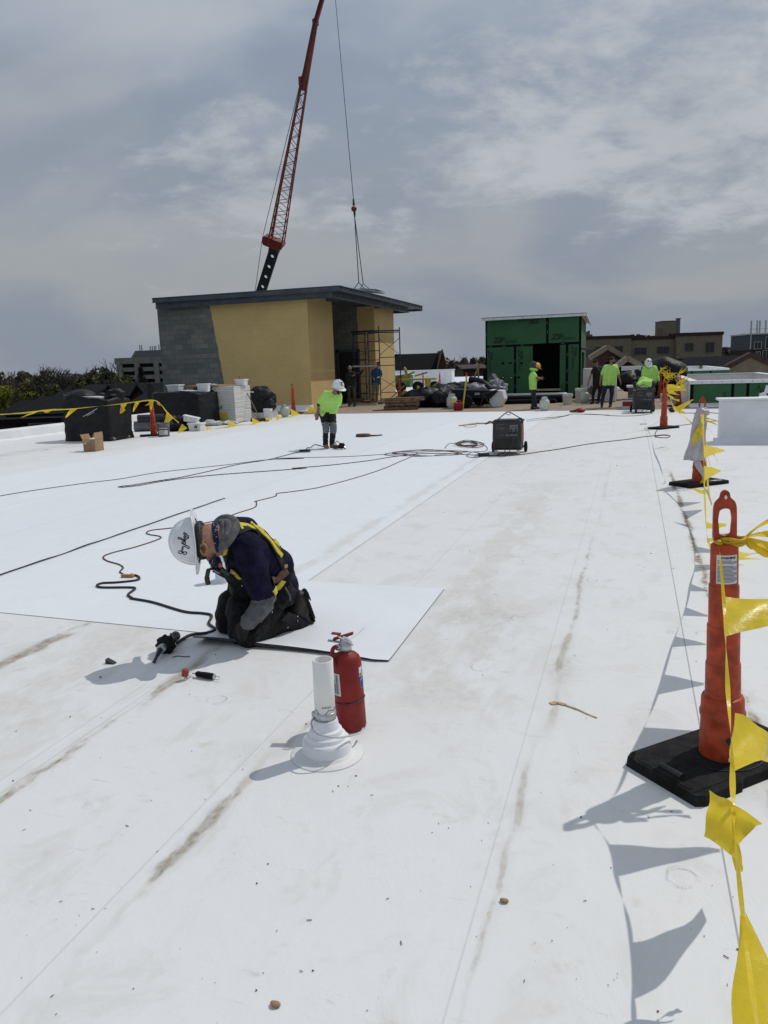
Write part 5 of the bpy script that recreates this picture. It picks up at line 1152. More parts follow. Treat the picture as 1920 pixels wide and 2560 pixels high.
# carton
g_ = G(zl(800, 1000)); o_ = thing('cardboard_box', 'open cardboard carton on the roof in front of the large wrapped pallet', 'cardboard box', (-11.5, 14.45, 0), R_(4))
mb = MB(); w_, d_, h_ = .30, .32, .27; t_ = .006
mb.bx(-w_/2, w_/2, -d_/2, -d_/2+t_, 0, h_); mb.bx(-w_/2, w_/2, d_/2-t_, d_/2, 0, h_); mb.bx(-w_/2, -w_/2+t_, -d_/2+t_, d_/2-t_, 0, h_); mb.bx(w_/2-t_, w_/2, -d_/2+t_, d_/2-t_, 0, h_); mb.bx(-w_/2, w_/2, -d_/2+t_, d_/2-t_, 0, t_); obj('carton', mb, M['card'], o_)
for nm, c_, s_, ax, an in (('flap', (-w_/2-.03, 0, h_+.05), (.13, d_, .005), 'Y', R_(65)), ('flap', (w_/2-.0, 0, h_+.075), (.15, d_, .005), 'Y', R_(-93)), ('flap', (0, -d_/2-.03, h_-.03), (w_, .1, .005), 'X', R_(50)), ('flap', (0, d_/2+.02, h_+.04), (w_*.9, .1, .005), 'X', R_(60))):
    mb = MB(); mb.box(c_, s_, rot=Matrix.Rotation(an, 3, ax)); obj(nm, mb, M['card'], o_)
mb = MB(); mb.blob((0, 0, h_-.04), (.11, .12, .06), .5, 14, 20, 3); obj('contents', mb, M['white'], o_); mb = MB(); mb.bx(-.13, -.06, -d_/2-.002, -d_/2, .17, .24); obj('shipping_label', mb, M['paper'], o_)
# rolls and boxes next to the rag-topped cone
o_ = thing('membrane_roll', 'dark grey rolls stacked behind the rag-topped cone', 'rolls', (-13.4, 19.6, 0))
mb = MB(); mb.tube([(-14.0, 19.5, .15), (-13.1, 19.9, .15)], .15, 20); obj('lower_roll', mb, M['grey'], o_, local=False); mb = MB(); mb.tube([(-13.9, 19.55, .37), (-13.2, 19.85, .37)], .12, 20); obj('upper_roll', mb, M['dgrey'], o_, local=False)
mb = MB(); mb.blob((-12.75, 19.7, .16), (.45, .3, .22), .5, 4, 30, 7, ridge=True, flat=.003); single('black_film_heap', mb, M['sheet'], 'heap of crumpled black film between the rolls and the white tubs', 'film', (-12.7, 19.7, 0))
tub('white tote tipped on the other tote right of the rag-topped cone', (-12.25, 19.75, .24), .42, .34, .17, .35, tilt=.25); tub('lower white tote with black lettering right of the rag-topped cone', (-12.0, 19.65, 0), .4, .34, .22, .1); tub('white tote under the tipped tote', (-12.35, 19.9, 0), .36, .36, .23, -.2)
gt('M', -11.93, 19.45, .12, .12, bpy.data.objects['plastic_tub'])
# black bag and tank beside stack
bg_ = MB(); bg_.blob((-12.5, 24.9, .62), (.46, .42, .5), .22, 3, 40, 4, ridge=True, flat=.1); bg_.blob((-12.15, 24.7, .42), (.22, .22, .22), .4, 5, 26, 9, ridge=True); single('black_bag', bg_, M['sheet'], 'bulky black bag on boards between the insulation stack and the lone cone', 'bag', (-12.5, 24.9, 0))
mb = MB(); mb.bx(-12.95, -12.1, 24.6, 25.3, 0, .2); single('board_bundle', mb, M['stack'], 'low bundle of boards under the bulky black bag', 'boards', (-12.5, 24.9, 0)); mb = MB(); mb.bx(-13.1, -12.6, 24.5, 25.0, 1.0-.1, .95); single('board_offcut', mb, M['offwhite'], 'pale board corner sticking out left of the bulky black bag', 'board', (-12.9, 24.7, .9))
def propane(label, c, s=1., cap='grey'):
    o = thing('propane_tank', label, 'gas cylinder', c, group=None); mb = MB()
    mb.lathe([(.10*s, 0), (.105*s, .03*s), (.105*s, .035*s), (.14*s, .07*s), (.153*s, .11*s), (.153*s, .27*s), (.14*s, .32*s), (.09*s, .355*s), (.03*s, .365*s), (0, .365*s)], 32); obj('tank', mb, M['propane'], o)
    mb = MB()
    for a0 in (20, 200):
        mb.grid(10, 2, lambda u, v: V((.1*s*math.cos(R_(a0+140*u)), .1*s*math.sin(R_(a0+140*u)), s*(.345+.1*v-.03*(abs(u-.5)*2)*v))))
    obj('collar', mb, M['propane'], o); mb = MB(); mb.cyl((0, 0, .36*s), (0, 0, .43*s), .022*s, n=12); mb.cyl((0, -.02, .4*s), (0, -.06*s, .4*s), .018*s, n=10); obj('valve', mb, M['galv'], o); return o
propane('pale gas cylinder beside the bulky black bag below the tan wall', (-11.75, 25.15, 0), 1.05); propane('pale green-grey gas cylinder at the feet of the yellow-hatted worker', (-2.82, 26.62, 0), 1.1)
propane('white gas cylinder in front of the white bucket right of the shed door', (-1.78, 31.2, 0), 1.2); propane('gas cylinder behind the red fuel can', (-6.5, 28.75, 0), 1.3)
mb = MB(); mb.blob((-1.5, 31.0, .5), (.12, .1, .14), .6, 12, 24, 3, ridge=True); single('work_glove', mb, M['grey'], 'grey glove resting on top of the white gas cylinder', 'glove', (-1.6, 31.1, .5))
bucket('white bucket standing at the right edge of the green shed', (-2.35, 30.3, 0), .19, .42, 'towhite'); bucket('white bucket behind the white gas cylinder', (-1.95, 31.9, 0), .24, .55, 'towhite', handle=False); bucket('small white bucket on the deck behind the third cone', (1.15, 31.2, 0), .15, .3, 'towhite')

# ---------------------------------------------------------------- middle group
def pallets(c, rz):
    o = thing('pallet_stack', 'low stack of weathered wooden pallets with loose boards on top', 'pallets', c, rz); z = 0
    for k in range(2):
        s_ = .06*k
        mb = MB()
        for y in (-.5, 0, .5): mb.box((s_, y, z+.07), (1.3, .05, .09))
        for i in range(6): mb.box((-.6+i*.24+s_, 0, z+.125), (.12, 1.1, .02)); 
        for i in range(3): mb.box((-.6+i*.6+s_, 0, z+.015), (.12, 1.1, .02))
        obj('pallet', mb, M['wood'], o); z += .14
    for k, (dx, w_, a) in enumerate(((-.1, 1.6, .05), (.15, 1.5, -.08), (.05, 1.7, .12))):
        mb = MB(); mb.box((dx, -.1+.1*k, z+.03), (w_, .9-.2*k, .05), rz=a); obj('loose_board', mb, M['wood'], o); z += .055
    return o
pallets((-8.55, 28.9, 0), R_(15))
tr = thing('trash_heap', 'heap of shiny black trash bags on the deck left of the wheeled bin', 'trash bags', (-7.5, 30, 0))
for i, (x, y, z, rx, ry, rz_, sd) in enumerate([(-8.0, 30.4, .32, .85, .6, .40, 1), (-7.1, 30.2, .3, .6, .6, .42, 2), (-7.4, 31.4, .42, .9, .7, .38, 3), (-6.5, 31.2, .45, .6, .6, .34, 4), (-7.0, 32.6, .62, .9, .6, .26, 5), (-8.7, 30.1, .2, .28, .3, .22, 6), (-6.2, 32.4, .66, .6, .5, .24, 7)]):
    mb = MB(); mb.blob((x, y, z), (rx, ry, rz_), .28, 2.6, 44, sd*2.3, ridge=True, flat=.005); obj('bag', mb, M['sheet'], tr, local=False)
mb = MB(); mb.blob((-5.85, 31, .68), (.48, .35, .2), .4, 4, 30, 3, ridge=True); single('white_sack', mb, M['sack'], 'white sacks lying on top of the wheeled bin', 'sack', (-5.9, 31, .9))
mb = MB(); mb.tube(smooth_path([(-6.3, 31.2, 1.02), (-5.9, 31.1, .95), (-5.6, 30.9, .8), (-5.35, 30.8, .6)], 5), [.13]*16, 14); single('black_pipe_wrap', mb, M['sheet'], 'black rolled sleeve slung over the white sacks', 'sleeve', (-5.8, 31, 1.1))
mb = MB(); mb.prism([(-6.1, .6), (-5.2, .6), (-5.65, 1.2)], 32.6, 33.6); single('grey_tent_board', mb, M['grey'], 'grey triangular folded board sticking up behind the bags', 'board', (-5.7, 33, 1))
M['binblue'] = mat('dark_blue_bin', (.008, .010, .022), .7, spec=.25)
hp = thing('wheeled_bin', 'dark wheeled debris bin with a white-rimmed tyre behind the red fuel can', 'bin', (-5.6, 29.4, 0))
mb = MB(); mb.prism([(-6.5, .38), (-5.1, .34), (-4.8, .62), (-6.6, .70)], 29.1, 30.3); obj('hopper', mb, M['binblue'], hp, local=False)
mb = MB(); mb.bx(-6.6, -6.0, 29.3, 30.0, .1, .6); obj('side_box', mb, M['dgrey'], hp, local=False)
for x, y in ((-5.98, 28.85), (-5.7, 30.2)):
    q = MB(); q.lathe([(.1, -.06), (.2, -.055), (.25, -.03), (.25, .03), (.2, .055), (.1, .06)], 28, (x, y, .25), rot=Matrix.Rotation(R_(90), 3, 'X')); wh_ = obj('wheel', q, M['black'], hp, local=False)
    q = MB(); q.lathe([(0, .06), (.13, .058), (.14, -.055), (.04, -.062), (0, -.062)], 22, (x, y, .25), rot=Matrix.Rotation(R_(90), 3, 'X')); obj('rim', q, M['towhite'], wh_, local=False)
mb = MB(); mb.tube([(-5.4, 29, .5), (-4.6, 29, .72)], .02, 8); mb.tube([(-5.3, 29, .45), (-5.0, 28.95, .0)], .02, 8); mb.tube([(-5.3, 29, .45), (-5.5, 28.95, .0)], .02, 8); obj('frame', mb, M['blk2'], hp, local=False)
gt('SOL', -5.6, 29.08, .52, .11, hp, 'paper')
mb = MB(); mb.prism([(-5.15, .0), (-4.75, 0), (-4.58, .3), (-4.66, .62), (-5.15, .66)], 29.2, 30.0); single('white_tote', mb, M['towhite'], 'worn white tote beside the wheeled bin', 'tote', (-4.9, 29.5, 0), bevel=.03)
mb = MB(); mb.blob((-5.2, 31.2, .66), (.36, .32, .28), .5, 5, 34, 11, ridge=True); single('white_bag', mb, M['sack'], 'crumpled white plastic bag heaped above the white tote', 'bag', (-5.2, 31.2, .9))
fc = thing('fuel_can', 'red plastic fuel can on the deck edge in front of the bins', 'fuel can', (-6.0, 27.6, 0), .2)
mb = MB(); mb.box((0, 0, .14), (.34, .26, .27)); obj('can', mb, M['red'], fc, bevel=.03); mb = MB(); mb.tube(smooth_path([(-.12, 0, .27), (-.06, 0, .335), (.05, 0, .335), (.12, 0, .27)], 4), .018, 8); obj('handle', mb, M['red'], fc); mb = MB(); mb.tube(smooth_path([(-.1, -.03, .3), (-.2, -.05, .33), (-.34, -.06, .3)], 4), [.03, .03, .03, .026, .025, .022, .02, .018, .016], 10); obj('spout', mb, M['yellow'], fc)
mb = MB(); mb.box((-5.95, 28.5, .6), (.05, .05, 1.25), rot=Matrix.Rotation(R_(8), 3, 'Y')); single('folding_rule', mb, M['strapY'], 'tall yellow stick standing by the red fuel can', 'stick', (-6, 28.5, 0))
mb = MB(); mb.beam((-8.6, 31.2, .35), (-7.6, 31.3, .95), .15, .05); single('lumber_board', mb, M['pine'], 'upper pale board lying across the top of the trash bags', 'lumber', (-8.2, 31.2, .6))
mb = MB(); mb.beam((-8.75, 30.6, .05), (-7.7, 30.95, .7), .12, .04); single('lumber_board', mb, M['pine'], 'lower pale board leaning from the deck onto the trash bags', 'lumber', (-8.2, 30.7, .3))
mb = MB(); mb.beam((-6.9, 36.2, 0), (-6.88, 36.2, 1.65), .07); mb.beam((-7.4, 36.4, .3), (-6.9, 36.3, 1.5), .07); single('timber_post', mb, M['pine'], 'pale timber post standing at the left corner of the green shed', 'post', (-6.9, 36.2, 0))
mb = MB(); mb.bx(-6.75, -6.4, 36.6, 38.2, 0, 1.35); single('dark_board_stack', mb, M['blackfab'], 'dark leaning boards against the left side of the shed', 'boards', (-6.6, 37, 0))
# yellow cart
ct = thing('yellow_cart', 'yellow four-wheeled roofing cart with fat black tyres beyond the deck', 'cart', (-12.9, 47.5, 0), R_(8))
mb = MB(); mb.box((0, 0, .8), (2.4, 1.2, .1)); mb.box((-.9, -.55, .5), (.08, .08, .6)); mb.box((.7, -.55, .5), (.35, .2, .7)); mb.box((-.9, .55, .5), (.08, .08, .6)); mb.beam((-1.3, 0, .8), (-.2, 0, 1.25), .12); mb.beam((-.2, 0, 1.0), (.6, .1, 1.2), .1); obj('chassis', mb, M['cyellow'], ct)
mb = MB(); mb.tube(smooth_path([(-.7, 0, .85), (-.75, 0, 1.3), (-.85, 0, 1.6)], 4), [.06, .06, .07, .09, .1, .1, .08, .05, .02], 10); mb.beam((-1.4, .1, 1.05), (-.5, 0, 1.15), .15, .05); obj('handle', mb, M['cyellow'], ct)
for x, y in ((-1.0, -.6), (.1, -.6), (-.1, .6), (1.1, -.55)):
    q = MB(); q.lathe([(0, -.12), (.12, -.12), (.25, -.12), (.33, -.07), (.33, .07), (.25, .12), (.12, .12), (0, .12)], 24, (x, y, .33), rot=Matrix.Rotation(R_(90), 3, 'X')); wh_ = obj('wheel', q, M['black'], ct)
    q = MB(); q.cyl((x, y-.125, .33), (x, y-.121, .33), .1, n=14); obj('hub', q, M['cyellow'], wh_)
o_ = curb(-21, -14.2, 63, 64, 1.2, 'wide white curb wall far behind the yellow cart'); o_ = curb(-18.6, -16.4, 58, 59, .95, 'small green curb box behind the yellow cart', 'green_curb', 'green')
o_ = curb(-14.6, -11.6, 86, 92, 1.15, 'far green curb box with a white cap left of the shed', 'green_curb', 'green')
mb = MB(); mb.prism([(-14.2, 0), (-9.3, 0), (-9.6, .9), (-11.0, .75)], 66, 72); single('white_slope', mb, M['memb'], 'sloping white cricket of roof membrane left of the green shed', 'roof slope', (-12, 68, 0))
# ---------------------------------------------------------------- scaffold
sf = thing('scaffold', 'blue tubular scaffold tower in front of the tan return wall', 'scaffold', (-11, 33.6, 0))
xa, xb, xc, xd, xe = -12.18, -11.62, -11.2, -10.69, -9.8; yn, yf = 33.0, 34.3
def post(x, y, h=3.32):
    mb = MB(); mb.tube([(x, y, 0), (x, y, h)], .026, 8); obj('upright', mb, M['blue'], sf, local=False)
def lad(x0, x1, y):
    for z in (3.15, 2.75, 2.35, 1.95, 1.25, .9, .45):
        mb = MB(); mb.tube([(x0, y, z), (x1, y, z)], .018, 6); obj('rung', mb, M['blue'], sf, local=False)
post(xa, 33.8); post(xb, 33.8, 3.2); lad(xa, xb, 33.8); post(xc, yn, 3.1); post(xd, yn, 3.4); lad(xc, xd, yn); post(xe, 33.2)
for z in (3.2, 3.12): mb = MB(); mb.tube([(xa, 33.75, z), (xd, yn, z), (xe, 33.15, z)], .024, 6); obj('top_rail', mb, M['blue'], sf, local=False)
for z in (2.05, 1.7, .52): mb = MB(); mb.tube([(xd, yn, z), (xe, 33.15, z)], .02, 6); obj('rail', mb, M['blue'], sf, local=False)
for z in (2.0, .5): mb = MB(); mb.tube([(xa, 33.8, z), (xc, yn, z)], .02, 6); obj('rail', mb, M['blue'], sf, local=False)
for (a, b_) in (((xd, yn, 2.85), (xe, 33.15, 2.15)), ((xd, yn, 2.15), (xe, 33.15, 2.85)), ((xd, yn, 1.15), (xe, 33.15, .6)), ((xd, yn, .55), (xe, 33.15, 1.2)), ((xb, 33.8, 2.4), (xc, yn, 2.1)), ((xb, 33.8, 2.1), (xc, yn, 2.9)), ((xa, 33.8, 2.05), (xb, 33.8, 2.3)), ((xb, 33.8, 1.0), (xc, yn, .5)), ((xb, 33.8, .6), (xc, yn, 1.1))):
    mb = MB(); mb.tube([a, b_], .013, 6); obj('cross_brace', mb, M['blue'], sf, local=False)
mb = MB(); mb.box((-11.5, 33.5, 3.23), (1.3, .5, .05), rz=-.3); mb.box((-10.3, 33.3, 3.2), (.9, .4, .04), rz=.1); obj('plank', mb, M['blue'], sf, local=False)
mb = MB(); mb.tube([PY(z8(560, 752), 32.4), PY(z8(900, 745), 32.6)], .045, 12); single('silver_pipe', mb, M['galv'], 'silver pipe carried at head height by the two workers at the scaffold', 'pipe', PY(z8(730, 748), 32.5))
for a_, l_ in (((-12.1, -10.9, 32.85, 33.2, 0, .1), 'thicker brown plank on the deck under the scaffold'), ((-11.9, -10.7, 32.4, 32.55, 0, .06), 'thin pale plank on the deck in front of the scaffold'), ((-12.9, -12.0, 34.6, 34.9, 0, .22), 'brown timber block lying at the penthouse doorway')):
    mb = MB(); mb.bx(*a_); single('lumber_board', mb, M['wood'] if 'pale' not in l_ else M['pine'], l_, 'lumber', ((a_[0]+a_[1])/2, a_[2], 0))
mb = MB(); mb.prism([(-10.75, .05), (-10.0, .05), (-10.0, .5), (-10.12, .55), (-10.3, .3)], 34.7, 34.9); mb.tube([(-10.9, 34.6, .05), (-10.1, 34.8, .75)], .03, 6); single('yellow_bracket', mb, M['cyellow'], 'yellow bracket leaning at the base of the tan return wall', 'bracket', (-10.4, 34.8, 0))
# ---------------------------------------------------------------- right middle group
mb = MB(); mb.bx(-1.95, -.95, 33.0, 34.4, .1, 1.3); o_ = single('insulation_block', mb, M['offwhite'], 'pale insulation stack beside the right wall of the green shed', 'board stack', (-1.4, 33.5, 0))
mb = MB(); mb.bx(-1.1, -.62, 31.6, 35.0, .02, 1.42); single('insulation_block', mb, M['stack'], 'tall stack of white boards standing behind the bearded worker', 'board stack', (-.8, 33, 0))
mb = MB(); mb.bx(-.6, 2.6, 43.5, 44.0, .0, 1.25); o_ = single('white_wall', mb, M['memb'], 'low white wall with a dark stripe behind the standing workers', 'wall', (1, 43.5, 0)); 
mb = MB(); mb.bx(-.6, 2.6, 43.48, 43.5, .82, 1.02); c_ = obj('dark_stripe', mb, M['navy'], o_, local=False)
mb = MB(); mb.bx(-.35, .2, 26.9, 27.4, 0, .3); o_ = single('crate', mb, M['towhite'], 'white and red printed carton left of the far generator', 'carton', (0, 27, 0), bevel=.01)
mb = MB(); mb.bx(-.3, .05, 26.885, 26.895, .1, .25); obj('red_mark', mb, M['red'], o_, local=False); mb = MB(); mb.bx(-.34, .19, 26.89, 27.41, .3, .34); obj('lid', mb, M['grey'], o_, local=False)
mb = MB(); mb.bx(-.15, .6, 28.0, 28.5, .34, .66); mb.bx(-.15, .6, 28.0, 28.5, 0, .34); o_ = single('grey_crate', mb, M['grey'], 'grey tool crate behind the far generator', 'crate', (.2, 28, 0)); mb = MB(); mb.bx(-.2, .65, 27.95, 28.55, .67, .74); obj('lid', mb, M['towhite'], o_, local=False); mb = MB(); mb.bx(-.14, .3, 27.98, 27.995, .45, .62); obj('brown_panel', mb, M['leather'], o_, local=False)
mb = MB(); mb.blob((.1, 33.5, .75), (.65, .5, .36), .4, 3, 34, 3, ridge=True); mb.bx(-.1, .0, 33.4, 33.5, 0, .6); single('black_film_heap', mb, M['sheet'], 'black sheeting heaped between the bearded worker and the bending worker', 'film', (.1, 33.5, .7))
mb = MB(); mb.blob((1.3, 36.4, 1.02), (1.0, .8, .62), .16, 1.6, 44, 5, ridge=False); mb.blob((1.1, 36.2, .5), (.9, .7, .5), .2, 2.4, 40, 8, ridge=True, flat=.01); single('tarped_pile', mb, M['sheet'], 'tall dark mound wrapped in tarpaulin behind the pennant-hung cones', 'tarped pile', (1.7, 34.5, 0))
o_ = thing('red_chalk_tool', 'small red tool with a dark nozzle lying on the white sheet', 'tool', G(zg(1180, 1185)))
mb = MB(); mb.blob((0, 0, .07), (.15, .1, .07), .3, 8, 24, 2); obj('body', mb, M['red'], o_); mb = MB(); mb.tube([(-.1, 0, .06), (-.25, -.02, .04), (-.33, -.02, .04)], [.05, .035, .02], 10); obj('nozzle', mb, M['dgrey'], o_)
mb = MB(); g_ = G(zr(795, 880), .08); mb.blob(g_, (.11, .09, .08), .2, 8, 18, 3); single('black_plug', mb, M['blk2'], 'black plug lump on the roof right of the third cone', 'plug', g_)
mb = MB(); [mb.beam((-6.15+i*1.3, 26.45-.01*i, .012), (-5.0+i*1.3, 26.5, .012), .04, .015) for i in range(0)]; 

# ---------------------------------------------------------------- crane
cr = thing('mobile_crane', 'red lattice-jib crane with a perforated black boom rising behind the penthouse', 'crane', (-34, 56, GZ))
B0 = PD((654, 725), 60); B1 = PD((690, 612), 58.5); J1 = PD((765, 190), 52); TP = PD((832, -95), 46.5)
bd = (B1-B0).normalized(); side = bd.cross(FH).normalized(); dep = side.cross(bd).normalized()
def boomP(t_, s_, d_=0): return B0+bd*t_+side*s_+dep*d_
LB = (B1-B0).length; mb = MB(); foot = B0-bd*19
def frame_beam(mb, a, b_, wa, wb, da, db):
    vs = [a+side*sx*wa+dep*sy*da for sx, sy in ((-1, -1), (1, -1), (1, 1), (-1, 1))]+[b_+side*sx*wb+dep*sy*db for sx, sy in ((-1, -1), (1, -1), (1, 1), (-1, 1))]
    mb.add(vs, [(3, 2, 1, 0), (4, 5, 6, 7), (0, 1, 5, 4), (1, 2, 6, 5), (2, 3, 7, 6), (3, 0, 4, 7)])
# boom plates with real openings: two side rails + webs between holes
pitch_h = 1.12; w_ = .36
nH = 22
for sd in (-.12, .12):
    for k in range(nH):
        t0 = LB-.9-k*.82; c_ = boomP(t0, 0, sd)
        n = 16; vs = []; 
        for i in range(n):
            a = 2*math.pi*i/n; vs.append(c_+side*(.14*math.cos(a))+bd*(.14*math.sin(a)))
        for i in range(n):
            a = 2*math.pi*i/n; cx_, cz_ = math.cos(a), math.sin(a); q = max(abs(cx_)/w_, abs(cz_)/.41); vs.append(c_+side*(cx_/q)+bd*(cz_/q))
        mb.add(vs, [(i, (i+1) % n, n+(i+1) % n, n+i) for i in range(n)])
        mb.add([c_+side*w_*sx+bd*.41*sz+dep*(0) for sx, sz in ((-1, -1), (1, -1), (1, 1), (-1, 1))], []) 
for s_ in (-w_, w_): mb.add([boomP(-19, s_, -.14), boomP(LB-.45, s_, -.14), boomP(LB-.45, s_, .14), boomP(-19, s_, .14)], [(0, 1, 2, 3)])
frame_beam(mb, boomP(LB-.5, 0), boomP(LB+.1, 0), w_, w_, .34, .34)
obj('boom', mb, M['craneblk'], cr, local=False)
mb = MB(); c_ = B1+side*.17
mb.prism([(-.75, .28), (-.6, .42), (.75, .36), (.85, .2), (.8, -.12), (.62, -.28), (-.45, -.22), (-.68, 0)], -.4, .4, f=lambda p: c_+side*p.x+bd*p.z+dep*p.y); obj('jib_bracket', mb, M['cranered'], cr, local=False)
jd = (J1-B1).normalized(); js = jd.cross(FH).normalized(); jdp = js.cross(jd).normalized(); JL = (J1-B1).length
def JP(t_, sx, sy):
    k = 1-t_; hw = .16+.36*k; return B1+js*.02+jd*(JL*t_)+js*(sx*hw-.0)+jdp*(sy*(.14+.26*k))
mb = MB()
for sx in (-1, 1):
    for sy in (-1, 1): mb.tube([JP(0, sx, sy), JP(1, sx, sy)], .06 if sx > 0 else .05, 6)
nb = 13
for i in range(nb):
    t0, t1 = i/nb, (i+1)/nb; tm = (t0+t1)/2
    for sy in (-1, 1): mb.tube([JP(t0, -1, sy), JP(tm, 1, sy)], .022, 5); mb.tube([JP(tm, 1, sy), JP(t1, -1, sy)], .022, 5)
    for sx in (-1, 1): mb.tube([JP(t0, sx, -1), JP(tm, sx, 1)], .02, 5); mb.tube([JP(tm, sx, 1), JP(t1, sx, -1)], .02, 5)
mb.tube([JP(.0, .62, 0), JP(.55, 1, 0)], .045, 6); mb.tube([JP(0, -.8, 0), JP(.5, -1, 0)], .035, 6)
obj('lattice_jib', mb, M['cranered'], cr, local=False)
mb = MB(); mb.tube([JP(.93, 0, 0), JP(1.0, 0, 0), J1+jd*3.2], [.27, .25, .17], 6, smooth=False); mb.tube([J1+jd*3.0, TP], [.16, .14], 4, smooth=False); mb.box(JP(.97, .6, 0), (.5, .3, .5)); mb.box(J1+jd*3, (.3, .3, .3)); obj('jib_head', mb, M['cranered'], cr, local=False)
mb = MB(); mb.tube([boomP(-19, -.9), PD((638, 725), 60), PD((656, 595), 58.4), PD((801, 0), 48.3), TP], .022, 5); obj('hoist_line', mb, M['cable'], cr, local=False)
HK = PD((885, 522), 35.6)
mb = MB(); mb.tube([TP, PD((839, 0), 44.9), PD((884, 500), 35.9)], .02, 5); obj('hoist_line', mb, M['cable'], cr, local=False)
mb = MB(); mb.tube([PD((883.5, 498), 35.8), PD((884.5, 512), 35.7)], [.04, .06], 8); mb.tube([PD((886, 528), 35.6), PD((887, 542), 35.6)], [.06, .035], 8); obj('hook', mb, M['craneblk'], cr, local=False)
mb = MB(); mb.ell(HK, (.125, .125, .125)); obj('overhaul_ball', mb, M['cranered'], cr, local=False)
h0 = PD((886.5, 540), 35.6); ld = PD((915, 712), 35.6)
mb = MB()
for a in ((897, 706), (897, 706), (908, 709)): mb.tube([h0, PD(a, 35.5)], .02, 5)
for a, b_ in (((897, 706), (885, 722)), ((897, 706), (914, 724)), ((908, 709), (899, 724)), ((908, 709), (931, 728))): mb.tube([PD(a, 35.5), PD(b_, 35.5)], .018, 5)
obj('sling', mb, M['craneblk'], cr, local=False)
p0 = PD((922, 728), 35.6); mb = MB(); mb.box(p0, (1.0, 1.6, .05), rot=Matrix.Rotation(R_(8), 3, 'Y')); mb.box(p0+V((.15, 0, .05)), (.8, 1.2, .02), rot=Matrix.Rotation(R_(7), 3, 'Y')); single('hoisted_panel', mb, M['load'], 'pale metal panel hanging from the crane slings above the canopy', 'panel', p0)
# truck (behind the building, seen only from elsewhere)
mb = MB(); b0 = V((foot.x, foot.y, GZ)); mb.box(b0+V((-2, 1, 1.6)), (11, 2.8, 1.2)); mb.box(b0+V((-6.6, 1, 2.4)), (2, 2.6, 2.6)); mb.box(b0+V((.5, 1, 3.2)), (3.5, 2.6, 2)); obj('carrier', mb, M['cranered'], cr, local=False)
for i in range(5): mb = MB(); mb.cyl(b0+V((-6+i*2, -.6, .6)), b0+V((-6+i*2, -.2, .6)), .6, n=18); obj('wheel', mb, M['black'], cr, local=False)
# ---------------------------------------------------------------- people
def capsule(mb, a, b_, r0, r1, n=16, flat=1.0, fdir=None):
    a, b_ = V(a), V(b_); d = b_-a; L = max(d.length, 1e-5); q = d.to_track_quat('Z', 'Y').to_matrix() if L > 1e-4 else Matrix.Identity(3)
    if fdir is not None:
        zx = d.normalized(); xx = V(fdir) - zx*V(fdir).dot(zx); xx.normalize(); yy = zx.cross(xx); q = Matrix((xx, yy, zx)).transposed()
    prof = [(r0*math.cos(t)+1e-5, -r0*math.sin(t)) for t in [math.pi/2*(1-i/5) for i in range(6)]] + [(r1*math.cos(t)+1e-5, L+r1*math.sin(t)) for t in [math.pi/2*i/5 for i in range(6)]]
    mb.lathe(prof, n, a, q, sx=flat)
def basis(z, x):
    z = V(z).normalized(); x = V(x); x = (x-z*x.dot(z)).normalized(); return Matrix((x, z.cross(x), z)).transposed()
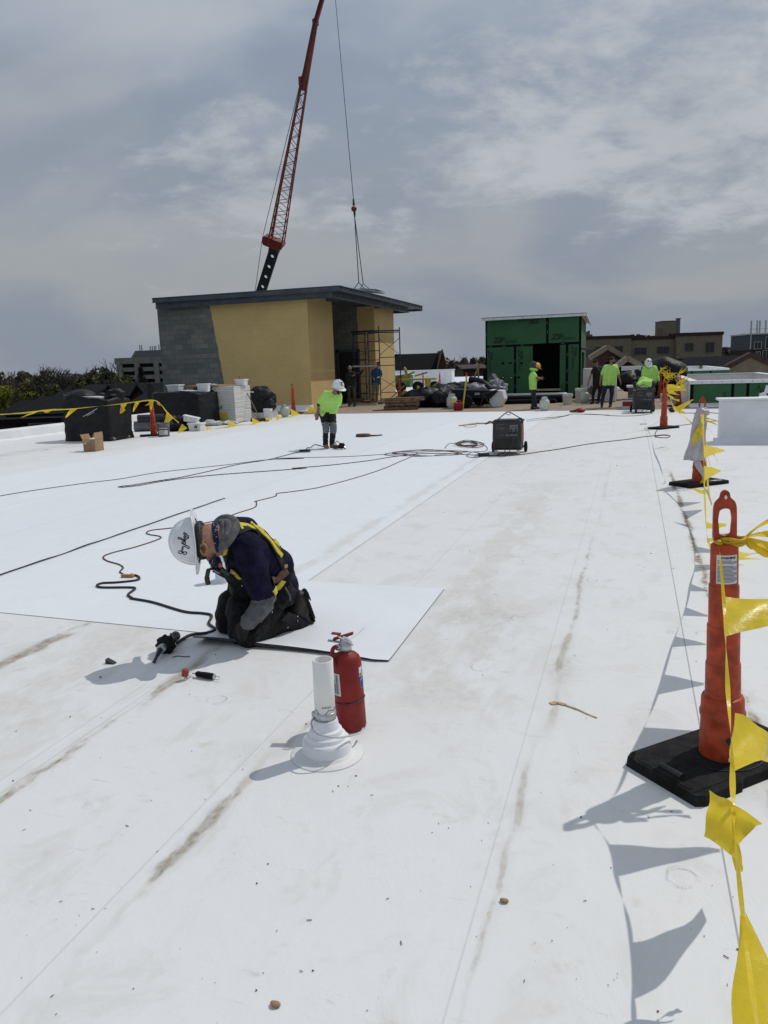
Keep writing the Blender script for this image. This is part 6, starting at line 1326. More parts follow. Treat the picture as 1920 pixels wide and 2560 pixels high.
class Body:
    """one continuous body: tapered limbs and masses fused by a voxel remesh, clothing colours per region"""
    def __init__(s): s.p = []; s.tags = []
    def cap(s, a, b_, r0, r1, tag_, bias=0.): s.p.append(('c', V(a), V(b_), r0, r1, tag_, bias)); return s
    def ell(s, c, r, rot, tag_, bias=0.): s.p.append(('e', V(c), V(r), rot, 0, tag_, bias)); return s
    def build(s, name, root, mats, voxel=.011, smooth=4, wrinkle=None):
        mb = MB()
        for q in s.p:
            if q[0] == 'c': capsule(mb, q[1], q[2], q[3], q[4])
            else: mb.ell(q[1], q[2], q[3], 18)
        o = obj('tmp', mb, [mats[0][1]]); r = o.modifiers.new('r', 'REMESH'); r.mode = 'VOXEL'; r.voxel_size = voxel; r.use_smooth_shade = True
        sm = o.modifiers.new('s', 'SMOOTH'); sm.iterations = smooth; sm.factor = .5
        bpy.context.view_layer.update(); me = bpy.data.meshes.new_from_object(o.evaluated_get(bpy.context.evaluated_depsgraph_get()))
        bpy.data.meshes.remove(o.data)
        tl = [m_[0] for m_ in mats]; me.materials.clear()
        for m_ in mats: me.materials.append(m_[1])
        import numpy as np
        n = len(me.vertices); co = np.empty(n*3); me.vertices.foreach_get('co', co); co = co.reshape(-1, 3); best = np.full(n, 9e9); idx = np.zeros(n, int)
        for q in s.p:
            if q[0] == 'c':
                a = np.array(q[1]); b_ = np.array(q[2]); d = b_-a; L2 = max(d@d, 1e-9); t_ = np.clip(((co-a)@d)/L2, 0, 1)
                ds = np.linalg.norm(co-a-t_[:, None]*d, axis=1)-(q[3]+(q[4]-q[3])*t_)
            else:
                Mi = np.array(q[3] or Matrix.Identity(3)).T; l_ = (co-np.array(q[1])) @ Mi.T / np.array(q[2]); ds = (np.linalg.norm(l_, axis=1)-1)*min(q[2])
            ds = ds - q[6]; k = ds < best; best[k] = ds[k]; idx[k] = tl.index(q[5])
        no = np.empty(n*3); me.vertices.foreach_get('normal', no); no = no.reshape(-1, 3)
        if wrinkle:
            for i in range(n):
                wk = wrinkle.get(tl[idx[i]])
                if wk:
                    p = V(co[i])*wk[1]; co[i] += no[i]*wk[0]*((1-2.2*abs(noise.noise(V((p.x, p.y, p.z*1.6)))))+.5*noise.noise(p*2.3))
            me.vertices.foreach_set('co', co.ravel())
        fm = []
        for f in me.polygons: fm.append(int(idx[f.vertices[0]])); 
        me.polygons.foreach_set('material_index', fm); me.polygons.foreach_set('use_smooth', [True]*len(me.polygons)); me.name = name
        me.transform(Matrix.Translation(-worg(root))); me.update()
        bo = bpy.data.objects.new(name, me); sc.collection.objects.link(bo); bo.parent = root; return bo
def hand(B, w, dirv, palm_n, tag_, s=1., curl=.5, thumb=1):
    """palm, four unequal fingers with a bend each and a thumb from the side of the palm"""
    d = V(dirv).normalized(); n_ = V(palm_n); n_ = (n_-d*n_.dot(d)).normalized(); sd = d.cross(n_)*thumb
    pe = V(w)+d*.085*s
    B.cap(V(w), V(w)+d*.03*s, .026*s, .028*s, tag_)
    for k in range(4):
        off = sd*(.03-.02*k)*s; B.cap(V(w)+d*.02*s+off*.8, pe+off, .016*s, .0125*s, tag_)
        L = (.075, .085, .078, .06)[k]*s; m1 = pe+off+(d*math.cos(curl*.7)+n_*math.sin(curl*.7)).normalized()*L*.5; m2 = m1+(d*math.cos(curl*1.8)+n_*math.sin(curl*1.8)).normalized()*L*.5
        B.cap(pe+off, m1, .0105*s, .0095*s, tag_); B.cap(m1, m2, .0095*s, .008*s, tag_)
    tb = V(w)+d*.03*s+sd*.028*s; t1 = tb+(d*.7+sd*.7).normalized()*.035*s; t2 = t1+(d+sd*.2+n_*.3).normalized()*.03*s
    B.cap(tb, t1, .015*s, .012*s, tag_); B.cap(t1, t2, .0115*s, .009*s, tag_)
def head_prims(B, c, up, face, skin, s=1., beard=None, neck=None):
    Q = basis(up, face); U_, F_ = Q.col[2], Q.col[0]; Lf = Q.col[1]
    B.ell(c+U_*.02*s, (.098*s, .077*s, .105*s), Q, skin); B.cap(c-U_*.035*s+F_*.035*s, c-U_*.075*s+F_*.05*s, .058*s, .038*s, beard or skin)
    B.cap(c-U_*.01*s+F_*.09*s, c-U_*.035*s+F_*.112*s, .011*s, .016*s, skin)
    for sg in (-1, 1):
        B.ell(c+Lf*sg*.079*s-U_*.012*s-F_*.008*s, (.028*s, .011*s, .034*s), Q, skin)
        B.ell(c+Lf*sg*.032*s+U_*.022*s+F_*.082*s, (.014*s, .022*s, .008*s), Q, skin)
    if beard: B.cap(c-U_*.055*s+F_*.07*s+Lf*.025*s, c-U_*.055*s+F_*.07*s-Lf*.025*s, .03*s, .03*s, beard)
    B.cap(c-U_*.052*s+F_*.088*s+Lf*.014*s, c-U_*.052*s+F_*.088*s-Lf*.014*s, .011*s, .011*s, skin, .002)
    return Q
def eyes(root, c, Q, s=1.):
    mb = MB(); c = c-root.location
    for sg in (-1, 1): mb.ell(c+Q.col[1]*sg*.032*s+Q.col[2]*.004*s+Q.col[0]*.087*s, (.010*s, .014*s, .008*s), Q, 10)
    obj('eyes', mb, M['ink'], root)
def hard_hat(root, c, up, face, mt, full=False, s=1., ridge=True):
    Q = basis(up, face); L0 = c-root.location
    prof = [(.118, 0), (.122, .004), (.122, .03), (.117, .06), (.103, .095), (.078, .125), (.045, .143), (.02, .148), (0.0001, .149)]
    mb = MB(); mb.lathe([(r*s, z*s) for r, z in prof], 40, L0, Q, sx=1.12, sy=.95)
    if ridge:
        for off in (-.028, 0, .028):
            P = [L0+Q @ V((.128*s*math.cos(a)*1.03*(1-abs(off)*1.5), off*s, .03*s+.12*s*math.sin(a))) for a in [math.pi*i/18 for i in range(19)]]; mb.tube(P, .009*s, 6)
    h_ = obj('hard_hat', mb, mt, root)
    mb = MB()
    def brim(u, v):
        a = 2*math.pi*u; r0 = .118; wdt = (.042+.01*max(0, math.cos(a))) if full else (.012+.055*max(0, math.cos(a))**1.5)
        r = (r0+wdt*v)*s; return L0+Q @ V((r*math.cos(a)*1.12, r*math.sin(a)*.95+0, (.006-.016*v+.006*abs(math.sin(a))*v)*s))
    mb.grid(48, 4, brim); mb.grid(48, 4, lambda u, v: brim(u, v)-Q.col[2]*.004*s, flip=True)
    P = [brim(i/48, 1)-Q.col[2]*.002*s for i in range(49)]; mb.tube(P, .0038*s, 6, cap=False); obj('brim', mb, mt, h_).location = (0, 0, 0)
    mb = MB(); mb.lathe([(.112*s, -.004), (.112*s, .02)], 30, L0, Q, sx=1.1, sy=.93); obj('suspension_band', mb, M['dgrey'], h_)
    return h_, Q
def figure(label, root, J, pal, facev, hup=V((0, 0, 1)), hat=None, sleeves='short', beard=False, hair=None, s=1., boots='boot', gloves=False, voxel=.012, wr=.008, palm=None, curl=.5, eyes_=True, beardmat='hair', hair_cap=None):
    """J: joints in world space: head neck chest pelvis shL shR elL elR wrL wrR hiL hiR knL knR anL anR toL toR"""
    o = thing('person', label, 'person', root); B = Body(); J = {k: V(v) for k, v in J.items()}
    up = (J['neck']-J['pelvis']).normalized()
    for S_ in 'LR':
        sh, hi = J['sh'+S_], J['hi'+S_]
        B.cap(hi+up*.03, sh.lerp(J['neck'], .25)-up*.06*s, .115*s, .10*s, 'shirt'); B.cap(J['neck']-up*.03*s, sh, .06*s, .062*s, 'shirt')
        el, wr_ = J['el'+S_], J['wr'+S_]
        if sleeves == 'short':
            m_ = sh.lerp(el, .68); B.cap(sh, m_, .066*s, .062*s, 'shirt', .002); B.cap(sh, el, .048*s, .042*s, 'skin'); B.cap(el, wr_, .041*s, .027*s, 'skin')
        elif sleeves == 'under':
            m_ = sh.lerp(el, .78); B.cap(sh, m_, .068*s, .066*s, 'shirt', .002); B.cap(sh, el, .05*s, .044*s, 'under', .001); B.cap(m_, el.lerp(wr_, .12), .05*s, .046*s, 'under', .001); B.cap(el, wr_, .041*s, .028*s, 'skin')
        else: B.cap(sh, el, .064*s, .052*s, 'shirt'); B.cap(el, wr_, .05*s, .036*s, 'shirt', .001)
        hd = (wr_-el).normalized(); pn = (palm or {}).get(S_, (J['pelvis']-wr_)); hand(B, wr_, hd, pn, 'glove' if gloves else 'skin', s, curl, 1 if S_ == 'L' else -1)
        kn, an, to = J['kn'+S_], J['an'+S_], J['to'+S_]
        B.cap(hi, kn, .092*s, .066*s, 'pants'); B.cap(kn, an+V((0, 0, .05*s)), .062*s, .052*s, 'pants'); B.cap(an, an+V((0, 0, .05)), .05*s, .055*s, 'pants')
        fd = (to-an); fd.z = 0; fd.normalize(); hz = .042*s
        B.cap(V((an.x, an.y, to.z*0+hz+J['g'].z))-fd*.035, V((to.x, to.y, hz*.85+J['g'].z)), .044*s, .038*s, 'boot', .001)
        B.cap(an-V((0, 0, .0)), V((an.x, an.y, hz+J['g'].z)), .047*s, .045*s, 'boot')
    B.cap(J['pelvis']+up*.03, J['chest'], .125*s, .13*s, 'shirt'); B.cap(J['chest'], J['neck']-up*.07*s, .13*s, .08*s, 'shirt')
    B.cap(J['hiL']+up*.0, J['hiR']+up*.0, .112*s, .112*s, 'pants'); B.cap(J['neck']-up*.02, J['head']-hup*.05*s, .056*s, .053*s, 'skin')
    Q = head_prims(B, J['head'], hup, facev, 'skin', s, 'beard' if beard else None)
    mats = [('skin', pal['skin']), ('shirt', pal['shirt']), ('pants', pal['pants']), ('boot', M[boots]), ('under', pal.get('under', M['blackfab'])), ('glove', M['dgrey']), ('beard', M[beardmat])]
    B.build('body', o, mats, voxel, 3, {'shirt': (wr, 7.), 'pants': (wr*1.1, 8.), 'under': (wr*.5, 12.)})
    if eyes_: eyes(o, J['head'], Q, s)
    if hat: hard_hat(o, J['head']+Q.col[2]*.03*s, Q.col[2], Q.col[0], hat[0], hat[1], s)
    if hair_cap:
        mb = MB(); mb.ell(J['head']-o.location+Q.col[2]*.045*s-Q.col[0]*.012*s, (.102*s, .084*s, .088*s), Q, 20); obj('cap' if hair_cap[1] else 'hair', mb, hair_cap[0], o)
    return o, Q

# --- standing worker in hi-vis shirt, stooping (middle)
D6 = DD(G(z6(600, 2020)))
def j6(x, y, d=0.): return PD(z6(x, y), D6+d)
g6 = G(z6(600, 2020))
J = dict(g=V((0, 0, 0)), head=j6(850, 515, -.16), neck=j6(770, 610, -.05), chest=j6(700, 780, 0), pelvis=j6(590, 1080, .12), shL=j6(880, 700, -.02), shR=j6(545, 650, -.02), elL=j6(855, 950, .1), elR=j6(385, 900, .04), wrL=j6(800, 1075, .16), wrR=j6(345, 1125, -.02),
    hiL=j6(690, 1110, .1), hiR=j6(480, 1120, .1), knL=j6(740, 1500, -.08), knR=j6(555, 1490, -.08), anL=j6(710, 1900, .08), anR=j6(540, 1920, .05), toL=j6(850, 1990, -.1), toR=j6(590, 2010, -.12))
for k in ('toL', 'toR'): J[k].z = .0
man2, Q = figure('stooping worker in a lime shirt, grey knee pads and white hard hat, standing alone mid-roof', g6, J, dict(skin=M['skin2'], shirt=M['hiviz'], pants=M['jeans'] if 0 else M['blackfab'], under=M['blackfab']), (RH*.62-FH*.75-V((0, 0, .35))).normalized(), hup=(V((0, 0, 1))*.93+RH*.22-FH*.25).normalized(), hat=(M['hat'], False), sleeves='under', beard=True, boots='tanboot', voxel=.0095, palm={'R': FH})
for S_, sg in (('L', 1), ('R', -1)):
    kn = J['kn'+S_]; mb = MB(); mb.blob(kn-FH*.06-man2.location, (.075, .05, .12), .12, 9, 22, 3, box=.35); kp = obj('knee_pad', mb, M['grey'], man2)
    mb = MB(); c_ = kn-man2.location; mb.tube([c_+RH*.078*math.cos(a)-FH*(.09*math.sin(a)+.0)+V((0, 0, .085)) for a in [math.pi*2*i/20 for i in range(21)]], .008, 6); mb.tube([c_+RH*.075*math.cos(a)-FH*(.085*math.sin(a))-V((0, 0, .09)) for a in [math.pi*2*i/20 for i in range(21)]], .007, 6); obj('strap', mb, M['white'], kp)
c_ = j6(460, 1165, -.06)-man2.location; mb = MB(); mb.lathe([(.025, -.012), (.042, -.01), (.042, .01), (.025, .012)], 20, c_, basis(-FH+RH*-.3, V((0, 0, 1)))); obj('tape_measure', mb, M['hiviz'], man2)
def face_text(s_, p, size, n_, upv, mt, parent, bold=.003, shear=0):
    n_ = V(n_).normalized(); r_ = V(upv).cross(n_).normalized(); u_ = n_.cross(r_); Mx = Matrix((r_, u_, n_)).transposed().to_4x4(); Mx.translation = V(p)-worg(parent)
    return text_mesh(s_, size, mt, parent=parent, M=Mx, bold=bold, shear=shear)
hd_ = (-FH*.85+RH*.5+V((0, 0, .15))).normalized(); hc = J['head']+Q.col[2]*.03
face_text('T', hc+Q.col[2]*.045+hd_*.139, .085, hd_, Q.col[2], M['ink'], man2, .006); face_text('ce', hc+Q.col[2]*.02+(hd_+RH*.35).normalized()*.139, .04, (hd_+RH*.35), Q.col[2], M['ink'], man2, .001)
mb = MB(); mb.grid(8, 2, lambda u, v: J['head']-man2.location+Q.col[0]*.1*math.cos((u-.5)*2)+Q.col[1]*.085*math.sin((u-.5)*2)+Q.col[2]*(.012+.028*(v-.5))); obj('safety_glasses', mb, M['blk2'], man2)

# --- the others, far back
def simple(label, gpt, zfn, pts, D, pal, face, hup=V((0, 0, 1)), **kw):
    J = {'g': V((0, 0, gpt.z))}
    for k, v in pts.items(): J[k] = PD(zfn(v[0], v[1]), D+(v[2] if len(v) > 2 else 0))
    for k in ('toL', 'toR'): J[k].z = gpt.z
    return figure(label, gpt, J, pal, face, hup, **kw)
def flp(p): return V((p.x, p.y, 0))
# yellow hat worker facing right
D_ = 27.3
o_, Q = simple('worker in a lime T-shirt and yellow hard hat seen side-on at the green shed', flp(PD(zg(670, 1140), D_)), zg,
    dict(head=(700, 695), neck=(668, 735), chest=(660, 800), pelvis=(665, 925), shL=(655, 765, .2), shR=(675, 765, -.2), elL=(690, 850, .2), elR=(700, 800, -.25), wrL=(740, 815, .12), wrR=(745, 810, -.12),
         hiL=(665, 935, .1), hiR=(670, 935, -.1), knL=(680, 1040, .1), knR=(675, 1040, -.1), anL=(695, 1125, .12), anR=(660, 1130, -.1), toL=(730, 1140, .1), toR=(695, 1148, -.1)), D_, dict(skin=M['skin2'], shirt=M['hiviz'], pants=M['jeans']), (RH*.9-V((0, 0, .45))).normalized(), hup=(V((0, 0, 1))*.9+RH*.4).normalized(), hat=(M['yhat'], False), hair_cap=None, wr=.006)
mb = MB(); hc = PD(zg(668, 668), D_); mb.blob(hc-o_.location, (.14, .14, .15), .2, 6, 22, 3); obj('hood', mb, M['olive'], o_); mb = MB(); mb.lathe([(.12, -.03), (.15, 0), (.13, .05), (.1, .06)], 20, PD(zg(672, 718), D_)-o_.location, basis(V((RH.x*.2, RH.y*.2, 1)), RH)); obj('collar', mb, M['hiviz'], o_)
mb = MB(); mb.box(PD(zg(760, 810), D_), (.16, .12, .03), rz=YAW); single('phone', mb, M['wood'], 'small brown board held in the hands of the yellow-hatted worker', 'board', PD(zg(760, 810), D_))
o_['group'] = 'roofing workers'
# bearded worker facing right
D_ = DD(V((-.85, 28.2, 0)))
o_, Q = simple('bearded worker in a lime T-shirt, dark jeans and black cap standing with arms apart', flp(PD(zg(1460, 1110), D_)), zg,
    dict(head=(1528, 618), neck=(1515, 665), chest=(1510, 740), pelvis=(1490, 880), shL=(1575, 695), shR=(1450, 695), elL=(1600, 785), elR=(1410, 790), wrL=(1618, 840), wrR=(1400, 850),
         hiL=(1525, 890), hiR=(1455, 890), knL=(1525, 990), knR=(1435, 990), anL=(1512, 1095), anR=(1418, 1100), toL=(1500, 1115, -.15), toR=(1415, 1120, -.18)), D_, dict(skin=M['skin2'], shirt=M['hiviz'], pants=M['jeans']), (RH*.8-FH*.6).normalized(), beard=True, hair_cap=(M['blackfab'], True), wr=.006)
o_['group'] = 'roofing workers'
# black T-shirt worker bending left behind
D_ = DD(V((-1.3, 30.6, 0)))
o_, Q = simple('worker all in black stooping over beside the right side of the green shed', flp(PD(zg(1350, 1058), D_)), zg,
    dict(head=(1350, 645), neck=(1362, 685), chest=(1370, 740), pelvis=(1370, 880), shL=(1340, 695, -.15), shR=(1410, 695, .15), elL=(1300, 770, -.2), elR=(1420, 790, .1), wrL=(1272, 850, -.25), wrR=(1430, 880, .1),
         hiL=(1350, 890), hiR=(1400, 890), knL=(1325, 970), knR=(1395, 970), anL=(1320, 1045), anR=(1380, 1050), toL=(1295, 1056, -.1), toR=(1355, 1062, -.12)), D_, dict(skin=M['skin2'], shirt=M['blackfab'], pants=M['blackfab']), (-RH*.8-V((0, 0, .6))).normalized(), hup=(V((0, 0, 1))*.8-RH*.5).normalized(), hair_cap=(M['blackfab'], True), wr=.006)
o_['group'] = 'roofing workers'
# white helmet worker
D_ = DD(V((.1, 28.9, 0)))
o_, Q = simple('worker in long-sleeved lime shirt and stickered white hat looking down behind the far generator', flp(PD(zr(590, 790), D_)), zr,
    dict(head=(578, 462), neck=(590, 492), chest=(597, 540), pelvis=(597, 630), shL=(640, 500), shR=(545, 500), elL=(665, 565), elR=(530, 560), wrL=(672, 620, -.1), wrR=(545, 610, -.15),
         hiL=(625, 640), hiR=(570, 640), knL=(620, 715), knR=(575, 715), anL=(625, 775), anR=(575, 775), toL=(620, 790, -.15), toR=(570, 790, -.15)), D_, dict(skin=M['skin3'], shirt=M['hiviz'], pants=M['jeans']), (-FH*.55-V((0, 0, .75))-RH*.1).normalized(), hup=(V((0, 0, 1))*.7-FH*.72).normalized(), hat=(M['hat'], False), sleeves='long', wr=.006)
o_['group'] = 'roofing workers'
hc = PD(zr(578, 462), D_)
mb = MB()
for (dx, dz) in ((-.05, .1), (.06, .09)): mb.lathe([(0, 0), (.028, .0), (.028, .006), (0, .008)], 14, hc-o_.location-FH*.16+RH*dx+V((0, 0, dz-.02)), basis(-FH+V((0, 0, .3)), RH))
obj('sticker', mb, M['leather'], o_)
# bending worker over the generator, back to the camera/left
D_ = DD(V((.1, 26.3, 0)))
o_, Q = simple('worker bent double over the far generator, lime shirt riding above dark jeans', flp(PD(zr(600, 850), D_)), zr,
    dict(head=(478, 655, .1), neck=(500, 632, .05), chest=(530, 620, 0), pelvis=(605, 640, 0), shL=(505, 640, -.2), shR=(510, 620, .2), elL=(480, 665, -.3), elR=(490, 680, .2), wrL=(492, 700, -.35), wrR=(500, 715, .1),
         hiL=(608, 650, -.12), hiR=(612, 640, .12), knL=(585, 740, -.12), knR=(595, 735, .12), anL=(600, 825, -.12), anR=(620, 825, .12), toL=(575, 845, -.15), toR=(590, 845, .1)), D_, dict(skin=M['skin3'], shirt=M['hiviz'], pants=M['jeans']), (-RH*.5-V((0, 0, .8))).normalized(), hup=(-RH*.8-V((0, 0, .3))).normalized(), sleeves='short', hair_cap=(M['hair'], False), wr=.006)
o_['group'] = 'roofing workers'
# dark worker at the scaffold holding the pipe
D_ = DD(V((-11.6, 31.5, 0)))
o_, Q = simple('worker in dark clothes and pale cap reaching up to the silver pipe by the door', flp(PD(z8(560, 1310), D_)), z8,
    dict(head=(522, 785), neck=(525, 830), chest=(530, 890), pelvis=(545, 1010), shL=(585, 850), shR=(480, 860), elL=(665, 860), elR=(490, 950, -.1), wrL=(705, 800), wrR=(555, 890, -.25),
         hiL=(575, 1020), hiR=(515, 1020), knL=(585, 1150), knR=(515, 1150), anL=(590, 1280), anR=(515, 1280), toL=(580, 1305, -.15), toR=(510, 1305, -.15)), D_, dict(skin=M['skin2'], shirt=M['blackfab'], pants=M['olive']), -FH, sleeves='long', hair_cap=(M['khaki'], True), beard=True, wr=.006)
o_['group'] = 'roofing workers'
D_ = DD(V((-11.0, 33.5, 0)))
o_, Q = simple('worker in a blue T-shirt and pale trousers standing inside the scaffold', PD(z8(860, 1222), D_), z8,
    dict(head=(912, 725), neck=(900, 775), chest=(890, 850), pelvis=(880, 975), shL=(945, 815), shR=(845, 815), elL=(960, 885), elR=(830, 880), wrL=(925, 900, -.2), wrR=(850, 920, -.2),
         hiL=(905, 985), hiR=(855, 985), knL=(905, 1090), knR=(850, 1090), anL=(900, 1190), anR=(845, 1190), toL=(890, 1215, -.15), toR=(835, 1215, -.15)), D_, dict(skin=M['skin2'], shirt=M['bluefab'], pants=M['khaki']), (-FH-RH*.5).normalized(), hair_cap=(M['hair'], False), wr=.006)
gz_ = o_.location.z; o_['group'] = 'roofing workers'
mb = MB(); mb.box((o_.location.x, o_.location.y, gz_/2), (.9, .5, gz_)); 
if gz_ > .03: single('timber_step', mb, M['wood'], 'timber step under the blue-shirted worker at the scaffold', 'step', (o_.location.x, o_.location.y, 0))

# --- kneeling worker (foreground)
def kk(x, y, D): return PD(zk(x, y), D)
kn_ = G(zk(930, 1215))
K = thing('person', 'kneeling worker in navy fleece, yellow harness and white full-brim hard hat, left foreground', 'person', (-2.05, 4.3, 0))
B = Body()
pel = kk(1120, 700, 4.84); hL = kk(1130, 760, 4.70); hR = kk(1040, 730, 4.98); kL = kk(905, 1165, 4.50); kR = kk(745, 1075, 4.76)
kL.z = max(kL.z, .075); kR.z = max(kR.z, .075)
aL = kk(1285, 985, 4.80); aR = kk(1130, 940, 5.06)
ch = kk(930, 430, 4.56); mid = kk(1050, 545, 4.70); nb = kk(745, 275, 4.44); shL = kk(885, 370, 4.40); shR = kk(830, 250, 4.70)
elL = kk(1025, 765, 4.44); wrL = kk(905, 1015, 4.38); elR = kk(800, 760, 4.80); wrR = kk(790, 960, 4.62)
B.cap(pel, mid, .150, .150, 'bib'); B.cap(mid, ch, .150, .155, 'fleece'); B.cap(ch, nb, .14, .085, 'fleece')
fv = (kL+kR)/2-(aL+aR)/2; fv.z = 0; fv.normalize(); lv = V((0, 0, 1)).cross(fv)
B.cap(mid+lv*.06, shL, .135, .085, 'fleece'); B.cap(mid-lv*.06, shR, .135, .085, 'fleece'); B.cap(shL, shR, .082, .082, 'fleece')
B.cap(kk(1180, 680, 4.78), kk(1060, 520, 4.66), .11, .13, 'fleece', .006)
B.cap(ch+fv*.02-V((0, 0, .05)), kk(900, 640, 4.62), .12, .13, 'bib', .002); B.cap(kk(900, 640, 4.62), kk(1000, 760, 4.74), .13, .14, 'bib')
B.cap(kk(800, 215, 4.62), kk(880, 235, 4.70), .070, .085, 'fleece', .002); B.cap(hL, hR, .125, .125, 'bib'); B.cap(kk(1190, 760, 4.78), kk(1190, 700, 4.95), .10, .10, 'bib')
B.cap(hL, kL, .115, .088, 'bib'); B.cap(hR, kR, .118, .092, 'bib'); B.cap(kL, aL, .082, .068, 'bib'); B.cap(kR, aR, .085, .068, 'bib')
B.cap(kk(860, 900, 4.6), kk(860, 1080, 4.56), .10, .09, 'bib'); B.cap(kk(770, 850, 4.75), kk(740, 1000, 4.74), .085, .09, 'bib')
B.cap(kk(1180, 1010, 4.68), kk(1330, 1030, 4.8), .075, .06, 'bib')
B.cap(shL, shL.lerp(elL, .5), .083, .083, 'fleece', .004); B.cap(shL.lerp(elL, .5), elL, .083, .070, 'fleece', .004); B.cap(kk(950, 560, 4.42), kk(1010, 735, 4.43), .075, .072, 'fleece', .003)
B.cap(kk(1035, 825, 4.44), kk(985, 930, 4.40), .062, .056, 'sleeve', .001); B.cap(kk(985, 930, 4.40), wrL, .056, .046, 'sleeve', .003); B.cap(kk(1035, 815, 4.44), kk(1035, 850, 4.44), .068, .062, 'sleeve', .002)
B.cap(shR, elR, .075, .06, 'fleece'); B.cap(elR, wrR, .055, .042, 'sleeve')
hdL = kk(845, 1080, 4.40); hand(B, wrL+(hdL-wrL).normalized()*.01, (hdL-wrL), fv*-1+V((0, 0, -.4)), 'glove', 1.05, .6, 1); hand(B, wrR, (kk(790, 1110, 4.55)-wrR), -fv, 'glove', 1.05, .6, -1)
# head: crown to the left, face down
hc = kk(545, 325, 4.37); hup_ = (-RH*.985-FH*.12-V((0, 0, .03))).normalized(); hface = (V((0, 0, -1))-RH*.06-FH*.10).normalized()
B.cap(nb, kk(640, 270, 4.38), .068, .062, 'skin')
Qh = basis(hup_, hface)
B.ell(hc-Qh.col[0]*.002+hup_*.01, (.100, .078, .105), Qh, 'skin'); B.cap(hc-hup_*.04+hface*.045, hc-hup_*.075+hface*.05, .055, .04, 'skin')
B.cap(hc-hup_*.0+hface*.095, hc-hup_*.025+hface*.118, .011, .015, 'skin'); B.cap(hc-hup_*.05+hface*.088+Qh.col[1]*.014, hc-hup_*.05+hface*.088-Qh.col[1]*.014, .011, .011, 'skin')
B.cap(hc-hface*.045-hup_*.01, nb-hface*.02, .062, .064, 'skin')
# ear with a rim; its hollow is a shade-coloured patch
ear = kk(522, 385, 4.29)
body = B.build('body', K, [('skin', M['skin']), ('fleece', M['navy']), ('bib', M['pants']), ('sleeve', M['greyfab']), ('glove', M['blackfab'])], .0062, 4,
    {'fleece': (.010, 4.6), 'bib': (.015, 7.), 'sleeve': (.009, 13.)})
bvh = BVHTree.FromPolygons([v.co+K.location for v in body.data.vertices], [tuple(p.vertices) for p in body.data.polygons])
def hit(p, off=.004):
    """point on the worker's body seen through picture point p"""
    d = ray(*p).normalized(); h = bvh.ray_cast(CAM, d)
    return (h[0]+h[1]*off, h[1]) if h[0] is not None else None
def strap(pts, w_, th, mt, nm, off=.004, parent=K, n=6):
    hs = [hit(zk(*p), off) for p in smooth2(pts, n)]; hs = [h for h in hs if h]
    # drop depth jumps, then smooth
    P = [h[0] for h in hs]; Nn = [h[1] for h in hs]
    for _ in range(3): P = [P[0]]+[(P[i-1]+P[i]*2+P[i+1])/4+Nn[i]*.0006 for i in range(1, len(P)-1)]+[P[-1]]; Nn = [Nn[0]]+[(Nn[i-1]+Nn[i]*2+Nn[i+1]).normalized() for i in range(1, len(P)-1)]+[Nn[-1]]
    mb = MB(); vs = []
    for i in range(len(P)):
        d = (P[min(i+1, len(P)-1)]-P[max(i-1, 0)]).normalized(); s_ = d.cross(Nn[i]).normalized()*w_/2
        vs += [P[i]-s_, P[i]-s_*.9+Nn[i]*th, P[i]+s_*.9+Nn[i]*th, P[i]+s_]
    fs = [(i*4+k, i*4+k+1, i*4+k+5, i*4+k+4) for i in range(len(P)-1) for k in range(3)]
    mb.add(vs, fs, False); return obj(nm, mb, mt, parent, local=False)
def smooth2(pts, n): return [(q.x, q.y) for q in smooth_path([V((a, b_, 0)) for a, b_ in pts], n)]
mb = MB(); E_ = basis((-FH-RH*.15).normalized(), hup_)
ep = ear
mb.tube([ep+E_ @ V((.021*math.cos(a), .033*math.sin(a)*(1 if math.sin(a) > 0 else .9), .006+.006*math.sin(a*.5))) for a in [2*math.pi*i/20 for i in range(20)]], .0065, 8); mb.ell(ep-E_.col[2]*.003, (.02, .03, .008), E_, 14); mb.ell(ep+E_ @ V((-.012, .008, .004)), (.006, .01, .007), E_, 10)
obj('ear', mb, M['skin'], K, local=False)
mb = MB(); mb.ell(ep+E_ @ V((.0, .002, .0055)), (.009, .014, .004), E_, 12); obj('ear_hollow_shade', mb, M['skin3'], K, local=False)  # darker skin tone painted in as the shade inside the ear
for sg in (-1, 1):
    mb = MB(); mb.ell(hc+Qh.col[1]*sg*.032+hup_*.008+hface*.09, (.008, .014, .01), Qh, 10); obj('eye', mb, M['ink'], K, local=False)
mb = MB(); mb.ell(hc-hface*.012+hup_*.045, (.101, .0795, .075), Qh, 26); obj('cropped_hair', mb, mat('grey_stubble', (.10, .075, .06), .9, var=.2, vs=80, bump=.5, bs=200), K, local=False)
# hard hat: dome, full brim, ridge, name
hb = kk(455, 318, 4.37); HQ = basis(hup_, hface); mb = MB()
dome = [(r*.95, z*.97) for r, z in [(.1275, 0), (.1285, .006), (.1265, .03), (.122, .055), (.113, .08), (.099, .105), (.08, .126), (.056, .142), (.028, .151), (.0001, .154)]]
mb.lathe(dome, 56, hb, HQ, sx=1.10, sy=.92)
for off in (-.0, ): mb.tube([hb+HQ @ V((.130*math.cos(a), 0, .02+.130*math.sin(a))) for a in [math.pi*i/28 for i in range(29)]], [.012]*29, 8)
hh = obj('hard_hat', mb, M['hat'], K, local=False)
mb = MB()
def brimk(u, v):
    a = 2*math.pi*u; wd_ = .03+.030*max(0, math.cos(a))+.022*max(0, -math.cos(a))
    x = (.1205+wd_*v*.95)*math.cos(a)*1.10; y = (.1205+wd_*v)*math.sin(a)*.92; return hb+HQ @ V((x, y, -.014*v+.008*v*v+.022*v*math.cos(a)**2))
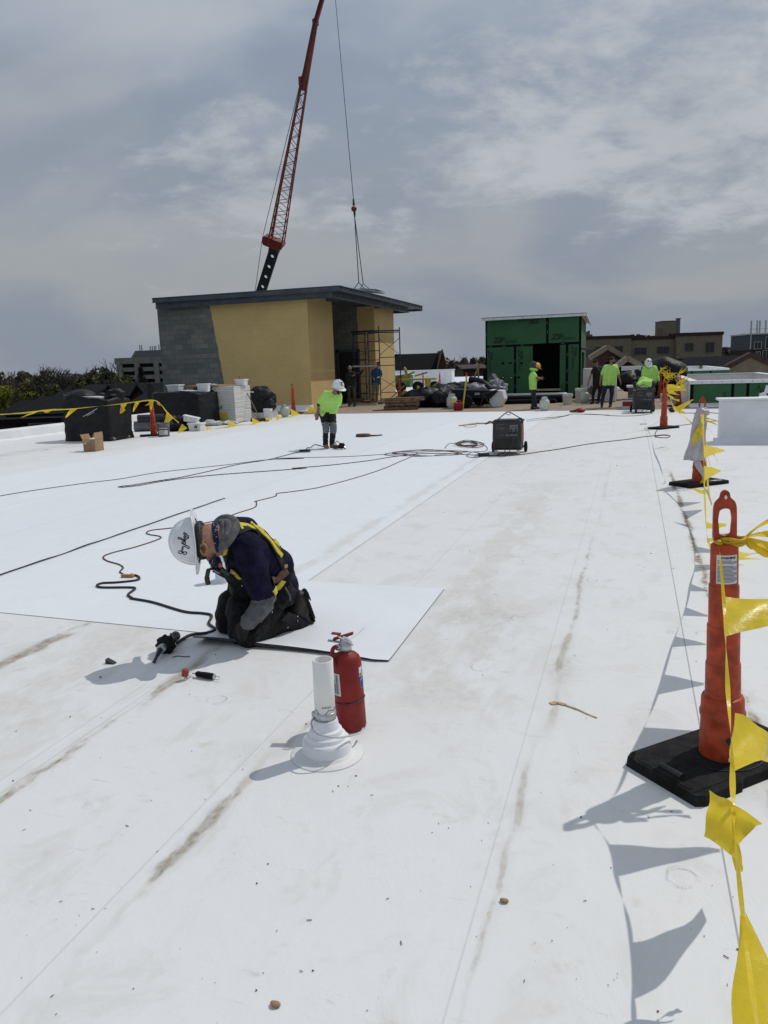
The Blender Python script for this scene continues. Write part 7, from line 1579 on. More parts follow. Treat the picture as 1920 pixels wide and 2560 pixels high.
mb.grid(72, 6, brimk); mb.grid(72, 6, lambda u, v: brimk(u, v)-HQ.col[2]*.004, flip=True); mb.tube([brimk(i/72, 1)-HQ.col[2]*.002 for i in range(73)], .0036, 6, cap=False); obj('brim', mb, M['hat'], hh, local=False)
hv = bvh_h = BVHTree.FromPolygons([v.co+K.location for v in hh.data.vertices], [tuple(p.vertices) for p in hh.data.polygons])
def on_hat(p, off=.0012):
    d = ray(*p).normalized(); h = hv.ray_cast(CAM, d); return h[0]-d*off if h[0] is not None else None
strokes = [[(330, 745), (305, 752), (298, 775), (318, 792), (345, 788), (350, 765), (332, 748), (350, 770), (372, 775), (395, 765), (425, 770), (425, 790), (400, 805), (372, 800), (368, 780), (385, 760)],
    [(368, 768), (352, 752), (350, 735), (372, 728), (352, 718), (350, 700), (375, 702), (358, 690), (368, 672), (400, 680), (430, 700), (455, 712), (468, 698), (455, 678), (415, 660), (375, 640), (372, 618)],
    [(372, 640), (350, 628), (352, 600), (378, 590), (402, 604), (406, 628), (385, 642), (370, 630), (385, 600), (400, 585), (370, 575), (320, 562), (288, 552), (292, 535), (325, 540), (370, 565), (402, 585), (408, 570)],
    [(385, 575), (395, 545), (408, 520), (395, 510), (380, 522), (385, 548), (410, 560), (440, 552), (455, 530), (445, 502), (415, 492), (400, 510), (425, 530), (445, 528)], [(400, 500), (380, 485), (378, 470), (395, 468), (425, 475), (385, 462), (388, 448)]]
mb = MB()
for s_ in strokes:
    P = [on_hat(zh(*q)) for q in smooth2(s_, 4)]; P = [p for p in P if p is not None]
    if len(P) > 2: mb.tube(P, .0027, 6)
obj('handwritten_name', mb, M['ink'], hh, local=False)
mb = MB(); P = [on_hat(zh(*q), .0003) for q in smooth2([(230, 540), (222, 570), (218, 610), (222, 635)], 4)]; mb.tube([p for p in P if p], .0006, 5); obj('scratch', mb, M['grey'], hh, local=False)
# headband, knob, goggles strap
mb = MB(); mb.lathe([(.108, -.012), (.111, -.01), (.111, -.034), (.108, -.036)], 40, hb, HQ, sx=1.02, sy=.86); obj('suspension_band', mb, M['dgrey'], hh, local=False)
mb = MB(); kp_ = kk(485, 185, 4.37); mb.lathe([(0, -.012), (.024, -.012), (.026, -.004), (.026, .010), (.018, .014), (0, .014)], 20, kp_, basis((-FH+V((0, 0, .5))).normalized(), RH)); mb.box(kk(478, 235, 4.34), (.03, .03, .05), rot=basis(V((0, 0, 1)), RH)); mb.tube([kk(470, 170, 4.38), kk(500, 160, 4.38), kk(515, 190, 4.36)], .008, 8); obj('ratchet_knob', mb, M['blk2'], hh, local=False)
mb = MB(); P = [kk(x, y, d) for x, y, d in ((460, 405, 4.29), (475, 370, 4.285), (495, 345, 4.285), (512, 325, 4.285), (518, 310, 4.29))]; mb.tube(smooth_path(P, 4), .0028, 6); obj('glasses_temple', mb, M['ink'], K, local=False)
mb = MB(); mb.tube([kk(505, 335, 4.282), kk(516, 318, 4.282), kk(517, 308, 4.286)], .003, 6); obj('temple_tip', mb, M['strapY'], K, local=False)
# bandana round the neck
mb = MB(); nc = kk(630, 300, 4.385); NQ = basis((nb-hc).normalized(), FH)
mb.lathe([(.06, -.022), (.078, -.016), (.081, 0), (.077, .015), (.062, .02)], 30, nc-hup_*.0, basis(-hup_, V((0, 0, 1))), sx=1.28, sy=.94)
mb.blob(kk(575, 190, 4.40), (.035, .022, .012), .5, 30, 14, 4); mb.blob(kk(605, 195, 4.37), (.02, .02, .015), .4, 30, 14, 6)
mb.grid(6, 12, lambda u, v: kk(585+u*38+6*math.sin(v*9), 430+v*125, 4.31+.012*math.sin(v*7+u*4)))
obj('bandana', mb, M['bandana'], K, local=False)
# hood: three folds of thick knit draped round the neck
mb = MB()
def fold(pts, rs, d0): 
    P = smooth_path([kk(x, y, d) for x, y, d in pts], 6); n = len(P); R2 = [.8*rs[min(len(rs)-1, int(i/n*len(rs)))] for i in range(n)]
    R2 = [sum(R2[max(0, i-3):i+4])/len(R2[max(0, i-3):i+4]) for i in range(n)]; mb.tube(P, R2, 14)
fold([(600, 190, 4.62), (650, 140, 4.56), (720, 128, 4.46), (780, 160, 4.38), (780, 230, 4.32), (735, 310, 4.275), (690, 370, 4.265), (660, 412, 4.27)], [.022, .032, .036, .038, .036, .032, .026, .016], 0)
fold([(600, 200, 4.58), (640, 165, 4.50), (700, 158, 4.42), (735, 180, 4.35), (730, 250, 4.30), (700, 310, 4.27), (670, 380, 4.265)], [.018, .026, .03, .032, .03, .026, .016], 0)
fold([(600, 190, 4.50), (650, 155, 4.43), (690, 175, 4.38), (695, 240, 4.32), (680, 300, 4.29), (655, 390, 4.28)], [.016, .022, .026, .026, .022, .014], 0)
fold([(780, 150, 4.5), (800, 170, 4.42), (800, 215, 4.36), (775, 260, 4.33)], [.02, .026, .026, .018], 0)
obj('hood', mb, M['greyfab'], K, local=False)
# harness: shoulder, back, chest and thigh webbing, belt
strap([(812, 200), (850, 190), (905, 205), (960, 240)], .055, .004, M['strapY'], 'shoulder_strap', .012)
strap([(800, 245), (860, 225), (930, 232), (990, 262), (1040, 300), (1100, 370), (1150, 440)], .042, .006, M['blackfab'], 'back_strap', .010)
strap([(930, 195), (985, 235), (1050, 310), (1120, 400), (1165, 450)], .030, .006, M['strapY'], 'back_strap', .02)
strap([(700, 385), (688, 420), (692, 480), (712, 530)], .026, .004, M['strapY'], 'chest_strap', .01)
strap([(760, 580), (800, 605), (840, 640)], .03, .004, M['strapY'], 'chest_strap', .008)
strap([(715, 400), (705, 450), (715, 520), (740, 560)], .045, .004, M['blackfab'], 'chest_strap', .006)
strap([(1150, 440), (1180, 490), (1200, 540), (1205, 580)], .05, .005, M['blackfab'], 'side_strap', .006)
strap([(1098, 672), (1140, 645), (1190, 605), (1228, 570)], .055, .007, M['leather'], 'tool_belt', .008)
strap([(1108, 775), (1130, 740), (1165, 700), (1200, 650)], .04, .006, M['strapY'], 'thigh_strap', .01)
strap([(1210, 720), (1240, 770), (1250, 830)], .012, .004, M['greyfab'], 'hammer_loop', .01)
for x, y, s_, mt in ((1120, 350, .05, 'strapY'), (1135, 385, .045, 'leather'), (1000, 240, .035, 'strapY'), (920, 190, .035, 'strapY'), (1205, 535, .03, 'card')):
    h = hit(zk(x, y), .02)
    if h: mb = MB(); mb.box(h[0], (s_, s_*.7, s_*.35), rot=basis(h[1], RH)); obj('buckle', mb, M[mt], K, local=False, bevel=.004)
# chest gear: black pouch, radio holder, metal buckles, hanging hook knife
mb = MB(); mb.tube(smooth_path([kk(600, 470, 4.36), kk(625, 520, 4.36), kk(640, 560, 4.36), kk(690, 600, 4.36), kk(760, 640, 4.42)], 5), [.03, .034, .036, .036, .034, .034, .034, .034, .034, .03, .03, .028, .028, .026, .026, .024, .024, .022, .02, .02, .02], 12); obj('tool_pouch', mb, M['blackfab'], K, local=False)
for (x, y, w_) in ((630, 585, .05), (690, 580, .04), (715, 600, .03)):
    mb = MB(); mb.box(kk(x, y, 4.31), (w_, .014, .022), rot=Matrix.Rotation(YAW, 3, 'Z') @ Matrix.Rotation(R_(25), 3, 'Y')); obj('metal_buckle', mb, M['blk2'], K, local=False, bevel=.003)
mb = MB(); mb.tube([kk(600, 572, 4.30), kk(650, 600, 4.30)], .0025, 6); mb.tube([kk(760, 590, 4.3), kk(790, 605, 4.3)], .003, 6); mb.tube([kk(590, 460, 4.33), kk(575, 540, 4.33), kk(568, 575, 4.33)], .0018, 6); obj('metal_clip', mb, M['galv'], K, local=False)
mb = MB(); mb.tube(smooth_path([kk(590, 560, 4.33), kk(560, 570, 4.33), kk(548, 610, 4.33), kk(545, 650, 4.33), kk(556, 695, 4.33)], 5), [.008]*5+[.013]*8+[.0155]*8, 12); obj('hook_handle', mb, M['blk2'], K, local=False)
mb = MB(); mb.blob(kk(655, 530, 4.33), (.014, .01, .016), .3, 30, 12, 3); obj('red_tag', mb, mat('pink_tag', (.55, .12, .12), .6), K, local=False)
# boots standing on their toes
def kboot(an, heel, toe):
    mb = MB(); d = (toe-heel).normalized(); out = ((toe+heel)/2-an).normalized()
    Bb = Body(); Bb.cap(an, heel+(an-heel)*.3, .052, .05, 'l'); Bb.cap(heel-out*.03, toe-out*.045-d*.03, .045, .043, 'l'); Bb.cap(an, (heel+toe)/2-out*.03, .05, .045, 'l'); Bb.cap(toe-out*.045-d*.03, toe-out*.03, .042, .036, 'l'); Bb.cap(an-(toe-an)*.25, an, .056, .054, 'l')
    bo = Bb.build('boot', K, [('l', M['boot'])], .007, 3, {'l': (.002, 30.)})
    mb = MB(); sd = d.cross(out).normalized(); vs = []; n = 14
    prof = [(-.02, .036), (.03, .04), (.08, .036), (.14, .038), (.2, .046), (.25, .044), (.285, .028)]; L = (toe-heel).length/.27
    for t_, w_ in prof:
        for e, q in ((-1, 0), (1, 0), (1, 1), (-1, 1)): vs.append(heel+d*t_*L+sd*w_*e+out*(.012*q+.002+(.012*q if t_ < .07 else 0)))
    fs = [(0, 1, 2, 3), tuple(reversed(range(len(vs)-4, len(vs))))]+[(i*4+k, (i+1)*4+k, (i+1)*4+(k+1) % 4, i*4+(k+1) % 4) for i in range(len(prof)-1) for k in range(4)]
    mb.add(vs, fs)
    for i in range(12): mb.box(heel+d*(i*.022*L)+out*(.018 if i > 3 else .03), (.006, .075, .008), rot=Matrix((d, sd, out)).transposed())
    obj('sole', mb, M['black'], bo, local=False)
tL = G(zk(1455, 1035)); kboot(aL, kk(1375, 780, 4.80), V((tL.x, tL.y, .03)))
off = (kR-kL)*.95; off.z = 0; kboot(aR, kk(1375, 780, 4.80)+off, V((tL.x, tL.y, .03))+off)
mb = MB()
for x, y in ((1325, 975), (1325, 1010), (1240, 1065), (850, 705), (1105, 935)):
    h = hit(zk(x, y), .003)
    if h: mb.ell(h[0], (.005, .005, .003), basis(h[1], RH), 8)
obj('rivet', mb, M['galv'], K, local=False)
# ---------------------------------------------------------------- surroundings
def placed(p, D): return PD(p, D)
def far_building(name, label, cat, D, xl, xr, zt, zbase, depth, zfn, mt='stucco', rz=0):
    """box whose front spans picture points xl..xr at distance D; local axes x right, y away"""
    a = PD(zfn(*xl), D); b_ = PD(zfn(*xr), D); o = thing(name, label, cat, (a.x, a.y, zbase), YAW+rz); W_ = (V((b_.x, b_.y, 0))-V((a.x, a.y, 0))).length; H_ = a.z-zbase
    return o, W_, H_
def gable_house(label, D, pl, pr, ridge, zfn, wall='brickd', roof='shing', axis='x', depth=12, eave=.35, name='house', chim=None, dormer=None):
    """ridge along x (axis x): picture shows the roof slope; axis y: picture shows the gable end"""
    a = PD(zfn(*pl), D); b_ = PD(zfn(*pr), D); c_ = PD(zfn(*ridge), D+(depth/2 if axis == 'x' else 0)); W_ = (b_-a).dot(RH); o = thing(name, label, 'house', (a.x, a.y, GZ), YAW); he = a.z-GZ; hr = c_.z-GZ
    mb = MB(); mb.bx(0, W_, 0, depth, 0, he); 
    if axis == 'y': mb.prism([(0, he), (W_, he), (W_/2, hr)], 0, depth)
    else: mb.prism([(0, he), (depth, he), (depth/2, hr)], 0, W_, f=lambda p: V((p.y, p.x, p.z)))
    obj('wall', mb, M[wall], o)
    mb = MB(); t_ = .25; e = .4
    if axis == 'y':
        for sx in (0, 1):
            x0, x1 = (-e, W_/2) if sx == 0 else (W_+e, W_/2); sl = (hr-he)/(W_/2); z0 = he-e*sl
            mb.add([(x0, -e, z0+.02), (x0, depth+e, z0+.02), (x1, depth+e, hr+.02), (x1, -e, hr+.02), (x0, -e, z0+t_), (x0, depth+e, z0+t_), (x1, depth+e, hr+t_), (x1, -e, hr+t_)], [(0, 1, 2, 3), (7, 6, 5, 4), (0, 4, 5, 1), (1, 5, 6, 2), (2, 6, 7, 3), (3, 7, 4, 0)])
    else:
        for sy in (0, 1):
            y0, y1 = (-e, depth/2) if sy == 0 else (depth+e, depth/2); sl = (hr-he)/(depth/2); z0 = he-e*sl
            mb.add([(-e, y0, z0+.02), (W_+e, y0, z0+.02), (W_+e, y1, hr+.02), (-e, y1, hr+.02), (-e, y0, z0+t_), (W_+e, y0, z0+t_), (W_+e, y1, hr+t_), (-e, y1, hr+t_)], [(0, 1, 2, 3), (7, 6, 5, 4), (0, 4, 5, 1), (1, 5, 6, 2), (2, 6, 7, 3), (3, 7, 4, 0)])
    obj('roof', mb, M[roof], o)
    for ci, (cx_, cy_, ch) in enumerate(chim or []):
        mb = MB(); mb.bx(cx_-.6, cx_+.6, cy_-.5, cy_+.5, he, ch); mb.bx(cx_-.7, cx_+.7, cy_-.6, cy_+.6, ch, ch+.25); obj('chimney', mb, M['brick'], o)
    return o, W_, he, hr
def windows(o, rects, y=0., frame='offwhite', nm='window', dep=.15):
    for (x0, x1, z0, z1) in rects:
        mb = MB(); f_ = .1; mb.bx(x0-f_, x1+f_, y-dep, y+.05, z1, z1+f_); mb.bx(x0-f_, x1+f_, y-dep, y+.05, z0-f_, z0); mb.bx(x0-f_, x0, y-dep, y+.05, z0, z1); mb.bx(x1, x1+f_, y-dep, y+.05, z0, z1); mb.bx((x0+x1)/2-.03, (x0+x1)/2+.03, y-dep*.7, y+.05, z0, z1)
        w_ = obj(nm, mb, M[frame], o); mb = MB(); mb.bx(x0, x1, y-.06, y-.02, z0, z1); obj('pane', mb, M['glass'], w_)
# left houses (below the roof level)
o, W_, he, hr = gable_house('dark-roofed brick house furthest left below the pennant tape', 62, (-40, 810-60), (170, 790-40), (60, 585), zl, depth=11, chim=[(6, 4.5, 12.0)])
windows(o, [(1.5, 3, he-2.2, he-.8), (4.5, 6, he-2.2, he-.8)])
o, W_, he, hr = gable_house('dark-roofed brick house with chimney left of the large wrapped pallet', 60, (120, 700), (560, 680), (330, 550), zl, depth=12, chim=[(6.2, 5, 12.3)])
windows(o, [(1.2, 3.2, he-2., he-.6), (5, 6.5, he-2., he-.6), (9, 11, he-2, he-.6), (12.5, 13.8, he-2, he-.6)])
mb = MB(); mb.bx(-1.5, W_+1, -3.2, 0, he-.3, he); obj('porch_roof', mb, M['shing'], o)
o, W_, he, hr = gable_house('dark roof house directly behind the left wrapped pallet', 66, (340, 620), (640, 590), (500, 492), zl, depth=13, chim=[(3, 6, 11.5)])
mb = MB(); [mb.cyl((x, 3, he), (x, 3, he+1.0), .06, n=6) for x in (1, 3, 5)]; obj('vent_pipe', mb, M['galv'], o)
o, W_, he, hr = gable_house('long dark roof behind the left wrapped pallet below the rounded tree', 74, (600, 520), (900, 510), (760, 440), zl, depth=13)
o, W_, he, hr = gable_house('house with small brick gable below the rounded tree crown', 70, (900, 520), (1010, 515), (905, 445), zl, axis='y', depth=10, wall='brick')
o, W_, he, hr = gable_house('dark roof house below the parking garage', 72, (930, 540), (1190, 530), (1050, 440), zl, depth=12)
o, W_, he, hr = gable_house('brick gable-fronted house below the parking garage near the rag-topped cone', 64, (1120, 570), (1290, 565), (1170, 445), zl, axis='y', depth=12, wall='brick')
windows(o, [(1.6, 2.6, he-.5, he+.5), (3, 4, he-.5, he+.5)])
o, W_, he, hr = gable_house('dark roofed house between garage and rag-topped cone', 60, (1190, 580), (1400, 560), (1290, 490), zl, depth=10, chim=[(2.5, 4, 12.6)])
# parking garage
a = PD(zl(990, 245), 300); o = thing('parking_garage', 'grey concrete parking garage with open dark decks at the left edge of the penthouse', 'garage', (a.x, a.y, GZ), YAW); s_ = 300/1923/3.456; hz = a.z-GZ; W_ = 26; 
P = lambda x, y: ((x-990)*s_*1.0, hz-(y-245)*s_*1.02)
mb = MB(); mb.bx(0, W_, .2, 30, hz, hz+2.3); obj('top_band', mb, M['conc'], o)
mb = MB()
for z_ in (0, 1, 2, 3, 4): mb.bx(1.2, W_, .0, 29, hz-1.4-z_*2.95-1.5, hz-1.4-z_*2.95)
obj('deck_wall', mb, M['conc'], o)
mb = MB()
for x in (1.0, 7.6, 15.0, 22.5): mb.bx(x-.0, x+1.8, -.5, 1., 0, hz)
obj('column', mb, M['conc'], o)
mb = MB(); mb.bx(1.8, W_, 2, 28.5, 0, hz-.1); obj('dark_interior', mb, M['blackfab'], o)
mb = MB(); mb.prism([(5.5, hz+2.3), (W_, hz+2.3), (W_, hz+4.9), (7.4, hz+4.9)], 3, 25); obj('roof_house', mb, M['grey'], o)
mb = MB()
for x in (8.2, 8.9, 12.2, 13.0, 13.8, 14.4, 15.6): mb.bx(x, x+.3, 6, 6.3, hz+4.9, hz+4.9+(2.2 if x < 10 or x > 15 else 1.7))
obj('antenna', mb, M['grey'], o)
# chapel-like building in the middle
o, W_, he, hr = gable_house('large dark-roofed hall with brick gable end behind the yellow cart', 250, (560, 262), (1000, 255), (1000, 80), zc, depth=22)
c_ = PD(zc(1012, 262), 95-1); mb = MB(); r0 = W_; 
mb.prism([(W_-1.4, he), (W_+2.6, he), (W_+.6, hr+.9)], -.6, 20); mb.bx(W_-1.4, W_+2.6, -.6, 20, 0, he); obj('gable_wall', mb, M['brick'], o)
mb = MB(); mb.beam((W_-1.6, -.8, he-.3), (W_+.6, -.8, hr+1.2), .7, .3); mb.beam((W_+.6, -.8, hr+1.2), (W_+2.8, -.8, he-.3), .3, .25); obj('verge', mb, M['stucco'], o)
mb = MB(); mb.prism([(2.6, hr), (3.8, hr), (3.2, hr+.45)], 9, 12); obj('ridge_vent', mb, M['shing'], o)
o, W_, he, hr = gable_house('small grey-roofed house right of the dark-roofed hall', 280, (1062, 225), (1200, 215), (1110, 190), zc, wall='bgrey', roof='grey', depth=14); 
o, W_, he, hr = gable_house('low brown house at the left edge of the green shed', 130, (1190, 215), (1380, 205), (1290, 180), zc, depth=14, roof='brickd')
# tan masonry building at right
DH = 190
a = PD(zr(60, 235), DH); o = thing('tan_block', 'long two-storey tan masonry building with dark red cornice beyond the workers', 'building', (a.x, a.y, GZ), YAW); u = DH/1923/3.607
def hx(x): return (x-60)*u
def hzz(x, y): return PD(zr(x, y), DH).z-GZ
zt1 = hzz(430, 225); zt2 = hzz(1225, 190); zlo = hzz(1000, 415)
mb = MB(); mb.bx(hx(-60), hx(427), .6, 20, zlo-.5, zt1); mb.bx(hx(427), hx(822), 1.4, 20, zlo-.5, zt1-.4); mb.bx(hx(822), hx(1226), 0, 20, zlo, zt2-.2); obj('wall', mb, M['stucco'], o)
mb = MB(); mb.bx(hx(-60), hx(1222), 1.5, 20, 0, zlo-.5); mb.bx(hx(822), hx(1250), -.2, 20, 0, zlo); obj('brick_base', mb, M['brickd'], o)
mb = MB(); mb.bx(hx(-60), hx(429), .4, 20.2, zt1-.2, zt1+.5); mb.bx(hx(429), hx(820), 1.2, 20.2, zt1-.7, zt1+.0); mb.bx(hx(818), hx(1233), -.2, 20.2, zt2-.4, zt2+.35); obj('cornice', mb, M['brickd'], o)
R2 = lambda x0, x1, y0, y1: (hx(x0), hx(x1), hzz((x0+x1)/2, y1), hzz((x0+x1)/2, y0))
windows(o, [R2(108, 178, 315, 370), R2(278, 350, 308, 370)], .6, 'stucco'); windows(o, [R2(465, 572, 320, 385), R2(667, 775, 312, 375)], 1.4, 'stucco'); windows(o, [R2(895, 968, 282, 350), R2(1076, 1152, 275, 365), ], 0., 'stucco'); windows(o, [R2(1072, 1148, 425, 475)], -.2, 'brickd')
mb = MB(); x0, x1 = hx(755), hx(885); zp = hzz(820, 75); mb.bx(x0, x1, 5, 10, zt2-.5, zp); obj('roof_house', mb, M['stucco'], o)
mb = MB(); mb.bx(x0-.1, x1+.1, 4.9, 10.1, zp, zp+.2); mb.bx(hx(890), hx(917), 5, 6, zt2-.5, hzz(905, 50)); mb.bx(hx(885), hx(922), 4.8, 6.2, hzz(905, 50), hzz(905, 44)); obj('chimney_stack', mb, M['grey'], o)
mb = MB(); 
for i in range(4): mb.beam((hx(710), 5, zt2+.3+i*.45), (hx(755), 5, zt2+.3+i*.45), .06)
for x in (710, 730, 752): mb.beam((hx(x), 5, zt2-.4), (hx(x), 5, zt2+1.9), .07)
obj('railing', mb, M['dgrey'], o)
mb = MB(); [mb.bx(hx(x), hx(x+22), 6, 7, zt1, zt1+h_) for x, h_ in ((470, .5), (495, .8), (520, .5), (545, .8), (570, .6), (600, .5), (640, .45))]; obj('roof_unit', mb, M['dgrey'], o)
mb = MB(); [mb.bx(hx(x), hx(x+14), 8, 9, zt1, zt1+h_) for x, h_ in ((98, 1.9), (118, 2.1), (142, 1.2))]; obj('roof_unit', mb, M['stucco'], o)
def gabled(label, D, apex, l_, r_, wall, zfn=zr, depth=12):
    a = PD(zfn(*l_), D); b_ = PD(zfn(*r_), D); c_ = PD(zfn(*apex), D); o = thing('gabled_house', label, 'house', (a.x, a.y, GZ), YAW); W_ = (b_-a).dot(RH); xa = (c_-a).dot(RH); za = a.z-GZ; zb_ = b_.z-GZ; zc_ = c_.z-GZ
    mb = MB(); mb.prism([(0, 0), (W_, 0), (W_, zb_), (xa, zc_), (0, za)], 0, depth); obj('wall', mb, M[wall], o)
    mb = MB(); mb.beam((-.3, -.05, za-.1), (xa, -.05, zc_+.1), .6, .35); mb.beam((xa, -.05, zc_+.1), (W_+.3, -.05, zb_-.1), .6, .35); obj('verge', mb, M['stucco'] if wall != 'stucco' else M['brickd'], o)
    mb = MB(); 
    for p0, p1 in (((0, za), (xa, zc_)), ((xa, zc_), (W_, zb_))): mb.add([(p0[0], .2, p0[1]+.05), (p1[0], .2, p1[1]+.05), (p1[0], depth, p1[1]+.05), (p0[0], depth, p0[1]+.05)], [(0, 1, 2, 3)])
    obj('roof', mb, M['shing'], o); return o
gabled('red brick gable just right of the green shed behind the bearded worker', 62, (205, 330), (85, 400), (350, 410), 'brick'); gabled('low grey-fronted gable behind the two lime-shirted workers', 58, (385, 430), (320, 480), (500, 490), 'shing')
gabled('tan gable with dark red verge at the right edge', 60, (1495, 395), (1312, 485), (1690, 480), 'stucco')
# apartment block at right edge
a = PD(zr(1512, 205), 240); o = thing('apartment_block', 'blue-grey apartment block with roof posts at the far right edge', 'building', (a.x, a.y, GZ), YAW); u2 = 240/1923/3.607; hz = a.z-GZ; q = lambda x: (x-1512)*u2; qz = lambda y: hz-(y-205)*u2
mb = MB(); mb.bx(0, 34, 0, 14, qz(335), hz); obj('upper_wall', mb, M['bgrey'], o); mb = MB(); mb.bx(-.1, 34, .05, 14, 0, qz(335)); obj('lower_wall', mb, M['brickd'], o)
windows(o, [(q(1542), q(1600), qz(328), qz(270)), (q(1640), q(1700), qz(328), qz(230)), (q(1560), q(1595), qz(420), qz(355)), (q(1620), q(1680), qz(420), qz(345))], 0., 'offwhite')
mb = MB(); mb.bx(-.3, 34.2, -.3, 14, hz, hz+.4); mb.bx(q(1505), q(1512), 0, .2, qz(330), hz+3.2)
for x in (1512, 1520, 1565, 1572, 1588, 1596, 1640, 1648): mb.bx(q(x), q(x)+.18, 1, 1.2, hz, hz+4.2)
for x in (1512, 1565, 1588, 1640): mb.bx(q(x), q(x+8), 1, 1.2, hz+4.0, hz+4.2)
mb.bx(0, 34, 1, 1.1, hz+1.6, hz+1.75); obj('roof_framing', mb, M['galv'], o)
# transmission tower far away
c_ = PD(zr(1420, 330), 900); mb = MB()
for sx in (-1, 1): mb.beam(c_+RH*sx*3-V((0, 0, 10)), c_+RH*sx*2+V((0, 0, 16)), .5)
for k in range(4): mb.beam(c_+RH*-2.4+V((0, 0, k*5)), c_+RH*2.4+V((0, 0, k*5+3)), .4)
single('lattice_tower', mb, M['galv'], 'distant pale lattice tower on the wooded hill', 'tower', c_)

# ---------------------------------------------------------------- trees
def leaf_crown(mb, blobs, n, size, seed, dens=.5, dr=0.):
    r_ = random.Random(seed); tot = sum(b_[3]**2 for b_ in blobs)
    for (x, y, z, r, fz) in blobs:
        for i in range(int(n*r*r/tot)):
            while True:
                p = V((r_.uniform(-1, 1), r_.uniform(-1, 1), r_.uniform(-1, 1)))
                if .25 < p.length < 1: break
            p = p.normalized()*(p.length**dens)
            c_ = V((x, y, z))+V((p.x*r, p.y*r, p.z*r*fz))
            if noise.noise(c_*(.9/size**.0)*.45+V((seed, 0, 0))) < -.12+dr: continue
            s_ = size*r_.uniform(.5, 1.3); u_ = V((r_.uniform(-1, 1), r_.uniform(-1, 1), r_.uniform(-1, 1))).normalized(); v_ = u_.cross(V((r_.uniform(-1, 1), r_.uniform(-1, 1), r_.uniform(-1, 1)))).normalized()
            mb.add([c_-u_*s_, c_+v_*s_*.45, c_+u_*s_, c_-v_*s_*.45], [(0, 1, 2, 3)])
def limbs(mb, p, d, L, r, depth, rn, spread=.55, tips=None, gr=.12):
    q = p+d*L; m_ = (p+q)/2+V((rn.uniform(-1, 1), rn.uniform(-1, 1), 0))*L*.06; mb.tube([p, m_, q], [r, r*.85, r*.68], 5 if depth < 3 else 7, cap=False)
    if tips is not None and depth <= 2: tips.append(q)
    if depth <= 0: return
    for k in range(rn.choice((2, 3))):
        a = rn.uniform(0, 6.28); s_ = d.cross(V((math.cos(a), math.sin(a), .2))).normalized(); nd = (d+s_*spread*rn.uniform(.6, 1.3)+V((0, 0, gr))).normalized(); limbs(mb, q, nd, L*rn.uniform(.62, .82), r*.62, depth-1, rn, spread, tips, gr)
def tree(label, D, base_px, top_px, w_px, zfn, kind, seed, nl=2600, ls=.42, name='tree'):
    top = PD(zfn(*top_px), D); H_ = top.z-GZ; Wd = w_px*D/1923/ {zl: 3.456, zc: 3.318, zr: 3.607}[zfn]; rn = random.Random(seed)
    o = thing(name, label, 'tree', (top.x, top.y, GZ), rn.random()*6, 'trees beyond the roofs'); mb = MB(); tips = []
    limbs(mb, V((0, 0, 0)), V((0, 0, 1)), H_*.28, H_*.022, 5 if kind != 'bare' else 6, rn, .62, tips, .14)
    obj('trunk', mb, M['bark'], o)
    if kind != 'bare':
        bl = []; R0 = Wd/2
        for k in range(16):
            a = rn.uniform(0, 6.28); rr_ = R0*rn.uniform(.1, .72); z_ = H_*rn.uniform(.45, .85); bl.append((math.cos(a)*rr_, math.sin(a)*rr_, z_-(rr_/R0)**2*H_*.14, R0*rn.uniform(.25, .45), .75))
        bl.append((0, 0, H_*.78, R0*.5, .85)); mb = MB(); leaf_crown(mb, bl, nl, ls, seed, .6, {'lf_br': .06}.get(kind, 0)); obj('crown', mb, M[kind], o)
        zs = [v.z for v in mb.v]; k_ = H_/max(zs); 
        if abs(k_-1) > .01: o.scale = (1, 1, k_)
    else:
        mb = MB(); 
        for t_ in tips:
            for k in range(5): mb.tube([t_, t_+V((rn.uniform(-1, 1), rn.uniform(-1, 1), rn.uniform(0, 1.2)))*H_*.045], [.05, .02], 3, cap=False)
        obj('twigs', mb, M['bark'], o); zs = [v.z for v in mb.v]; o.scale = (1, 1, H_/max(zs))
    return o
def Zl7(x, y): return (x/3.95*3.456, (y)/3.95*3.456)
for i, (lab, D, top, w_, kind, sd, nl, ls) in enumerate([
    ('grey-brown budding tree at the far left edge of the skyline', 150, (10, 300), 260, 'lf_br', 1, 4500, .34), ('rounded grey-brown tree, second on the left skyline', 160, (165, 290), 190, 'lf_br', 2, 3800, .32), ('pale brown tree between the rounded tree and the bare tree', 150, (260, 308), 150, 'lf_br', 3, 3200, .32),
    ('brown tree crown just left of the bare tree', 140, (370, 290), 180, 'lf_br', 4, 3800, .32), ('bright yellow-green tree at lower left', 105, (215, 352), 330, 'lf_yg', 5, 7000, .36), ('yellow-green tree at the left frame edge', 100, (20, 420), 250, 'lf_yg', 6, 4500, .36), ('second yellow-green tree beside the bright one', 110, (350, 360), 230, 'lf_yg', 7, 4600, .36),
    ('leafless tree with open branches standing above the dark roofs', 100, (540, 255), 150, 'bare', 8, 0, 0), ('large rounded olive tree in front of the parking garage', 105, (850, 250), 420, 'lf_ol', 9, 9000, .34), ('olive tree low at the right of the large rounded one', 100, (1060, 330), 240, 'lf_ol', 10, 4500, .34),
    ('brown tree right of the bare tree', 135, (640, 330), 200, 'lf_br', 11, 3500, .34), ('dark olive low tree behind the wrapped pallet', 95, (470, 400), 260, 'lf_ol', 12, 4000, .36), ('dark olive low tree left of the rounded olive tree', 98, (690, 360), 200, 'lf_ol', 15, 3500, .34)]):
    tree(lab, D, None, top, w_, zl, kind, sd, nl, ls)
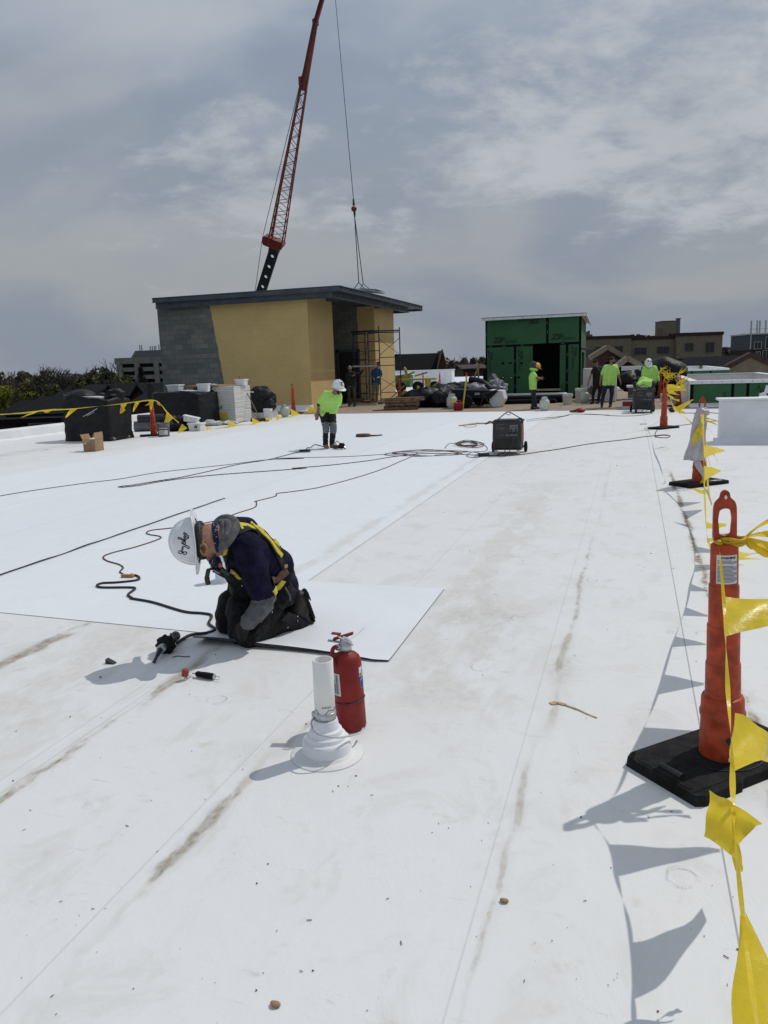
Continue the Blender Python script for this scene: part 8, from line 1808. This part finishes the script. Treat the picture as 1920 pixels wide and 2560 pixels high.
# conifer
top = PD(zl(1212, 262), 92); H_ = top.z-GZ; o = thing('conifer_tree', 'dark conifer in front of the parking garage', 'tree', (top.x, top.y, GZ), 0, 'trees beyond the roofs')
mb = MB(); mb.tube([(0, 0, 0), (0, 0, H_)], [.3, .03], 8); obj('trunk', mb, M['bark'], o); mb = MB(); rn = random.Random(2)
for i in range(3600):
    z_ = H_*(.35+.65*rn.random()**1.1); R3 = (1-z_/H_)*4.2+.15; R3 *= .55+.45*abs(math.sin(z_*1.6)); a = rn.random()*6.28; r1 = R3*rn.random()**.6; c_ = V((r1*math.cos(a), r1*math.sin(a), z_-r1*.25)); dv = V((math.cos(a), math.sin(a), -.3))*rn.uniform(.2, .5); sv = V((-math.sin(a), math.cos(a), 0))*.1; mb.add([c_-sv, c_+sv, c_+dv], [(0, 1, 2)])
obj('crown', mb, M['lf_dk'], o)
# trees in the middle and right distance
for i, (lab, D, top, w_, kind, sd, nl, zf_) in enumerate([('brownish tree right of the dark-roofed hall', 190, (1085, 130), 130, 'lf_br', 21, 2500, zc), ('taller brownish tree beside the green shed', 200, (1180, 105), 160, 'lf_br', 22, 3000, zc), ('brownish tree touching the left edge of the green shed', 190, (1290, 100), 170, 'lf_br', 23, 3000, zc), ('bare brown tree behind the shed wall', 210, (1350, 95), 120, 'lf_br', 24, 2500, zc),
    ('small tree against the sky left of the apartment block', 260, (1475, 290), 70, 'lf_br', 25, 1500, zr)]):
    tree(lab, D, None, top, w_, zf_, kind, sd, nl, .5)
# wooded hills: ridge terrain and a far wood on it
def ridge(name, D, els, dep, seed):
    """els: list of (azimuth px x at source, elevation px y) skyline"""
    mb = MB(); n = len(els); 
    pts = [PD(p, D) for p in els]
    vs = []; 
    for p in pts: vs += [V((p.x, p.y, GZ-2))-FH*D*.12, V((p.x, p.y, max(GZ+1, p.z-6)))-FH*D*.03, V((p.x, p.y, p.z-5)), V((p.x, p.y, GZ-2))+FH*dep]
    fs = [(i*4+k, (i+1)*4+k, (i+1)*4+k+1, i*4+k+1) for i in range(n-1) for k in range(3)]
    mb.add(vs, fs, True); struct(name, mb, M['lf_hill'])
    return pts
sk = []
for i in range(0, 61):
    x = -300+i*42; y0 = 945-.0336*x-3; y0 -= 6+5*noise.noise(V((x*.004, 3, 0)))+ (7 if x > 1750 else 0); sk.append((x, y0))
R1 = ridge('hills', 620, sk, 500, 1)
wood = MB(); rn = random.Random(5)
for i in range(26000):
    t_ = rn.random()*(len(R1)-1); k = int(t_); f = t_-k; p = R1[k].lerp(R1[k+1], f); dz = rn.random(); c_ = V((p.x, p.y, 0))-FH*620*.12*dz; c_.z = (p.z-5)*(1-dz)+(GZ)*dz + rn.uniform(0, 5.5)*(.6+.8*noise.noise(V((t_*2.5, dz*3, 0))))
    s_ = rn.uniform(.8, 2.0); u_ = V((rn.uniform(-1, 1), rn.uniform(-1, 1), rn.uniform(-1, 1))).normalized(); v_ = u_.cross(V((rn.uniform(-1, 1), rn.uniform(-1, 1), rn.uniform(-1, 1)))).normalized()
    wood.add([c_-u_*s_, c_+v_*s_*.6, c_+u_*s_, c_-v_*s_*.6], [(0, 1, 2, 3)])
o = single('far_wood', wood, M['lf_hill'], 'far brown-grey wood covering the low hills along the horizon', 'wood', (0, 0, 0)); o['kind'] = 'stuff'
# nearer wooded slope at right between the tan building and the apartment block
wood = MB()
for i in range(9000):
    x = rn.uniform(1795, 1905); yv = rn.uniform(870, 900+4) if rn.random() < .35 else rn.uniform(872, 915); D = rn.uniform(255, 330); c_ = PD((x, yv+4*noise.noise(V((x*.05, 0, 0)))), D)
    s_ = rn.uniform(.4, .9); u_ = V((rn.uniform(-1, 1), rn.uniform(-1, 1), rn.uniform(-1, 1))).normalized(); v_ = u_.cross(V((rn.uniform(-1, 1), rn.uniform(-1, 1), rn.uniform(-1, 1)))).normalized()
    wood.add([c_-u_*s_, c_+v_*s_*.6, c_+u_*s_, c_-v_*s_*.6], [(0, 1, 2, 3)])
o = single('hillside_wood', wood, M['lf_hill'], 'dark leafless wood on the hillside between the tan building and the apartment block', 'wood', (0, 0, 0)); o['kind'] = 'stuff'
mb = MB(); mb.bx(40, 90, 90, 91, GZ, -2.2)

for o in [o for o in sc.objects if o.type == 'MESH' and o.name.split('.')[0] in ('bolt', 'fastener', 'vent_hole', 'hole_flap', 'rivet', 'antenna', 'roof_unit', 'column', 'beam', 'eyelet', 'outlet', 'seam_tape', 'tape_print', 'sling', 'hook', 'metal_clip', 'strap', 'railing', 'roof_framing')]:
    bpy.context.view_layer.update(); split_loose(o)
